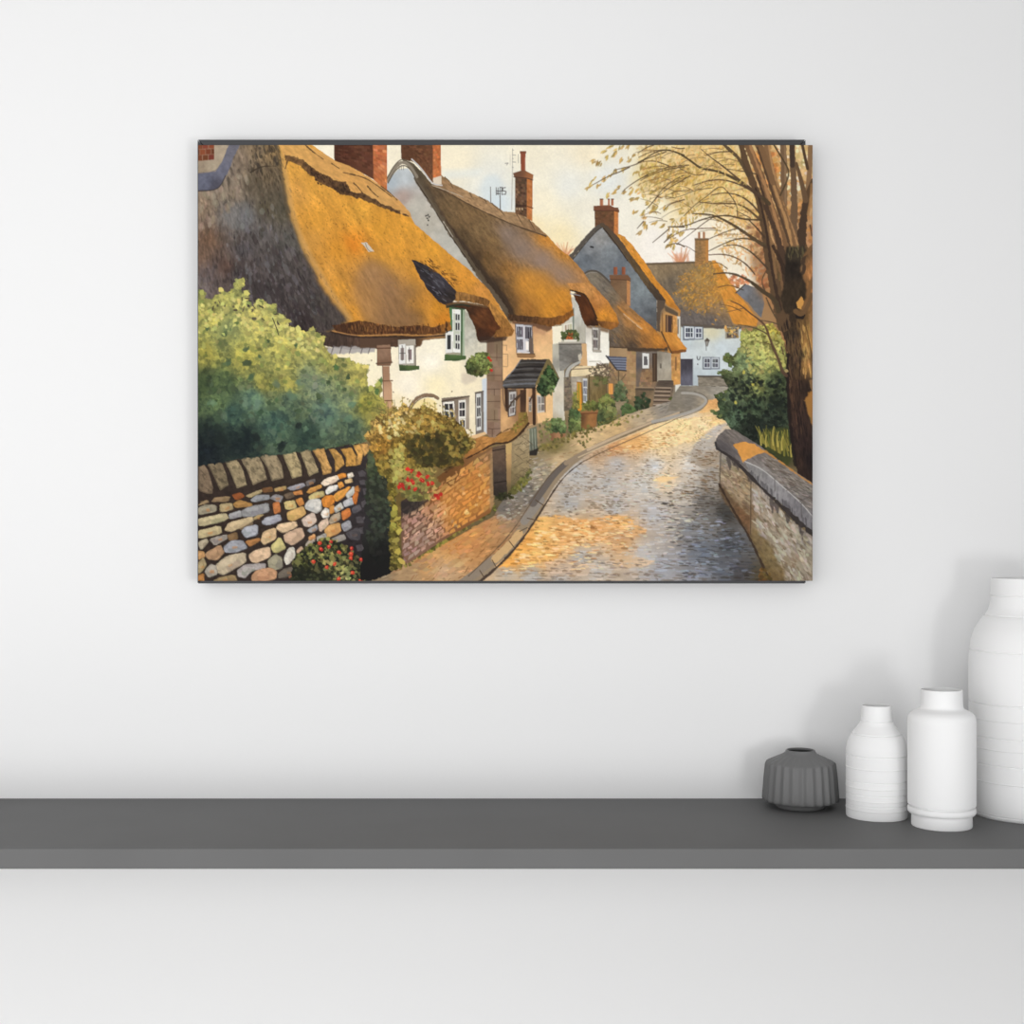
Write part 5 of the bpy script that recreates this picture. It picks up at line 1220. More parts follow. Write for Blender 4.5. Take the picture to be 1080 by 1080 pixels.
def paint_lane():
    # pavement beside the cottages
    pave = [(300, 613), (380, 614), (470, 614), (505, 613), (520, 598), (540, 574), (556, 552), (575, 530), (588, 506), (600, 490), (622, 474), (655, 458), (690, 444), (715, 436), (725, 428), (715, 420), (700, 425), (660, 437), (640, 447), (610, 455), (590, 462), (560, 470), (545, 500), (520, 545), (470, 572), (430, 592), (390, 610)]
    pc = [(400, 608, (140, 120, 92)), (430, 606, (172, 138, 98)), (450, 590, (206, 146, 82)), (480, 575, (200, 132, 66)), (470, 600, (196, 160, 120)), (500, 560, (206, 138, 72)), (520, 552, (190, 134, 82)), (530, 536, (112, 104, 96)), (550, 516, (124, 116, 106)), (570, 495, (150, 138, 118)), (560, 480, (140, 120, 84)), (590, 485, (206, 176, 132)), (620, 466, (216, 182, 132)),
          (650, 452, (206, 170, 118)), (680, 440, (186, 164, 132)), (700, 432, (150, 140, 126)), (725, 420, (158, 150, 138)), (740, 412, (176, 168, 156)), (585, 470, (120, 106, 60))]
    region(pave, pc, rough=.5, tex=[(.08, 7, 2, 0)])
    strokes(pave, pc, 260, 6.5, 2.1, -18, amp=.16, alpha=.8, spread=8, mul=(.92, 1.14))
    strokes(pave, [(450, 590, (130, 84, 44)), (500, 560, (126, 78, 40)), (540, 525, (70, 64, 60)), (600, 480, (140, 110, 74)), (700, 430, (100, 92, 80))], 230, 4.5, .8, -20, amp=.2, alpha=.65, spread=16)
    strokes([(440, 600), (520, 548), (560, 560), (500, 612), (410, 612)], [(480, 580, (118, 76, 40))], 60, 8, .7, -52, amp=.2, alpha=.6, spread=8)
    strokes([(530, 540), (580, 490), (560, 470), (545, 500)], [(550, 515, (176, 166, 150))], 50, 4, 1.2, -14, alpha=.6)
    strokes([(522, 548), (545, 520), (560, 496), (590, 486), (580, 502), (560, 530), (545, 550)], [(550, 515, (172, 166, 154)), (580, 490, (196, 178, 146))], 90, 4.2, 1.4, -12, amp=.1, alpha=.75, spread=6)
    strokes([(522, 548), (545, 520), (560, 496), (590, 486), (580, 502), (560, 530), (545, 550)], [(550, 515, (84, 78, 70)), (580, 490, (120, 104, 80))], 60, 3.6, .8, -12, amp=.1, alpha=.7, spread=8)
    strokes([(690, 436), (720, 412), (755, 412), (740, 424)], [(720, 422, (112, 104, 94))], 26, 4, .7, -18, alpha=.6)
    courses([(392, 842), (872, 556), (1002, 588), (575, 930)], 6, 12, cp(cJ, [(420, 880, (164, 134, 102)), (560, 800, (206, 150, 90)), (500, 880, (190, 158, 120)), (700, 720, (208, 142, 78)), (800, 620, (196, 138, 84)), (900, 590, (170, 140, 104)), (640, 850, (206, 160, 112))]), cJ, gap=.1, jit=.45, amp=.12, alpha=.62)
    # moss along the wall foot
    moss = [(365, 820), (450, 760), (560, 690), (700, 600), (850, 520), (872, 470), (890, 540), (840, 560), (720, 620), (580, 720), (450, 800), (360, 870)]
    foliage(moss, [(420, 800, (120, 110, 52)), (520, 740, (116, 108, 44)), (700, 620, (120, 112, 46)), (850, 520, (96, 90, 38))], 230, 1.7, cJ, amp=.35, alpha=.85)
    foliage([(640, 490), (600, 460), (560, 475), (600, 455), (650, 438), (690, 432), (660, 446), (620, 458)], [(600, 462, (96, 92, 46)), (650, 445, (112, 106, 52))], 120, 1.3, amp=.3, alpha=.8)
    foliage([(560, 470), (590, 466), (600, 456), (640, 448), (610, 462), (580, 474), (562, 480)], [(590, 466, (112, 100, 50))], 80, 1.4, amp=.3, alpha=.8)
    # road
    road = [(497, 616), (515, 603), (534, 578), (549, 562), (560, 552), (572, 535), (584, 512), (594, 498), (608, 486), (628, 474), (660, 460), (690, 447), (716, 438), (742, 426), (760, 415), (768, 420), (772, 452), (758, 470), (758, 506), (758, 518), (772, 540), (790, 565), (806, 592), (815, 616)]
    rc = [(765, 418, (206, 170, 130)), (757, 425, (240, 194, 122)), (750, 432, (232, 190, 130)), (725, 440, (214, 196, 170)), (700, 456, (246, 212, 148)), (735, 456, (244, 206, 140)), (670, 466, (222, 166, 102)), (650, 472, (206, 150, 96)), (630, 480, (190, 156, 120)), (700, 474, (230, 198, 152)), (755, 455, (214, 196, 176)), (745, 475, (177, 167, 156)), (730, 490, (215, 205, 193)), (690, 492, (206, 202, 197)), (650, 488, (186, 178, 171)), (610, 500, (182, 178, 173)), (640, 510, (186, 179, 171)), (680, 512, (203, 197, 188)), (700, 505, (240, 204, 156)), (750, 500, (152, 141, 128)), (722, 520, (199, 188, 175)), (600, 530, (171, 165, 158)), (650, 535, (183, 176, 170)), (690, 540, (189, 184, 182)), (740, 530, (111, 105, 99)), (765, 540, (63, 60, 56)), (730, 560, (128, 127, 128)), (580, 550, (182, 170, 154)), (570, 562, (234, 168, 88)), (610, 560, (230, 172, 104)), (655, 555, (232, 172, 106)), (555, 582, (236, 166, 80)), (600, 575, (224, 168, 104)), (655, 572, (212, 162, 108)), (540, 592, (238, 164, 74)), (580, 590, (232, 176, 106)), (535, 603, (183, 172, 157)), (560, 606, (173, 166, 157)), (610, 585, (177, 170, 162)), (630, 600, (194, 182, 169)), (680, 585, (190, 184, 180)), (700, 600, (160, 159, 163)), (740, 580, (104, 109, 118)), (735, 605, (134, 133, 137)), (770, 575, (81, 84, 90)), (780, 605, (73, 70, 72)), (800, 606, (78, 69, 53)), (760, 600, (95, 97, 103)), (590, 608, (179, 170, 161))]
    region(road, rc, rough=.4, tex=[(.05, 12, 4, 0)])
    far = [(700, 938), (1015, 946), (1000, 1000), (950, 1025), (905, 1100), (620, 1100), (655, 1010)]
    region(far, [(720, 950, (128, 120, 106)), (800, 960, (142, 132, 116)), (930, 980, (158, 150, 136)), (760, 1030, (128, 120, 108)), (680, 1070, (134, 124, 108)), (860, 1050, (166, 150, 126))], cH, rough=.4, tex=[(.1, 5, 1.6, 0)])
    region([(318, 690), (384, 684), (378, 740), (330, 760), (262, 772), (300, 730)], [(350, 710, (222, 164, 100)), (300, 760, (232, 180, 116))], cL, rough=.6)
    region([(-10, 842), (60, 822), (150, 806), (270, 790), (400, 786), (440, 815), (360, 850), (300, 885), (220, 940), (120, 965), (-40, 985), (-180, 985), (-220, 950), (-120, 900)],
           [(0, 880, (246, 208, 150)), (150, 850, (250, 216, 156)), (350, 805, (246, 204, 138)), (100, 930, (244, 206, 152)), (-100, 950, (222, 166, 100)), (300, 840, (246, 214, 164))], cL, rough=1.2, soft=.4, tex=[(.06, 8, 3, 0)])
    region([(445, 825), (380, 850), (250, 940), (195, 1060), (300, 1100), (390, 1090), (388, 980), (365, 950), (372, 900)], [(400, 860, (192, 180, 168)), (300, 950, (186, 174, 160)), (330, 1060, (164, 146, 124))], cL, rough=1.0, soft=.5)
    sun = [(292, 655), (390, 640), (470, 662), (560, 662), (680, 640), (735, 650), (760, 690), (815, 712), (780, 750), (640, 768), (480, 778), (425, 792), (395, 842), (300, 872), (200, 880), (120, 892), (105, 882), (235, 760)]
    region(sun, [(150, 870, (238, 166, 76)), (240, 770, (240, 170, 80)), (330, 690, (240, 182, 100)), (300, 830, (244, 186, 106)), (420, 700, (232, 170, 98)), (560, 700, (224, 160, 94)), (700, 680, (238, 180, 108)), (450, 760, (222, 164, 100)), (700, 750, (196, 152, 112))],
           cK, rough=1.6, soft=.5, tex=[(.08, 9, 3, 0)], alpha=.92)
    region([(860, 470), (900, 458), (935, 470), (900, 482), (850, 482)], (246, 206, 144), cK, rough=.7, soft=.4)
    region([(330, 870), (420, 850), (560, 880), (540, 920), (350, 930)], (206, 176, 148), cK, rough=1.2, soft=.6, alpha=.7)
    region([(640, 850), (760, 830), (860, 860), (800, 890), (680, 890)], (226, 184, 136), cK, rough=1.2, soft=.8, alpha=.6)
    ys = [614]
    X0, X1 = 495, 815
    P = smooth(road, 0)
    rows = []
    y = 420.0
    while y < 615:
        h = .8 + (y - 420) / 190 * 2.5
        rows.append((y, h))
        y += h
    for y, h in rows:
        x = X0 - 10 * RNG.random()
        while x < X1:
            w = h * (2.0 + 2.6 * RNG.random())
            cx = x + w / 2
            cy = y + h / 2 + (x - 650) * .012 * (1 if y > 520 else 0) + .7 * math.sin(x * .04 + y * .3)
            if inside(P, np.array([cx]), np.array([cy]))[0]:
                base = np.clip(pixel(cx, cy), 30, 240)
                n = float(fbm(np.array([cx]), np.array([cy]), 16, 7, 0, 2, 5)[0])
                lum = base.mean() / 255
                # pale stone face
                if RNG.random() < .62 + .25 * n:
                    k = 1.0 + .17 * RNG.random()
                    s = [(-w * .48, -h * .3), (w * .44, -h * .42), (w * .5, h * .1), (w * .2, h * .36), (-w * .4, h * .3)]
                    col = base * k * (np.array((.96, 1.0, 1.06)) if base[0] - base[2] < 40 and RNG.random() < .5 else 1.0)
                    dab(cx, cy, s, np.clip(col, 0, 250), .75)
                # dark joint, broken and uneven
                n2 = float(fbm(np.array([cx]), np.array([cy]), 5, 11, 20, 2, 9)[0])
                if RNG.random() < .30 - .6 * n - .8 * n2 + .25 * (lum < .5):
                    q = h * (.4 + .75 * RNG.random())
                    l = w * (.3 + .65 * RNG.random())
                    s = [(-l * .5, -q * .2), (-l * .1, -q * .5), (l * .5, -q * .1), (l * .3, q * .5), (-l * .4, q * .4)]
                    dab(cx + w * .3 * (RNG.random() - .5), cy + h * (.2 + .5 * RNG.random()), s, np.clip(base * np.array((.72, .66, .58)) * (.85 + .35 * RNG.random()), 0, 255), .62)
            x += w
    for (area, cols, n, ln) in (([(600, 500), (700, 480), (740, 520), (680, 560), (580, 545)], [(650, 520, (128, 112, 96))], 170, 5), ([(690, 520), (758, 505), (800, 600), (720, 612)], [(750, 550, (66, 58, 50)), (760, 600, (64, 66, 74))], 240, 7),
                                ([(735, 470), (758, 475), (758, 515), (715, 530)], [(745, 500, (112, 80, 48))], 70, 5), ([(640, 470), (720, 450), (700, 470), (640, 486)], [(670, 468, (186, 122, 64))], 60, 5),
                                ([(520, 608), (580, 550), (670, 545), (660, 580), (580, 600)], [(600, 570, (190, 122, 60))], 130, 7), ([(560, 612), (600, 590), (720, 590), (720, 612)], [(640, 602, (128, 114, 104))], 90, 8)):
        strokes(area, cols, n, ln, 1.1, 2, amp=.2, alpha=.55, spread=10)
    strokes([(700, 540), (770, 545), (800, 605), (690, 610)], [(740, 580, (146, 158, 178)), (700, 560, (196, 190, 184)), (780, 600, (110, 114, 126))], 130, 6.5, 1.5, 0, amp=.15, alpha=.65)
    strokes([(590, 540), (700, 490), (740, 540), (690, 600), (600, 600)], [(650, 520, (198, 196, 190)), (600, 515, (196, 194, 188)), (620, 572, (255, 216, 154)), (560, 580, (255, 216, 150)), (660, 605, (198, 188, 176))], 330, 5.5, 1.3, 0, amp=.06, alpha=.65)
    strokes([(530, 604), (575, 552), (660, 545), (670, 572), (600, 575), (560, 598)], [(560, 580, (255, 220, 156)), (640, 560, (252, 212, 152))], 110, 7, 1.6, 0, amp=.05, alpha=.75, spread=5)
    strokes([(640, 478), (735, 446), (758, 430), (750, 462), (700, 472)], [(700, 458, (252, 226, 172))], 90, 6, 1.1, -6, amp=.06, alpha=.6)
    region([(690, 507), (700, 502), (716, 503), (700, 508)], (246, 208, 150), rough=.6, soft=.4)
    # kerb
    kerb = [(495, 614), (520, 592), (540, 574), (552, 556), (564, 540), (577, 517), (588, 502), (603, 487), (624, 473), (655, 458), (690, 444), (716, 435)]
    line(kerb, 12.0, 1.6, (150, 130, 104), alpha=1, sm=2, rough=.1)
    line([(485, 616), (505, 602), (522, 588)], 8.5, 8.5, (142, 126, 108), sm=2)
    line([(522, 589), (538, 574), (548, 562)], 8.5, 8, (206, 166, 112), sm=2, rough=.15)
    line([(553, 549), (560, 540), (570, 527)], 8.5, 8.5, (142, 132, 120), sm=2)
    line([(562, 530), (574, 514), (584, 500), (597, 488)], 8.5, 6.0, (104, 94, 86), sm=2)
    line([(597, 488), (620, 474)], 5.0, 3.5, (150, 130, 106), sm=2)
    line([(620, 474), (655, 458), (690, 444), (716, 435)], 2.8, 1.6, (196, 170, 138), sm=2)
    line([(-10, 822), (100, 797), (240, 757), (292, 726), (316, 695), (290, 668), (230, 650), (165, 650)], 3.4, 2.4, (168, 162, 152), cL)
    line([(0, 832), (110, 808), (250, 766), (302, 732), (326, 694), (300, 662), (240, 642)], .8, .7, (92, 82, 72), cL, .8)
    line([(502, 616), (522, 600), (540, 582), (554, 564), (566, 546), (576, 530), (586, 514), (598, 499), (614, 487)], 3.0, 1.0, (74, 58, 48), sm=2, rough=.4)
    line([(614, 487), (640, 474), (680, 457), (712, 442)], 1.0, .6, (112, 88, 66), sm=2)
    line([(610, 482), (650, 464), (690, 449), (720, 438)], 1.0, .7, (226, 200, 160), alpha=.8)
    line([(494, 607), (514, 588), (532, 570), (545, 553), (556, 536), (568, 517), (580, 500), (592, 489)], .9, .8, (96, 76, 58), rough=.4)
    for a in ([(519, 590), (523, 597)], [(537, 570), (543, 578)], [(548, 560), (556, 556)], [(556, 546), (569, 549)], [(565, 527), (574, 533)], [(506, 601), (511, 609)]):
        line(a, .9, .9, (84, 64, 48), sm=0)
    # trough by the porch
    region([(556, 453), (566, 449), (567, 474), (558, 478)], [(560, 460, (112, 116, 96)), (564, 470, (88, 92, 78))])
    for x in (558, 561, 564):
        line([(x, 452), (x + 1, 474)], .5, .5, (176, 176, 156), sm=0)
    region([(558, 476), (568, 472), (566, 480), (558, 480)], (46, 40, 36))
    foliage([(568, 446), (580, 440), (582, 462), (570, 466)], [(574, 452, (120, 116, 66))], 40, 1.3, alpha=.8)


def paint_right_wall():
    # wall face
    region([(390, 195), (470, 250), (580, 360), (700, 480), (800, 600), (955, 720), (955, 990), (760, 990), (690, 880), (600, 740), (575, 690), (480, 560), (388, 400)],
           [(420, 260, (148, 138, 126)), (450, 350, (150, 128, 98)), (520, 400, (156, 130, 96)), (560, 560, (126, 98, 68)), (640, 480, (164, 152, 138)), (700, 620, (160, 144, 122)), (800, 700, (164, 150, 130)), (850, 850, (146, 130, 108)), (930, 950, (150, 136, 118)), (760, 860, (142, 126, 100)), (900, 720, (130, 120, 112))],
           cM, rough=.4, tex=[(.14, 6, 2, 35), (.06, 2, 2, 0)])
    strokes([(590, 420), (700, 520), (940, 740), (940, 980), (780, 980), (600, 700)], [(700, 600, (192, 182, 168)), (880, 850, (182, 170, 152))], 150, 8, 2.6, 52, cM, amp=.1, alpha=.75, spread=24)
    strokes([(590, 420), (700, 520), (940, 740), (940, 980), (780, 980), (600, 700)], [(700, 600, (112, 92, 70)), (880, 850, (112, 92, 68))], 90, 7, 1.8, 50, cM, amp=.2, alpha=.6, spread=22)
    strokes([(400, 230), (570, 370), (570, 600), (400, 400)], [(450, 350, (196, 176, 146)), (540, 480, (176, 146, 106))], 46, 5, 1.6, 28, cM, amp=.15, alpha=.65)
    strokes([(400, 230), (570, 370), (570, 600), (400, 400)], [(450, 350, (92, 74, 54))], 60, 3.5, .9, 28, cM, amp=.2, alpha=.7, spread=14)
    region([(382, 390), (430, 420), (500, 520), (575, 600), (580, 710), (560, 700), (480, 570), (400, 470)], [(420, 450, (96, 74, 52)), (540, 620, (108, 76, 50))], cM, rough=2.0, soft=1.6, alpha=.85, tex=[(.2, 3, 3, 0)])
    region([(575, 640), (620, 680), (700, 780), (780, 930), (790, 990), (690, 990), (640, 880), (585, 740)], [(610, 720, (120, 98, 62)), (700, 850, (122, 102, 64)), (740, 960, (108, 86, 52))], cM, rough=2.2, soft=1.6, alpha=.85, tex=[(.2, 4, 3, 50)])
    courses([(396, 225), (576, 375), (576, 600), (392, 400)], 7, 5, [(160, 142, 116), (140, 118, 92), (172, 154, 126), (126, 106, 84)], cM, gap=.2, jit=.5, alpha=.5)
    courses([(582, 400), (950, 720), (950, 985), (620, 680)], 9, 9, [(176, 162, 142), (158, 142, 120), (186, 172, 150), (140, 124, 102)], cM, gap=.24, jit=.8, amp=.08, alpha=.45)
    line([(388, 400), (480, 570), (570, 715), (640, 870), (700, 985)], 2.2, 2.6, (60, 46, 36), cM, rough=.4, alpha=.9)
    line([(398, 210), (392, 395)], .8, .8, (84, 72, 62), cM)
    line([(578, 370), (576, 700)], 1.0, .8, (90, 72, 54), cM, rough=.4)
    foliage([(640, 900), (690, 920), (700, 985), (630, 985)], [(660, 960, (78, 70, 34)), (650, 975, (150, 92, 44))], 26, 1.8, cM)
    # coping
    region([(363, 150), (380, 110), (430, 70), (475, 72), (560, 125), (640, 175), (720, 238), (800, 295), (955, 398), (955, 700), (900, 655), (840, 590), (760, 520), (680, 455), (560, 345), (470, 250), (385, 200), (368, 180)],
           [(400, 120, (104, 96, 92)), (470, 110, (122, 112, 104)), (400, 190, (76, 70, 70)), (560, 240, (120, 112, 108)), (700, 280, (128, 116, 104)), (850, 400, (126, 116, 106)), (900, 500, (124, 116, 110)), (660, 320, (138, 132, 128)), (800, 470, (130, 124, 122)), (920, 620, (108, 104, 106)), (480, 230, (104, 96, 92))],
           cM, rough=.4, tex=[(.14, 6, 1.6, 38), (.06, 2, 1, 0)])
    strokes([(600, 210), (720, 240), (950, 405), (950, 560), (800, 440)], [(750, 320, (92, 80, 70)), (900, 460, (88, 78, 70))], 90, 7, .9, 18, cM, amp=.2, alpha=.6)
    strokes([(600, 210), (720, 240), (950, 405), (950, 560), (800, 440)], [(750, 320, (166, 154, 140))], 50, 6, .9, 30, cM, amp=.1, alpha=.6)
    region([(545, 262), (640, 300), (720, 370), (800, 440), (880, 510), (955, 600), (955, 690), (880, 620), (760, 510), (680, 450), (580, 350)], [(600, 310, (134, 130, 128)), (720, 420, (142, 138, 138)), (850, 560, (120, 116, 118)), (930, 650, (128, 124, 126))], cM, rough=.6, tex=[(.12, 2, 5, 10)])
    for k in range(40):
        t = RNG.random()
        x, y = 560 + 380 * t, 300 + 330 * t + 20 * RNG.random()
        line([(x, y), (x + 4, y + 40 + 40 * RNG.random())], 1.4, .7, (84, 80, 82), cM, .6, sm=0)
    line([(540, 262), (640, 305), (720, 372), (800, 442), (880, 512), (955, 602)], 1.2, 1.0, (188, 184, 178), cM, .9, rough=.4)
    for a in ([(790, 438), (850, 410)], [(870, 505), (930, 470)], [(880, 510), (880, 600)], [(720, 370), (722, 440)]):
        line(a, .8, .8, (92, 86, 84), cM, .8, sm=0)
    line([(372, 185), (440, 225), (500, 275), (560, 340), (680, 460), (760, 530), (850, 610), (955, 705)], 2.0, 4.6, (54, 48, 46), cM, .95, rough=.6)
    for x, y, l in ((445, 240, 90), (495, 270, 60), (700, 480, 110), (730, 520, 60), (790, 580, 60), (800, 560, 70), (870, 640, 60), (880, 690, 50), (560, 340, 50), (470, 250, 40)):
        line([(x, y), (x + 8, y + l * .8)], 4.2, 1.4, (66, 58, 56), cM, .7, sm=0, soft=.9, rough=.8)
    region([(372, 150), (390, 130), (450, 165), (500, 215), (480, 240), (400, 195)], (92, 86, 86), cM, soft=.5, alpha=.6)
    line([(366, 150), (372, 182), (392, 196)], 2.2, 2.0, (58, 54, 54), cM)
    region([(472, 160), (530, 145), (600, 158), (665, 207), (620, 222), (575, 240), (528, 270), (505, 215)], [(540, 180, (214, 146, 66)), (600, 190, (212, 146, 70)), (540, 240, (218, 150, 70))], cM, rough=.8, tex=[(.06, 5, 3, 20)])
    line([(660, 200), (740, 255), (800, 298), (870, 350), (950, 402)], 1.8, 1.2, (196, 132, 58), cM, .85, rough=.8)


def paint_right_trees():
    # warm backdrop behind the trunks
    back = [(560, 115), (960, 115), (960, 1090), (760, 1090), (640, 960), (600, 800), (580, 600), (620, 500), (600, 300)]
    region(back, [(620, 250, (206, 160, 96)), (600, 200, (214, 180, 116)), (660, 330, (196, 146, 90)), (740, 250, (206, 160, 96)), (860, 300, (216, 170, 112)), (930, 200, (220, 190, 130)), (930, 500, (186, 140, 90)), (920, 660, (176, 118, 72)), (640, 600, (206, 150, 84)),
                   (660, 760, (178, 124, 78)), (700, 900, (170, 116, 66)), (620, 700, (196, 150, 96)), (920, 800, (168, 106, 66)), (940, 950, (178, 112, 58)), (640, 850, (150, 112, 80))], cD, rough=2, soft=4, alpha=.85, tex=[(.12, 4, 4, 0)])
    foliage([(600, 130), (950, 130), (950, 680), (640, 560)], [(700, 250, (210, 130, 62)), (850, 350, (206, 150, 86)), (900, 200, (226, 190, 120)), (920, 550, (186, 120, 66)), (640, 500, (214, 170, 90))], 230, 2.2, cD, amp=.25, alpha=.65)
    foliage([(760, 120), (950, 120), (940, 420), (760, 420)], [(850, 200, (240, 222, 180)), (800, 320, (238, 222, 190))], 46, 2.2, cD, amp=.06, alpha=.8)
    foliage([(575, 590), (690, 560), (720, 1000), (640, 920)], [(640, 700, (160, 112, 72)), (680, 880, (172, 104, 62))], 120, 2.0, cD, amp=.25, alpha=.6)


def paint_branch_leaves():
    # golden spray of leaves hanging over the lane
    wash = [(-20, 120), (560, 120), (600, 300), (640, 500), (560, 560), (420, 520), (300, 500), (200, 560), (120, 600), (60, 540), (20, 400), (-80, 360), (-40, 220)]
    region(wash, [(100, 200, (240, 216, 158)), (300, 220, (226, 186, 112)), (200, 380, (228, 194, 122)), (450, 280, (230, 190, 114)), (500, 450, (234, 202, 134)), (350, 420, (226, 198, 128)), (60, 480, (246, 236, 206)), (20, 300, (226, 200, 132))], cD, rough=3, soft=6, alpha=.72, tex=[(.07, 7, 4, -25)])
    cl = [(60, 280, (190, 152, 74)), (200, 200, (200, 160, 86)), (350, 180, (206, 164, 88)), (480, 230, (206, 166, 90)), (250, 330, (196, 156, 74)), (130, 420, (204, 166, 92)), (400, 360, (198, 156, 76)), (330, 460, (190, 150, 66)), (500, 400, (210, 168, 90)), (560, 520, (214, 160, 80)), (430, 580, (216, 172, 96)), (180, 620, (206, 158, 76)), (60, 540, (170, 146, 66))]
    fa = [(-30, 130), (520, 130), (590, 320), (640, 520), (560, 600), (420, 560), (330, 470), (240, 520), (180, 480), (100, 400), (60, 520), (20, 470), (-40, 380), (-30, 260)]
    camo(fa, [(x, y, (min(255, c[0] + 32), min(255, c[1] + 22), c[2] + 20)) for x, y, c in cl], cD, 4.2, .16, 2, 2.2, alpha=.34, edge=.1)
    foliage(fa, cl, 620, 1.9, cD, amp=.2, alpha=.62, kind='leaf', angs=(60, 175))
    foliage(fa, [(200, 300, (236, 214, 156)), (450, 300, (238, 214, 150))], 220, 1.8, cD, amp=.06, alpha=.6, kind='leaf', angs=(60, 175))
    foliage([(-20, 250), (260, 230), (350, 300), (200, 380), (60, 370)], cl, 200, 2.0, cD, amp=.2, alpha=.6, kind='leaf', angs=(90, 170))
    foliage([(120, 600), (200, 540), (280, 490), (360, 470), (300, 560), (230, 620), (160, 720), (130, 700)], [(200, 600, (206, 166, 84))], 90, 1.8, cD, amp=.2, alpha=.75, kind='leaf', angs=(60, 140))
    foliage([(400, 560), (560, 560), (600, 700), (560, 840), (440, 760), (400, 650)], [(500, 650, (222, 178, 112)), (540, 760, (220, 166, 104))], 110, 1.9, cD, amp=.15, alpha=.6, kind='leaf')
    foliage([(380, 560), (600, 520), (660, 760), (640, 900), (540, 840), (420, 740)], [(500, 640, (224, 178, 108)), (600, 760, (210, 150, 92))], 130, 1.8, cD, amp=.18, alpha=.65, kind='leaf', angs=(30, 150))
    foliage([(470, 870), (560, 860), (590, 900), (520, 950)], [(530, 900, (206, 130, 84))], 40, 1.7, cD, amp=.2, alpha=.7)
    # sprigs at the left end of the boughs
    sprig = [(450, 270), (490, 285), (540, 250), (600, 200), (520, 210), (560, 175), (690, 165), (640, 170), (590, 230), (470, 295), (445, 400), (520, 400), (560, 375), (480, 445), (430, 440), (405, 465), (600, 345), (650, 330), (640, 270), (700, 260), (730, 230), (545, 515), (600, 490), (630, 460),
             (660, 495), (700, 500), (720, 470), (760, 490), (740, 360), (790, 310), (820, 330), (860, 300), (760, 530), (710, 545), (830, 570), (880, 600), (740, 630), (790, 640), (850, 640), (810, 680), (800, 720), (770, 780), (815, 740), (880, 720), (940, 730), (1010, 690), (1060, 640), (1070, 790), (990, 800), (1000, 870), (970, 880), (1030, 830), (960, 600), (1000, 500), (1040, 480), (900, 470), (860, 500)]
    for x, y in sprig:
        for k in range(3):
            px, py = cC([(x + 26 * (RNG.random() - .5), y + 22 * (RNG.random() - .5))])[0]
            dab(px, py, leaf(1.7 + 1.1 * RNG.random(), math.radians(95 + 70 * RNG.random())), jitter((192, 156, 82), .2), .8)
    for a in ([(765, 245), (850, 205), (930, 190), (1010, 200), (1090, 228)], [(750, 295), (800, 265), (880, 232), (960, 205)], [(590, 335), (660, 320), (740, 298), (800, 268)], [(440, 440), (520, 395), (570, 370), (640, 345), (700, 315)], [(780, 410), (860, 365), (960, 330), (1090, 312)], [(650, 490), (680, 460), (760, 405), (830, 372)],
              [(885, 540), (930, 475), (1000, 415), (1090, 370)], [(820, 612), (870, 560), (900, 520)], [(945, 625), (970, 590), (1010, 568), (1090, 545)], [(980, 740), (1090, 740)], [(865, 850), (920, 805), (985, 750)], [(945, 850), (1000, 790)], [(760, 215), (820, 175), (870, 158)], [(800, 275), (880, 268), (980, 305)], [(755, 750), (800, 700)], [(1000, 170), (1060, 185), (1090, 180)], [(970, 870), (1040, 850), (1090, 880)]):
        line(a, .7, 1.3, (84, 66, 46), cC, .85)
    # orange leaves in front of the far roof
    oc = [(300, 900, (196, 140, 60)), (400, 900, (206, 142, 56)), (280, 1020, (200, 142, 56))]
    camo([(180, 900), (330, 800), (440, 810), (470, 920), (430, 1010), (330, 1085), (230, 1060), (190, 980)], oc, cD, 3.0, .2, 2, 3.5, alpha=.3, edge=0)
    strokes([(170, 900), (330, 790), (440, 800), (470, 920), (430, 1010), (330, 1090), (230, 1060), (190, 980)], oc, 210, 3.4, 1.3, -48, cD, amp=.2, alpha=.6, spread=40)
    foliage([(150, 1000), (190, 870), (330, 780), (450, 790), (520, 940), (430, 1040), (330, 1095)], oc, 70, 1.4, cD, amp=.2, alpha=.7, kind='leaf')
    strokes([(220, 1040), (330, 830), (440, 860), (300, 1060)], [(330, 950, (156, 112, 52))], 60, 6, .6, -50, cD, alpha=.6)
    foliage([(700, 330), (940, 240), (1060, 320), (1000, 480), (900, 560), (960, 460), (800, 420)], [(850, 330, (204, 142, 54)), (920, 480, (206, 146, 60))], 70, 1.5, cH, amp=.2, alpha=.75, kind='leaf')
    foliage([(980, 560), (1070, 560), (1070, 640), (1000, 620)], [(1030, 600, (190, 150, 80))], 26, 1.3, cH, alpha=.7)


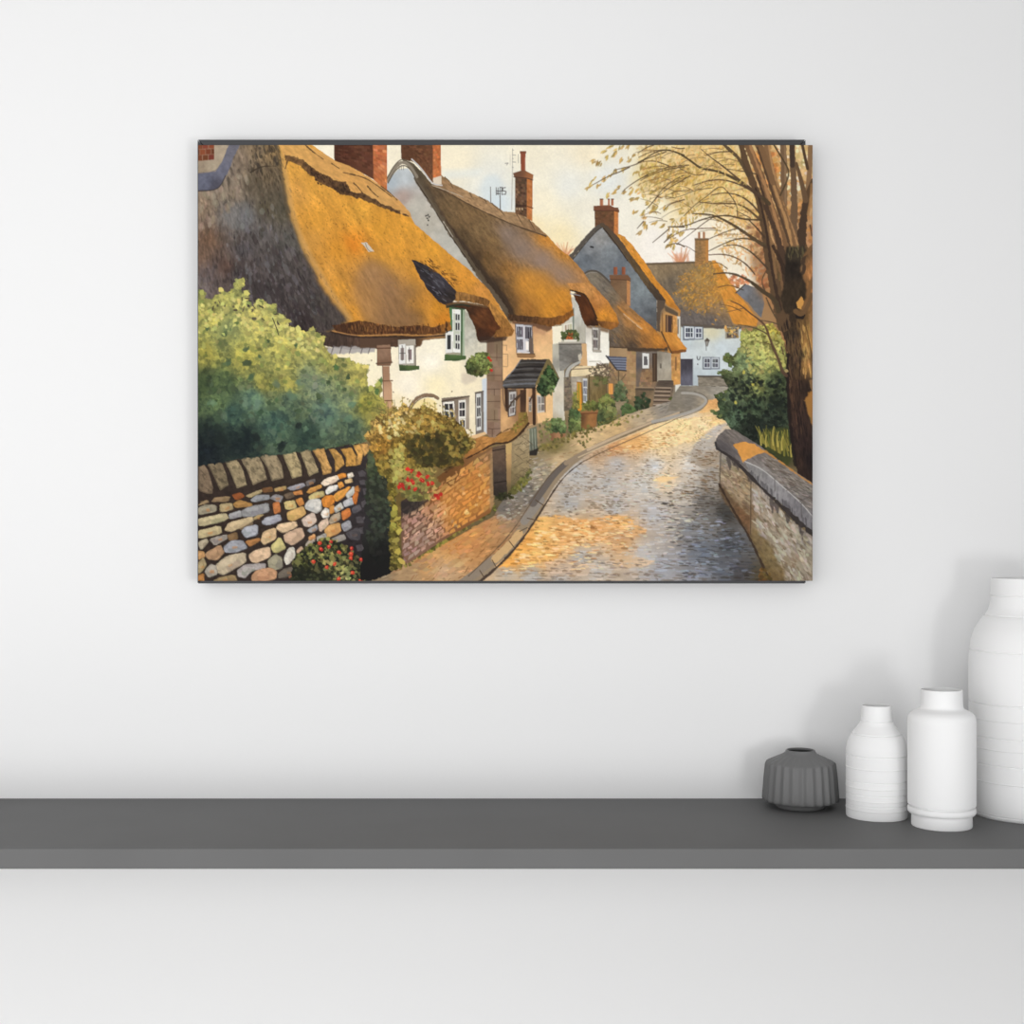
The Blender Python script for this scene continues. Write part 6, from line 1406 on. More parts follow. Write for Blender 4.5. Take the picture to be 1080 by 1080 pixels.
def paint_trunks():
    L, D, M = (176, 128, 84), (74, 56, 42), (122, 92, 64)
    # main bole
    region([(705, 800), (715, 650), (760, 720), (800, 660), (850, 700), (905, 640), (930, 720), (960, 700), (960, 1100), (740, 1100), (735, 980)], [(740, 800, (112, 84, 54)), (780, 760, (168, 124, 78)), (760, 900, (110, 88, 54)), (850, 780, (44, 36, 30)), (850, 900, (52, 40, 32)), (800, 1000, (84, 64, 44)), (880, 1000, (150, 108, 62)), (940, 850, (186, 124, 70)), (930, 1040, (166, 112, 60))], cD, rough=1, tex=[(.2, 6, 2, 80)])
    tr = [(700, -20), (960, -20), (960, 570), (925, 572), (940, 640), (905, 690), (930, 800), (955, 860), (960, 1250), (870, 1250), (850, 1090), (835, 1010), (812, 900), (800, 760), (795, 600), (788, 500), (800, 420), (775, 300), (745, 220), (750, 150), (715, 80)]
    region(tr, [(740, 60, (98, 72, 46)), (800, 60, (74, 56, 38)), (760, 180, (78, 60, 40)), (860, 60, (120, 88, 52)), (920, 60, (180, 118, 62)), (820, 200, (54, 42, 32)), (800, 300, (56, 44, 34)), (890, 250, (128, 94, 52)), (915, 350, (178, 128, 66)), (905, 480, (170, 122, 64)), (850, 300, (60, 48, 36)), (850, 450, (62, 48, 36)), (880, 420, (84, 66, 42)), (940, 300, (186, 130, 66)),
                (810, 500, (64, 48, 36)), (840, 600, (66, 46, 36)), (900, 620, (46, 34, 28)), (840, 750, (60, 42, 34)), (880, 800, (56, 40, 34)), (900, 950, (50, 36, 32)), (940, 1050, (34, 26, 26)), (860, 1050, (56, 40, 32))],
           cL, rough=.8, tex=[(.16, 14, 2, 84), (.08, 3, 1.4, 80)])
    # many stems rising from the crown
    line([(790, 470), (792, 300), (788, 115)], 7, 6, (120, 92, 66), cD, rough=.2)
    line([(800, 460), (800, 300), (797, 115)], 2, 2, (150, 118, 84), cD, .7)
    line([(846, 640), (850, 400), (842, 250), (838, 115)], 7.5, 5.5, (112, 86, 62), cD, rough=.2)
    line([(838, 240), (836, 115)], 5.5, 5, (72, 56, 46), cD, rough=.2)
    line([(945, 115), (938, 250), (925, 400)], 6, 5, (140, 106, 72), cD, rough=.2)
    line([(880, 840), (885, 700), (896, 600), (912, 470), (918, 420)], 11, 6.5, (74, 56, 42), cD, rough=.25)
    line([(918, 430), (935, 390), (960, 330)], 6.5, 6, (92, 68, 46), cD)
    line([(915, 440), (890, 330), (862, 230)], 6, 3, (106, 80, 56), cD)
    line([(895, 120), (912, 200), (926, 260)], 3, 3.2, (82, 62, 44), cD)
    line([(928, 520), (945, 430), (950, 350)], 3, 3, (160, 116, 70), cD, .8)
    line([(870, 830), (856, 690), (828, 600), (790, 500), (755, 400), (715, 260), (690, 115)], 9, 6, (136, 100, 66), cD, rough=.2)
    line([(868, 690), (838, 600), (800, 500), (768, 410), (726, 260), (702, 115)], 2.4, 1.8, (196, 146, 94), cD, .7)
    line([(850, 860), (835, 700), (798, 560), (760, 450), (720, 330), (680, 200), (645, 115)], 12, 7, (128, 94, 62), cD, rough=.2)
    line([(846, 760), (815, 590), (770, 460), (735, 360)], 3.4, 2.4, (196, 146, 90), cD, .75, rough=.4)
    line([(840, 800), (824, 690), (782, 560), (740, 440), (700, 320), (660, 200), (640, 140)], 3, 2, (80, 60, 44), cD, .85, rough=.4)
    line([(815, 1000), (800, 850), (775, 680), (750, 600), (720, 500), (680, 380), (650, 280), (610, 180), (580, 115)], 13, 7, (124, 90, 60), cD, rough=.2)
    line([(800, 900), (790, 760), (762, 600), (725, 480), (692, 380), (660, 290), (622, 190), (600, 130)], 3.6, 2.4, (186, 134, 84), cD, .75, rough=.4)
    line([(800, 960), (776, 780), (742, 620), (705, 500), (668, 390), (640, 300)], 3.4, 2, (70, 52, 40), cD, .9, rough=.4)
    line([(790, 1150), (755, 1000), (722, 860), (700, 700), (680, 560), (650, 430), (610, 330), (575, 240), (545, 115)], 13, 5.5, (96, 72, 50), cD, rough=.2)
    line([(770, 1060), (735, 900), (712, 760), (690, 600), (665, 480), (630, 370)], 3.6, 2.2, (62, 46, 36), cD, .9, rough=.4)
    line([(748, 880), (726, 740), (704, 600), (680, 500)], 2.6, 1.8, (150, 110, 70), cD, .7, rough=.4)
    line([(800, 800), (770, 700), (740, 600), (700, 520), (680, 470)], 6, 3, (78, 58, 44), cD, rough=.4)
    line([(730, 700), (770, 780), (800, 850)], 3, 5, (60, 44, 34), cD, .9, rough=.4)
    line([(880, 760), (930, 730), (962, 690)], 5, 4, (120, 86, 54), cD)
    line([(905, 1060), (930, 960), (962, 880)], 5, 5, (128, 90, 54), cD, rough=.3)
    region([(900, 690), (930, 640), (960, 640), (960, 880), (940, 830)], [(935, 720, (176, 118, 54)), (945, 820, (170, 114, 54))], cL, rough=1.5, soft=.6, alpha=.8)
    region([(925, 180), (960, 140), (960, 520), (945, 400)], [(945, 250, (150, 110, 70)), (950, 420, (196, 138, 70))], cL, rough=.6, alpha=.8)
    strokes([(760, 200), (870, 200), (890, 600), (930, 1080), (850, 1080), (800, 700)], [(840, 400, (34, 26, 24)), (880, 900, (30, 22, 22))], 120, 10, 1.2, 84, cL, alpha=.6, spread=8)
    strokes([(790, 300), (860, 300), (900, 900), (830, 900)], [(830, 500, (104, 78, 54)), (860, 800, (92, 64, 48))], 90, 10, 1.0, 84, cL, alpha=.5, spread=8)
    strokes([(880, 250), (940, 250), (940, 560), (895, 560)], [(915, 400, (206, 156, 84))], 40, 9, 1.3, 84, cL, alpha=.6, spread=8)
    line([(800, 420), (795, 520), (800, 640), (808, 800), (826, 960), (845, 1080)], 3, 3, (34, 26, 24), cL, .8, rough=.5)
    line([(900, 210), (925, 330), (945, 440), (950, 520)], 1.6, 1.6, (92, 66, 40), cL, .8)
    region([(800, 705), (905, 700), (925, 720), (890, 770), (888, 850), (915, 920), (918, 990), (880, 1050), (800, 1090), (770, 1010), (795, 900)], [(850, 730, (58, 50, 38)), (840, 830, (42, 34, 28)), (860, 950, (56, 44, 32))], cD, rough=1, soft=.8, tex=[(.2, 3, 6, 0)])
    strokes([(800, 700), (900, 700), (910, 760), (810, 770)], [(850, 730, (104, 92, 60))], 26, 5, 1.4, 80, cD, alpha=.6)
    # hollows on the bole
    region([(845, 180), (880, 165), (905, 180), (890, 210), (850, 205)], (40, 32, 28), cL, rough=.4)
    region([(850, 110), (880, 70), (895, 100), (880, 150), (855, 140)], [(870, 110, (206, 146, 70))], cL, rough=.5)
    line([(845, 160), (880, 185), (915, 140), (945, 60)], 5, 4, (112, 82, 52), cL)
    dab(*cL([(790, 517)])[0], blob(2.2, 8, .2), np.array((176, 152, 96), float), .95)


def paint_branches():
    dk = (84, 66, 48)
    B = [
        ([(-40, 225), (0, 205), (60, 165), (130, 150), (200, 175), (260, 215), (320, 262), (400, 270), (480, 300), (560, 345), (640, 400), (710, 460)], 1.0, 3.6),
        ([(350, 185), (420, 165), (490, 162)], .8, 1.4), ([(320, 150), (380, 200), (450, 250), (520, 310), (600, 370), (660, 420)], .8, 2.6),
        ([(445, 118), (490, 160), (540, 205), (590, 300)], 3.0, 4.2), ([(0, 300), (60, 275), (130, 250), (250, 240)], .6, 1.2), ([(275, 355), (350, 330), (430, 320), (520, 340), (600, 380), (650, 420)], .9, 2.2),
        ([(220, 530), (290, 460), (350, 420), (430, 350), (480, 400), (525, 470), (527, 530)], .7, 1.0), ([(310, 450), (400, 460), (500, 455), (570, 475), (650, 545)], .9, 2.4), ([(380, 410), (450, 395), (540, 410), (610, 460), (650, 510)], .8, 2.2),
        ([(130, 590), (230, 588), (320, 550), (400, 530), (480, 525), (560, 548), (665, 552)], .8, 2.2), ([(270, 515), (380, 520), (440, 545), (520, 590), (590, 640), (690, 705)], 1.0, 4.0), ([(110, 680), (160, 640), (230, 605), (320, 600), (400, 598)], .6, 1.1), ([(180, 690), (260, 630), (340, 565), (400, 530)], .5, 1.0),
        ([(360, 730), (440, 690), (520, 658), (590, 655), (685, 690)], .8, 2.0), ([(360, 662), (430, 630), (500, 605), (540, 600)], .8, 1.2), ([(365, 750), (450, 745), (520, 765), (580, 805), (625, 860)], 1.0, 1.6), ([(445, 700), (530, 690), (610, 735), (700, 830)], .8, 2.0),
        ([(390, 858), (470, 850), (540, 868), (620, 912), (690, 970), (750, 1020)], 1.2, 4.2), ([(415, 935), (480, 918), (560, 950)], .8, 1.0), ([(730, 118), (780, 200), (822, 270), (810, 330), (770, 412)], 1.6, 1.6), ([(470, 262), (560, 275), (640, 292)], .8, 1.4), ([(590, 550), (640, 600), (680, 650)], 1.0, 2.4),
        ([(180, 690), (240, 700), (290, 735)], .5, .6), ([(200, 260), (280, 300), (350, 290)], .5, .9), ([(370, 800), (420, 790), (470, 830)], .6, .8), ([(690, 840), (660, 900), (690, 970)], 1.2, 1.4), ([(940, 580), (950, 640)], 1.4, 1.4), ([(520, 500), (600, 540)], .6, 1.0),
        ([(120, 430), (200, 420), (290, 380), (380, 370)], .5, .8), ([(20, 480), (90, 400), (170, 350), (260, 300)], .5, 1.0)]
    for p, a, b in B:
        line(p, a, b, jitter(dk, .12), cD, .9, rough=.2)
    for p, a, b in (([(460, 100), (520, 125), (570, 170), (620, 205), (665, 245), (690, 320), (720, 400), (745, 450), (765, 520), (790, 545)], 1.0, 3.4), ([(500, 240), (570, 250), (650, 280), (672, 296)], .8, 1.5), ([(640, 215), (700, 225), (745, 240)], 1.0, 1.4), ([(660, 350), (700, 358)], .8, 1.0), ([(760, 375), (775, 420)], 1.6, 1.0),
                    ([(585, -10), (650, 45), (720, 80), (745, 160)], 3.0, 5.0), ([(430, 165), (500, 150), (540, 140)], .6, .8), ([(400, 120), (460, 130), (520, 160)], .6, .8), ([(670, 80), (700, 150), (730, 200)], 1.4, 2.0)):
        line(p, a, b, jitter(dk, .12), cL, .9, rough=.2)
    # twigs
    for k in range(70):
        x, y = 60 + 560 * RNG.random(), 150 + 520 * RNG.random()
        if y > 560 and x < 330:
            continue
        a = math.radians(150 + 50 * RNG.random() + (y - 300) * .04)
        l = 50 + 90 * RNG.random()
        line([(x, y), (x + l * .5 * math.cos(a), y + l * .5 * math.sin(a) - 6), (x + l * math.cos(a), y + l * math.sin(a) + 8)], .9, .4, jitter((112, 86, 58), .15), cD, .7)
    # leaf flecks over the branches
    foliage([(0, 150), (500, 150), (600, 400), (500, 560), (280, 480), (60, 420)], [(200, 300, (204, 164, 90)), (450, 300, (212, 172, 96))], 130, 1.6, cD, amp=.2, alpha=.75, kind='leaf', angs=(60, 170))


def paint_right_bush():
    out = [(338, 755), (365, 765), (395, 750), (380, 700), (360, 660), (400, 645), (430, 660), (440, 610), (420, 570), (385, 520), (440, 510), (470, 530), (480, 480), (440, 470), (405, 455), (425, 405), (470, 430), (500, 400), (520, 350), (515, 290), (540, 265), (570, 285), (620, 250), (700, 235), (760, 300), (790, 420),
           (800, 500), (805, 700), (812, 900), (830, 1010), (760, 1060), (640, 960), (560, 930), (460, 870), (420, 810), (380, 790)]
    cols = [(600, 300, (160, 156, 80)), (720, 280, (176, 158, 66)), (700, 380, (178, 168, 88)), (610, 400, (150, 152, 86)), (530, 460, (112, 128, 88)), (650, 480, (142, 148, 84)), (560, 560, (98, 108, 72)), (740, 460, (140, 140, 72)), (700, 600, (72, 84, 56)), (500, 600, (60, 66, 46)), (450, 680, (92, 106, 76)), (600, 720, (62, 76, 54)), (700, 800, (46, 54, 42)),
            (560, 850, (34, 40, 32)), (480, 790, (74, 92, 70)), (740, 720, (42, 50, 38)), (430, 440, (84, 90, 48)), (400, 750, (70, 86, 58)), (540, 320, (140, 140, 72)), (620, 600, (120, 122, 66)), (760, 560, (60, 70, 46)), (650, 860, (30, 36, 30))]
    region(out, [(x, y, tuple(int(v * .74) for v in c)) for x, y, c in cols], cL, rough=1.4, tex=[(.15, 4, 4, 0)])
    camo(out, cols, cL, 3.2, .34, 2, 1.5)
    foliage(out, cols, 280, 1.9, cL, amp=.3, alpha=.7)
    foliage(out, cols, 260, 1.2, cL, amp=.38, alpha=.75)
    foliage([(520, 280), (760, 260), (780, 500), (560, 560)], [(620, 330, (196, 188, 108)), (700, 440, (186, 178, 96))], 110, 1.6, cL, amp=.15, alpha=.75, jag=.6)
    foliage([(460, 560), (800, 560), (800, 850), (600, 900), (460, 800)], [(600, 700, (28, 34, 28))], 130, 2.0, cL, amp=.3, alpha=.7, jag=.6)
    for x, y in ((430, 455), (440, 420), (345, 760), (365, 770), (375, 665), (400, 660), (385, 530), (410, 525), (455, 485), (420, 690), (395, 790), (425, 640)):
        dab(*cL([(x, y)])[0], blob(2.0, 7, .5, 1.3, RNG.random() * 3), jitter((88, 100, 56), .2), .95)
    for x, y in ((535, 525), (590, 600), (485, 705)):
        dab(*cL([(x, y)])[0], blob(2.0, 7, .4), np.array((196, 182, 78), float), .9)
    # tall grass under the trunk
    region([(620, 900), (700, 860), (800, 850), (835, 1010), (800, 1090), (740, 1040), (650, 970)], [(680, 940, (70, 76, 36)), (780, 1000, (60, 64, 32))], cL, rough=1, soft=1, alpha=.85)
    for k in range(46):
        x, y = 640 + 180 * RNG.random(), 960 + 80 * RNG.random()
        y = min(y, 930 + (x - 620) * .6)
        l = 50 + 70 * RNG.random()
        a = math.radians(-28 + 40 * RNG.random())
        line([(x, y), (x + l * .4 * math.sin(a), y - l * .5), (x + l * math.sin(a), y - l)], 1.6, .6, jitter((130, 120, 50), .3), cL, .85, sm=1)
    for x, y, h in ((712, 960, 110), (640, 960, 60), (670, 970, 70), (740, 970, 90), (820, 1030, 90), (765, 990, 80)):
        line([(x, y), (x - 6, y - h * .6), (x + 4, y - h)], 1.8, .8, (186, 166, 78), cL, .9)


def paint():
    """brush the whole print, back to front"""
    for f in (paint_sky, paint_ground, paint_far, paint_gable_house, paint_lower_house, paint_second_walls, paint_second_cottage, paint_second_dormer, paint_second_yard, paint_pier_peach,
              paint_porch, paint_first_cottage, paint_first_roof, paint_first_basket, paint_lane, paint_left_wall, paint_left_bush, paint_front_garden,
              paint_right_trees, paint_branch_leaves, paint_right_bush, paint_trunks, paint_branches, paint_right_wall):
        f()
    # paper grain
    x, y = grid((0, CW, 0, CH))
    g = fbm(x, y, 1.3, 1.3, 0, 2, 77)
    lum = (IMG @ np.array((.3, .59, .11), np.float32))[..., None]
    IMG[...] = np.clip((lum + (IMG - lum) * .92) * (1 + .018 * g[..., None]), 0, 255)
    return IMG


# ---------------------------------------------------------------------------
# The place: a white wall, a long grey shelf with four vases, the print above it
# ---------------------------------------------------------------------------
import bpy
import bmesh

EX = 0.00125           # metres per photo pixel on the wall plane
CAMD = 1.75            # camera to wall
HOR = 570.0            # horizon row in the photo
EYE = 1.55
scene = bpy.context.scene
COL = scene.collection


def wx(px):
    return (px - 540.0) * EX


def wz(py):
    return EYE + (HOR - py) * EX


def at_depth(px, py, d):
    """world point seen at pixel px, py lying d metres in front of the wall"""
    k = (CAMD - d) / CAMD
    return wx(px) * k, -d, EYE + (HOR - py) * EX * k


def mat(name, col, rough=.6, bump=0.0, bscale=60.0, spec=.3, vary=0.0, vscale=8.0):
    m = bpy.data.materials.new(name)
    m.use_nodes = True
    nt = m.node_tree
    b = nt.nodes['Principled BSDF']
    b.inputs['Base Color'].default_value = (*col, 1)
    b.inputs['Roughness'].default_value = rough
    b.inputs['Specular IOR Level'].default_value = spec
    tc = nt.nodes.new('ShaderNodeTexCoord')
    if bump:
        n = nt.nodes.new('ShaderNodeTexNoise')
        n.inputs['Scale'].default_value = bscale
        n.inputs['Detail'].default_value = 5
        nt.links.new(tc.outputs['Object'], n.inputs['Vector'])
        bp = nt.nodes.new('ShaderNodeBump')
        bp.inputs['Strength'].default_value = bump
        bp.inputs['Distance'].default_value = .002
        nt.links.new(n.outputs['Fac'], bp.inputs['Height'])
        nt.links.new(bp.outputs['Normal'], b.inputs['Normal'])
    if vary:
        n = nt.nodes.new('ShaderNodeTexNoise')
        n.inputs['Scale'].default_value = vscale
        n.inputs['Detail'].default_value = 3
        nt.links.new(tc.outputs['Object'], n.inputs['Vector'])
        r = nt.nodes.new('ShaderNodeValToRGB')
        r.color_ramp.elements[0].position = .3
        r.color_ramp.elements[1].position = .7
        r.color_ramp.elements[0].color = (*[c * (1 - vary) for c in col], 1)
        r.color_ramp.elements[1].color = (*[min(1, c * (1 + vary)) for c in col], 1)
        nt.links.new(n.outputs['Fac'], r.inputs['Fac'])
        nt.links.new(r.outputs['Color'], b.inputs['Base Color'])
    return m


def link(name, bm, m, parent=None, smooth_faces=False):
    me = bpy.data.meshes.new(name)
    bm.to_mesh(me)
    bm.free()
    me.materials.append(m)
    if smooth_faces:
        for p in me.polygons:
            p.use_smooth = True
    o = bpy.data.objects.new(name, me)
    COL.objects.link(o)
    if parent:
        o.parent = parent
    return o


def box(bm, x0, x1, y0, y1, z0, z1):
    v = [bm.verts.new((x, y, z)) for x in (x0, x1) for y in (y0, y1) for z in (z0, z1)]
    for f in ((0, 1, 3, 2), (4, 6, 7, 5), (0, 4, 5, 1), (2, 3, 7, 6), (0, 2, 6, 4), (1, 5, 7, 3)):
        bm.faces.new([v[i] for i in f])
    bmesh.ops.recalc_face_normals(bm, faces=bm.faces)


def bevel(bm, w, seg=2):
    bmesh.ops.bevel(bm, geom=list(bm.edges), offset=w, segments=seg, affect='EDGES', profile=.5)


def lathe(bm, prof, n=96):
    """prof: (radius, height) from the outside bottom, over the lip, down the inside"""
    rings = []
    for r, z in prof:
        if r < 1e-6:
            rings.append([bm.verts.new((0, 0, z))])
        else:
            rings.append([bm.verts.new((r * math.cos(2 * math.pi * k / n), r * math.sin(2 * math.pi * k / n), z)) for k in range(n)])
    for a, b in zip(rings, rings[1:]):
        for k in range(n):
            q = (k + 1) % n
            if len(a) == 1 and len(b) == 1:
                continue
            if len(a) == 1:
                bm.faces.new((a[0], b[q], b[k]))
            elif len(b) == 1:
                bm.faces.new((a[k], a[q], b[0]))
            else:
                bm.faces.new((a[k], a[q], b[q], b[k]))
    bmesh.ops.recalc_face_normals(bm, faces=bm.faces)


def catmull(pts, n=6):
    out = []
    P = [pts[0]] + list(pts) + [pts[-1]]
    for i in range(1, len(P) - 2):
        for s in range(n):
            t = s / n
            o = []
            for c in (0, 1):
                a, b, d, e = P[i - 1][c], P[i][c], P[i + 1][c], P[i + 2][c]
                o.append(.5 * (2 * b + (d - a) * t + (2 * a - 5 * b + 4 * d - e) * t * t + (3 * b - a - 3 * d + e) * t ** 3))
            out.append(tuple(o))
    out.append(pts[-1])
    return out


def thing(o, label, cat, group=None):
    o['label'] = label
    o['category'] = cat
    if group:
        o['group'] = group
    return o


def structure(o):
    o['kind'] = 'structure'
    return o


def empty(name, loc):
    o = bpy.data.objects.new(name, None)
    o.empty_display_size = .05
    o.location = loc
    COL.objects.link(o)
    return o


# ---- materials ------------------------------------------------------------
M_WALL = mat('white_wall_paint', (.80, .80, .80), .85, .03, 180, .15)
M_FLOOR = mat('pale_floor', (.78, .77, .76), .6, .03, 30, .3, .05, 6)
M_SHELF = mat('grey_shelf_lacquer', (.136, .136, .136), .62, .02, 200, .25, .03, 10)
M_FRAME = mat('dark_grey_frame', (.046, .047, .05), .5, .02, 200, .3)
M_WHITE = mat('white_ceramic', (.86, .86, .86), .55, .012, 150, .3)
M_BISQUE = mat('white_ribbed_ceramic', (.85, .85, .85), .65, .02, 150, .25)
M_GREY = mat('grey_ceramic', (.150, .150, .150), .5, .015, 150, .35)
M_HOLE = mat('dark_grey_inside', (.05, .05, .05), .7)

# ---- room -----------------------------------------------------------------
bm = bmesh.new()
box(bm, -3.0, 3.0, 0.0, .12, 0.0, 3.0)
structure(link('wall_back', bm, M_WALL))
bm = bmesh.new()
box(bm, -3.0, 3.0, -4.0, .12, -.1, 0.0)
structure(link('floor', bm, M_FLOOR))

# ---- shelf ----------------------------------------------------------------
SD = CAMD * (1 - (842.0 - HOR) / (895.0 - HOR))        # depth of the shelf
SZ = wz(842.0)                                          # its top
ST = (916.6 - 895.0) * EX * (CAMD - SD) / CAMD          # its thickness
bm = bmesh.new()
box(bm, -1.05, 1.05, -SD, -.0002, SZ - ST, SZ)
bevel(bm, .0008, 1)
sh = link('wall_shelf', bm, M_SHELF)
thing(sh, 'long dark grey floating shelf fixed to the white wall', 'shelf')


def foot(px, py):
    """where a base whose centre shows at px, py stands on the shelf: x, y, metres per pixel there"""
    t = (py - HOR) * EX
    k = (EYE - SZ) / t                                   # scale against the wall plane
    d = CAMD * (1 - k)
    return wx(px) * k, -d, EX * k


def profile(pts, cy, k):
    """(half width px, row) pairs, measured on the silhouette, into radius / height"""
    return [(r * k, (cy - y) * k) for r, y in pts]


def vase(name, px, py, sil, m, label, inside_to, lip=1.4, n=96, grooves=(), ridges=(), gdep=1.15, gw=.62):
    """sil: half width / row from foot to rim, in pixels at the vase's depth"""
    X, Y, k = foot(px, py)
    root = empty(name, (X, Y, SZ))
    p = catmull(sil, 8)
    fine = []
    for a, b in zip(p, p[1:]):
        st = max(1, int(abs(a[1] - b[1]) / .22))
        for s in range(st):
            t = s / st
            fine.append([a[0] + (b[0] - a[0]) * t, a[1] + (b[1] - a[1]) * t])
    fine.append(list(p[-1]))
    for q in fine:
        for g in grooves:
            e = abs(q[1] - g) / gw
            if e < 1:
                q[0] -= gdep * (1 - e * e)
        for g in ridges:
            e = abs(q[1] - g) / gw
            if e < 1:
                q[0] += gdep * .5 * (1 - e)
    out = [(0, 0)] + profile(fine, py, k)
    rt, zt = out[-1]
    w = lip * k
    out += [(rt - w * .1, zt + w * .14), (rt - w * .35, zt + w * .22), (rt - w * .8, zt + w * .2), (rt - w, zt)]
    bm = bmesh.new()
    lathe(bm, out, n)
    link('body', bm, m, root, True)
    # the hollow inside
    inner = [(max(.3, r - lip) * k, (py - y) * k) for r, y in sil[::-1] if y < inside_to]
    inner = [(rt - w, zt)] + inner[1:] + [(0, inner[-1][1])]
    bm = bmesh.new()
    lathe(bm, inner, 64)
    link('inner_wall', bm, m, root, True)
    thing(root, label, 'vase')
    return root, k


# small bottle vase with scored rings
vase('bottle_vase', 924.6, 860.6,
     [(30.6, 860.6), (31.4, 859.4), (31.6, 850), (31.6, 820), (31.6, 800), (31.6, 792), (31.2, 788), (30.2, 783), (28.4, 778), (26.0, 773.5), (23.2, 770), (20.4, 766.5), (18.0, 763), (16.6, 758), (15.9, 752), (15.2, 744)],
     M_BISQUE, 'small white bottle vase with scored rings, right of the grey fluted vase', 800, 1.3,
     grooves=(759.5, 773.2, 795.2, 821.6, 835, 846.2, 862), ridges=(808, 828, 841, 851))

# white canister vase with a bead ring at its foot
vase('canister_vase', 993.2, 870.6,
     [(30.2, 870.6), (30.9, 869.6), (30.9, 862), (30.4, 858.4), (30.6, 857.6), (33.4, 857.1), (34.7, 855), (34.8, 853), (34.2, 850.6), (32.0, 849.5), (31.6, 848.9), (32.2, 848.2), (34.2, 847.6), (34.8, 846), (34.8, 830), (34.8, 800), (34.8, 770), (34.8, 762), (34.5, 757.5), (33.0, 753.4), (29.6, 750.2), (25.4, 748.2), (22.4, 746.4), (21.4, 743.2), (21.2, 738), (21.1, 727.4)],
     M_WHITE, 'bright white canister vase with a straight neck, standing nearest the shelf edge', 780, 1.4)

# tall bottle vase, cut by the picture edge
vase('bottle_vase', 1084.5, 858.0,
     [(57.4, 858), (58.6, 856), (59.2, 850), (59.4, 820), (59.6, 780), (59.8, 740), (60.0, 705), (59.6, 692), (58.6, 682), (57.0, 673), (54.4, 665), (51.0, 658.6), (47.4, 653), (43.2, 648), (40.2, 643), (38.6, 637), (37.8, 630), (37.4, 622), (37.0, 610)],
     M_BISQUE, 'tallest white bottle vase with scored rings, at the far right end', 720, 1.6, n=128,
     grooves=(628.0, 649.2, 685.6, 740, 774, 802, 854), ridges=(756, 786, 820), gdep=1.2, gw=.75)


# grey vase with fluted sides
def fluted_vase():
    px, py = 844.2, 851.0
    X, Y, k = foot(px, py)
    root = empty('fluted_vase', (X, Y, SZ))
    N = 24
    # (radius, row, depth of the flutes)
    rows = [(0, 851, 0), (24.0, 851, 0), (25.4, 850.2, 0), (26.0, 847.6, 0), (26.4, 845.6, 0), (29.5, 845.0, .2), (35.0, 844.6, .9), (38.4, 844.0, 1), (39.6, 843.0, 1), (40.0, 841.2, 1), (39.9, 838, 1), (39.0, 828, 1), (38.2, 818, 1), (37.2, 808.4, 1), (36.8, 805.4, 1), (36.2, 803.9, 1), (34.8, 802.9, 1),
            (29.6, 800.4, .7), (24.2, 797.9, .4), (19.8, 795.9, .15), (17.2, 794.5, 0), (15.9, 793.0, 0), (15.2, 791.5, 0), (14.9, 790.9, 0), (14.3, 790.6, 0), (13.5, 790.9, 0), (13.2, 792.4, 0), (16.0, 797.0, 0), (26, 803, 0), (33, 810, 0), (34, 835, 0), (20, 842, 0), (0, 842.5, 0)]
    bm = bmesh.new()
    n = N * 8
    rings = []
    for r, y, f in rows:
        z = (py - y) * k
        if r == 0:
            rings.append([bm.verts.new((0, 0, z))])
            continue
        ring = []
        for j in range(n):
            a = 2 * math.pi * j / n
            u = (a / (2 * math.pi) * N) % 1.0
            # shallow concave facets that meet in crisp ridges
            c = 1.0 - abs(2 * u - 1) ** 1.25
            rr = r * (1 - .058 * f * c)
            ring.append(bm.verts.new((rr * k * math.cos(a + .11), rr * k * math.sin(a + .11), z)))
        rings.append(ring)
    for a, b in zip(rings, rings[1:]):
        for j in range(n):
            q = (j + 1) % n
            if len(a) == 1:
                bm.faces.new((a[0], b[q], b[j]))
            elif len(b) == 1:
                bm.faces.new((a[j], a[q], b[0]))
            else:
                bm.faces.new((a[j], a[q], b[q], b[j]))
    bmesh.ops.recalc_face_normals(bm, faces=bm.faces)
    link('body', bm, M_GREY, root, True)
    # separate dark lining inside the neck
    bm = bmesh.new()
    lathe(bm, [(13.2 * k, (py - 792.6) * k), (13.6 * k, (py - 796) * k), (24 * k, (py - 806) * k), (24 * k, (py - 834) * k), (0, (py - 836) * k)], 48)
    h = link('inner_wall', bm, M_HOLE, root, True)
    h['label'] = 'dark hollow inside the neck'
    thing(root, 'squat dark grey fluted vase with a small round mouth', 'vase')


fluted_vase()

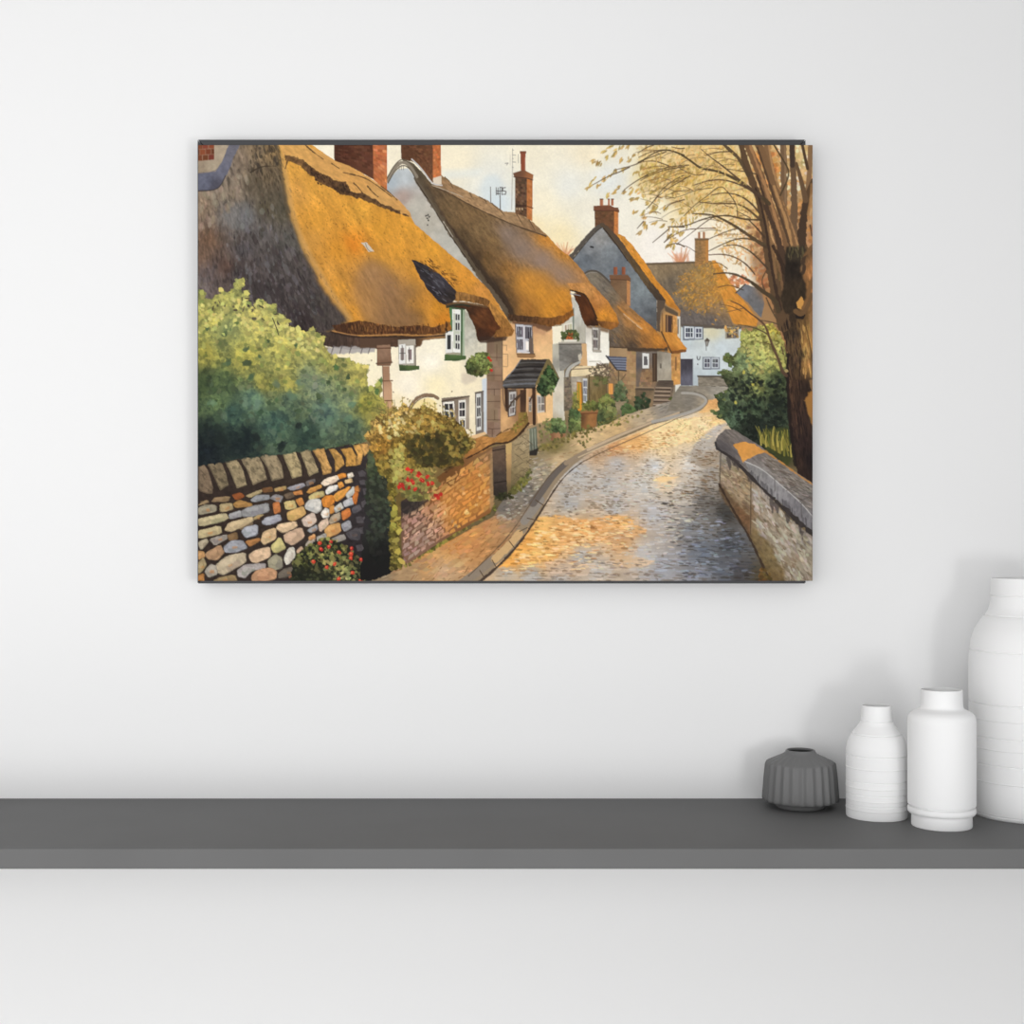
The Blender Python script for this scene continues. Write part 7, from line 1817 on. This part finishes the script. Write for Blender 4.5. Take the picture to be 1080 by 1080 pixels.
# ---- framed print ---------------------------------------------------------
FD = .032                                                # how far the frame stands off the wall
fx0, _, fz1 = at_depth(208.3, 147.2, FD)
fx1, _, fz0 = at_depth(849.6, 615.4, FD)
root = empty('framed_print', ((fx0 + fx1) / 2, 0, fz0))
cx, cz = (fx0 + fx1) / 2, fz0
FW = .012
rails = {'top': ((fx0, fz1), (fx1, fz1), (fx1 - FW, fz1 - FW), (fx0 + FW, fz1 - FW)),
         'bottom': ((fx0, fz0), (fx0 + FW, fz0 + FW), (fx1 - FW, fz0 + FW), (fx1, fz0)),
         'left': ((fx0, fz0), (fx0, fz1), (fx0 + FW, fz1 - FW), (fx0 + FW, fz0 + FW)),
         'right': ((fx1, fz0), (fx1 - FW, fz0 + FW), (fx1 - FW, fz1 - FW), (fx1, fz1))}
G = .0004
for nm, q in rails.items():
    mx_, mz_ = sum(p[0] for p in q) / 4, sum(p[1] for p in q) / 4
    q = [(x + (math.copysign(G, mx_ - x) if nm in ('top', 'bottom') else 0), z + (math.copysign(G, mz_ - z) if nm in ('left', 'right') else 0)) for x, z in q]
    bm = bmesh.new()
    a = [bm.verts.new((x - cx, -FD, z - cz)) for x, z in q]
    b = [bm.verts.new((x - cx, -.0003, z - cz)) for x, z in q]
    bm.faces.new(a)
    bm.faces.new(b[::-1])
    for i in range(4):
        j = (i + 1) % 4
        bm.faces.new((a[j], a[i], b[i], b[j]))
    bmesh.ops.recalc_face_normals(bm, faces=bm.faces)
    bevel(bm, .0005, 1)
    link('frame_rail', bm, M_FRAME, root)
bm = bmesh.new()
box(bm, fx0 + FW * .9 - cx, fx1 - FW * .9 - cx, -FD * .75, -.002, fz0 + FW * .9 - cz, fz1 - FW * .9 - cz)
link('backing_board', bm, M_FRAME, root)

# the sheet itself, slightly wider than the frame on the right
paint()
ST2 = 2                                                  # one mesh point per 2 x 2 brush samples
ph, pw = CH // ST2, CW // ST2
PIX = IMG[:ph * ST2, :pw * ST2].reshape(ph, ST2, pw, ST2, 3).mean((1, 3)) / 255.0
LIN = np.where(PIX <= .04045, PIX / 12.92, ((PIX + .055) / 1.055) ** 2.4)
PD = FD + .0015
sx0, _, sz1 = at_depth(209.0, 153.0, PD)
sx1, _, sz0 = at_depth(857.0, 612.6, PD)
gx = np.linspace(sx0, sx1, pw) - cx
gz = np.linspace(sz1, sz0, ph) - cz
co = np.zeros((ph * pw, 3), np.float32)
co[:, 0] = np.tile(gx, ph)
co[:, 1] = -PD
co[:, 2] = np.repeat(gz, pw)
# a thin sheet: its outline repeated at the back makes the edge
ii = np.arange(ph * pw).reshape(ph, pw)
quads = np.stack([ii[:-1, :-1], ii[1:, :-1], ii[1:, 1:], ii[:-1, 1:]], -1).reshape(-1, 4)
rim = np.concatenate([ii[0, :], ii[1:, -1], ii[-1, -2::-1], ii[-2:0:-1, 0]])
back = co[rim].copy()
back[:, 1] = -FD - .0001
nb = len(rim)
base = ph * pw
nx_ = np.roll(np.arange(nb), -1)
side = np.stack([rim, rim[nx_], base + nx_, base + np.arange(nb)], -1)
co = np.concatenate([co, back]).astype(np.float32)
quads = np.concatenate([quads, side]).astype(np.int32)
cols = np.ones((len(co), 4), np.float32)
cols[:base, :3] = LIN.reshape(-1, 3)
cols[base:, :3] = LIN.reshape(-1, 3)[rim]
me = bpy.data.meshes.new('print_sheet')
me.vertices.add(len(co))
me.vertices.foreach_set('co', co.ravel())
me.loops.add(quads.size)
me.loops.foreach_set('vertex_index', quads.ravel())
me.polygons.add(len(quads))
me.polygons.foreach_set('loop_start', np.arange(0, quads.size, 4, dtype=np.int32))
me.update(calc_edges=True)
at_ = me.color_attributes.new('pigment', 'FLOAT_COLOR', 'POINT')
at_.data.foreach_set('color', cols.ravel())
m = bpy.data.materials.new('printed_watercolour')
m.use_nodes = True
nt = m.node_tree
b = nt.nodes['Principled BSDF']
b.inputs['Roughness'].default_value = .75
b.inputs['Specular IOR Level'].default_value = .12
ca = nt.nodes.new('ShaderNodeVertexColor')
ca.layer_name = 'pigment'
hs = nt.nodes.new('ShaderNodeMix')
hs.data_type = 'RGBA'
hs.blend_type = 'MULTIPLY'
hs.inputs[0].default_value = 1.0
PRINT_K = .92
hs.inputs[7].default_value = (PRINT_K, PRINT_K, PRINT_K, 1)
nt.links.new(ca.outputs['Color'], hs.inputs[6])
nt.links.new(hs.outputs[2], b.inputs['Base Color'])
me.materials.append(m)
o = bpy.data.objects.new('print_sheet', me)
COL.objects.link(o)
o.parent = root
o['label'] = 'watercolour print of thatched cottages along a cobbled lane'
thing(root, 'framed watercolour print of thatched cottages hung on the white wall', 'picture')

# ---- light ----------------------------------------------------------------
WORLD = .375
W = bpy.data.worlds.new('World')
scene.world = W
W.use_nodes = True
W.node_tree.nodes['Background'].inputs['Color'].default_value = (1, 1, 1, 1)
W.node_tree.nodes['Background'].inputs['Strength'].default_value = WORLD


def area(name, loc, target, sx, sy, power, spread=180):
    l = bpy.data.lights.new(name, 'AREA')
    l.shape = 'RECTANGLE'
    l.size, l.size_y = sx, sy
    l.energy = power
    l.spread = math.radians(spread)
    o = bpy.data.objects.new(name, l)
    o.location = loc
    from mathutils import Vector
    o.rotation_euler = (Vector(target) - Vector(loc)).to_track_quat('-Z', 'Y').to_euler()
    COL.objects.link(o)
    return o


# added area fills around the viewer, balanced for wall brightness, plus a soft key
area('fill_light_rear_left', (-1.4, -3.2, 1.5), (-.3, 0, 1.5), 2.0, 2.0, 25.5)  # added fill behind the viewer, lifts the left of the wall
area('fill_light_rear_centre', (0, -3.4, 1.5), (0, 0, 1.5), 2.6, 2.4, 20)  # added broad frontal fill, no window modelled there
area('fill_light_left', (-2.3, -1.6, 1.6), (-.6, 0, 1.6), 1.2, 1.6, 8.5, 150)  # added side fill for the brighter left edge of the wall
area('key_light_right', (.95, -2.2, 1.1), (.2, 0, 1.4), .32, .32, 5.4, 170)  # unseen soft key, placed to throw the vase shadows leftward
area('beam_light_right', (1.2, -2.6, 1.4), (-1.0, 0, 1.7), 1.2, 1.2, 2.2, 60)  # added narrow beam from the right, aimed at the left of the wall
area('fill_light_overhead', (-.3, -2.2, 3.2), (-.3, 0, 1.6), 2.0, 1.2, 6.4, 160)  # added overhead fill


# ---- camera ---------------------------------------------------------------
cam = bpy.data.cameras.new('camera')
cam.sensor_width = 36
cam.lens = 36 * (CAMD / EX) / 1080.0
cam.shift_y = -(HOR - 540.0) / 1080.0 * -1
cam.clip_start = .02
co_ = bpy.data.objects.new('camera', cam)
co_.location = (0, -CAMD, EYE)
co_.rotation_euler = (math.pi / 2, 0, 0)
COL.objects.link(co_)
scene.camera = co_

scene.view_settings.view_transform = 'Standard'
scene.view_settings.look = 'None'
scene.view_settings.gamma = 1
scene.view_settings.exposure = 0
scene.view_settings.use_curve_mapping = False
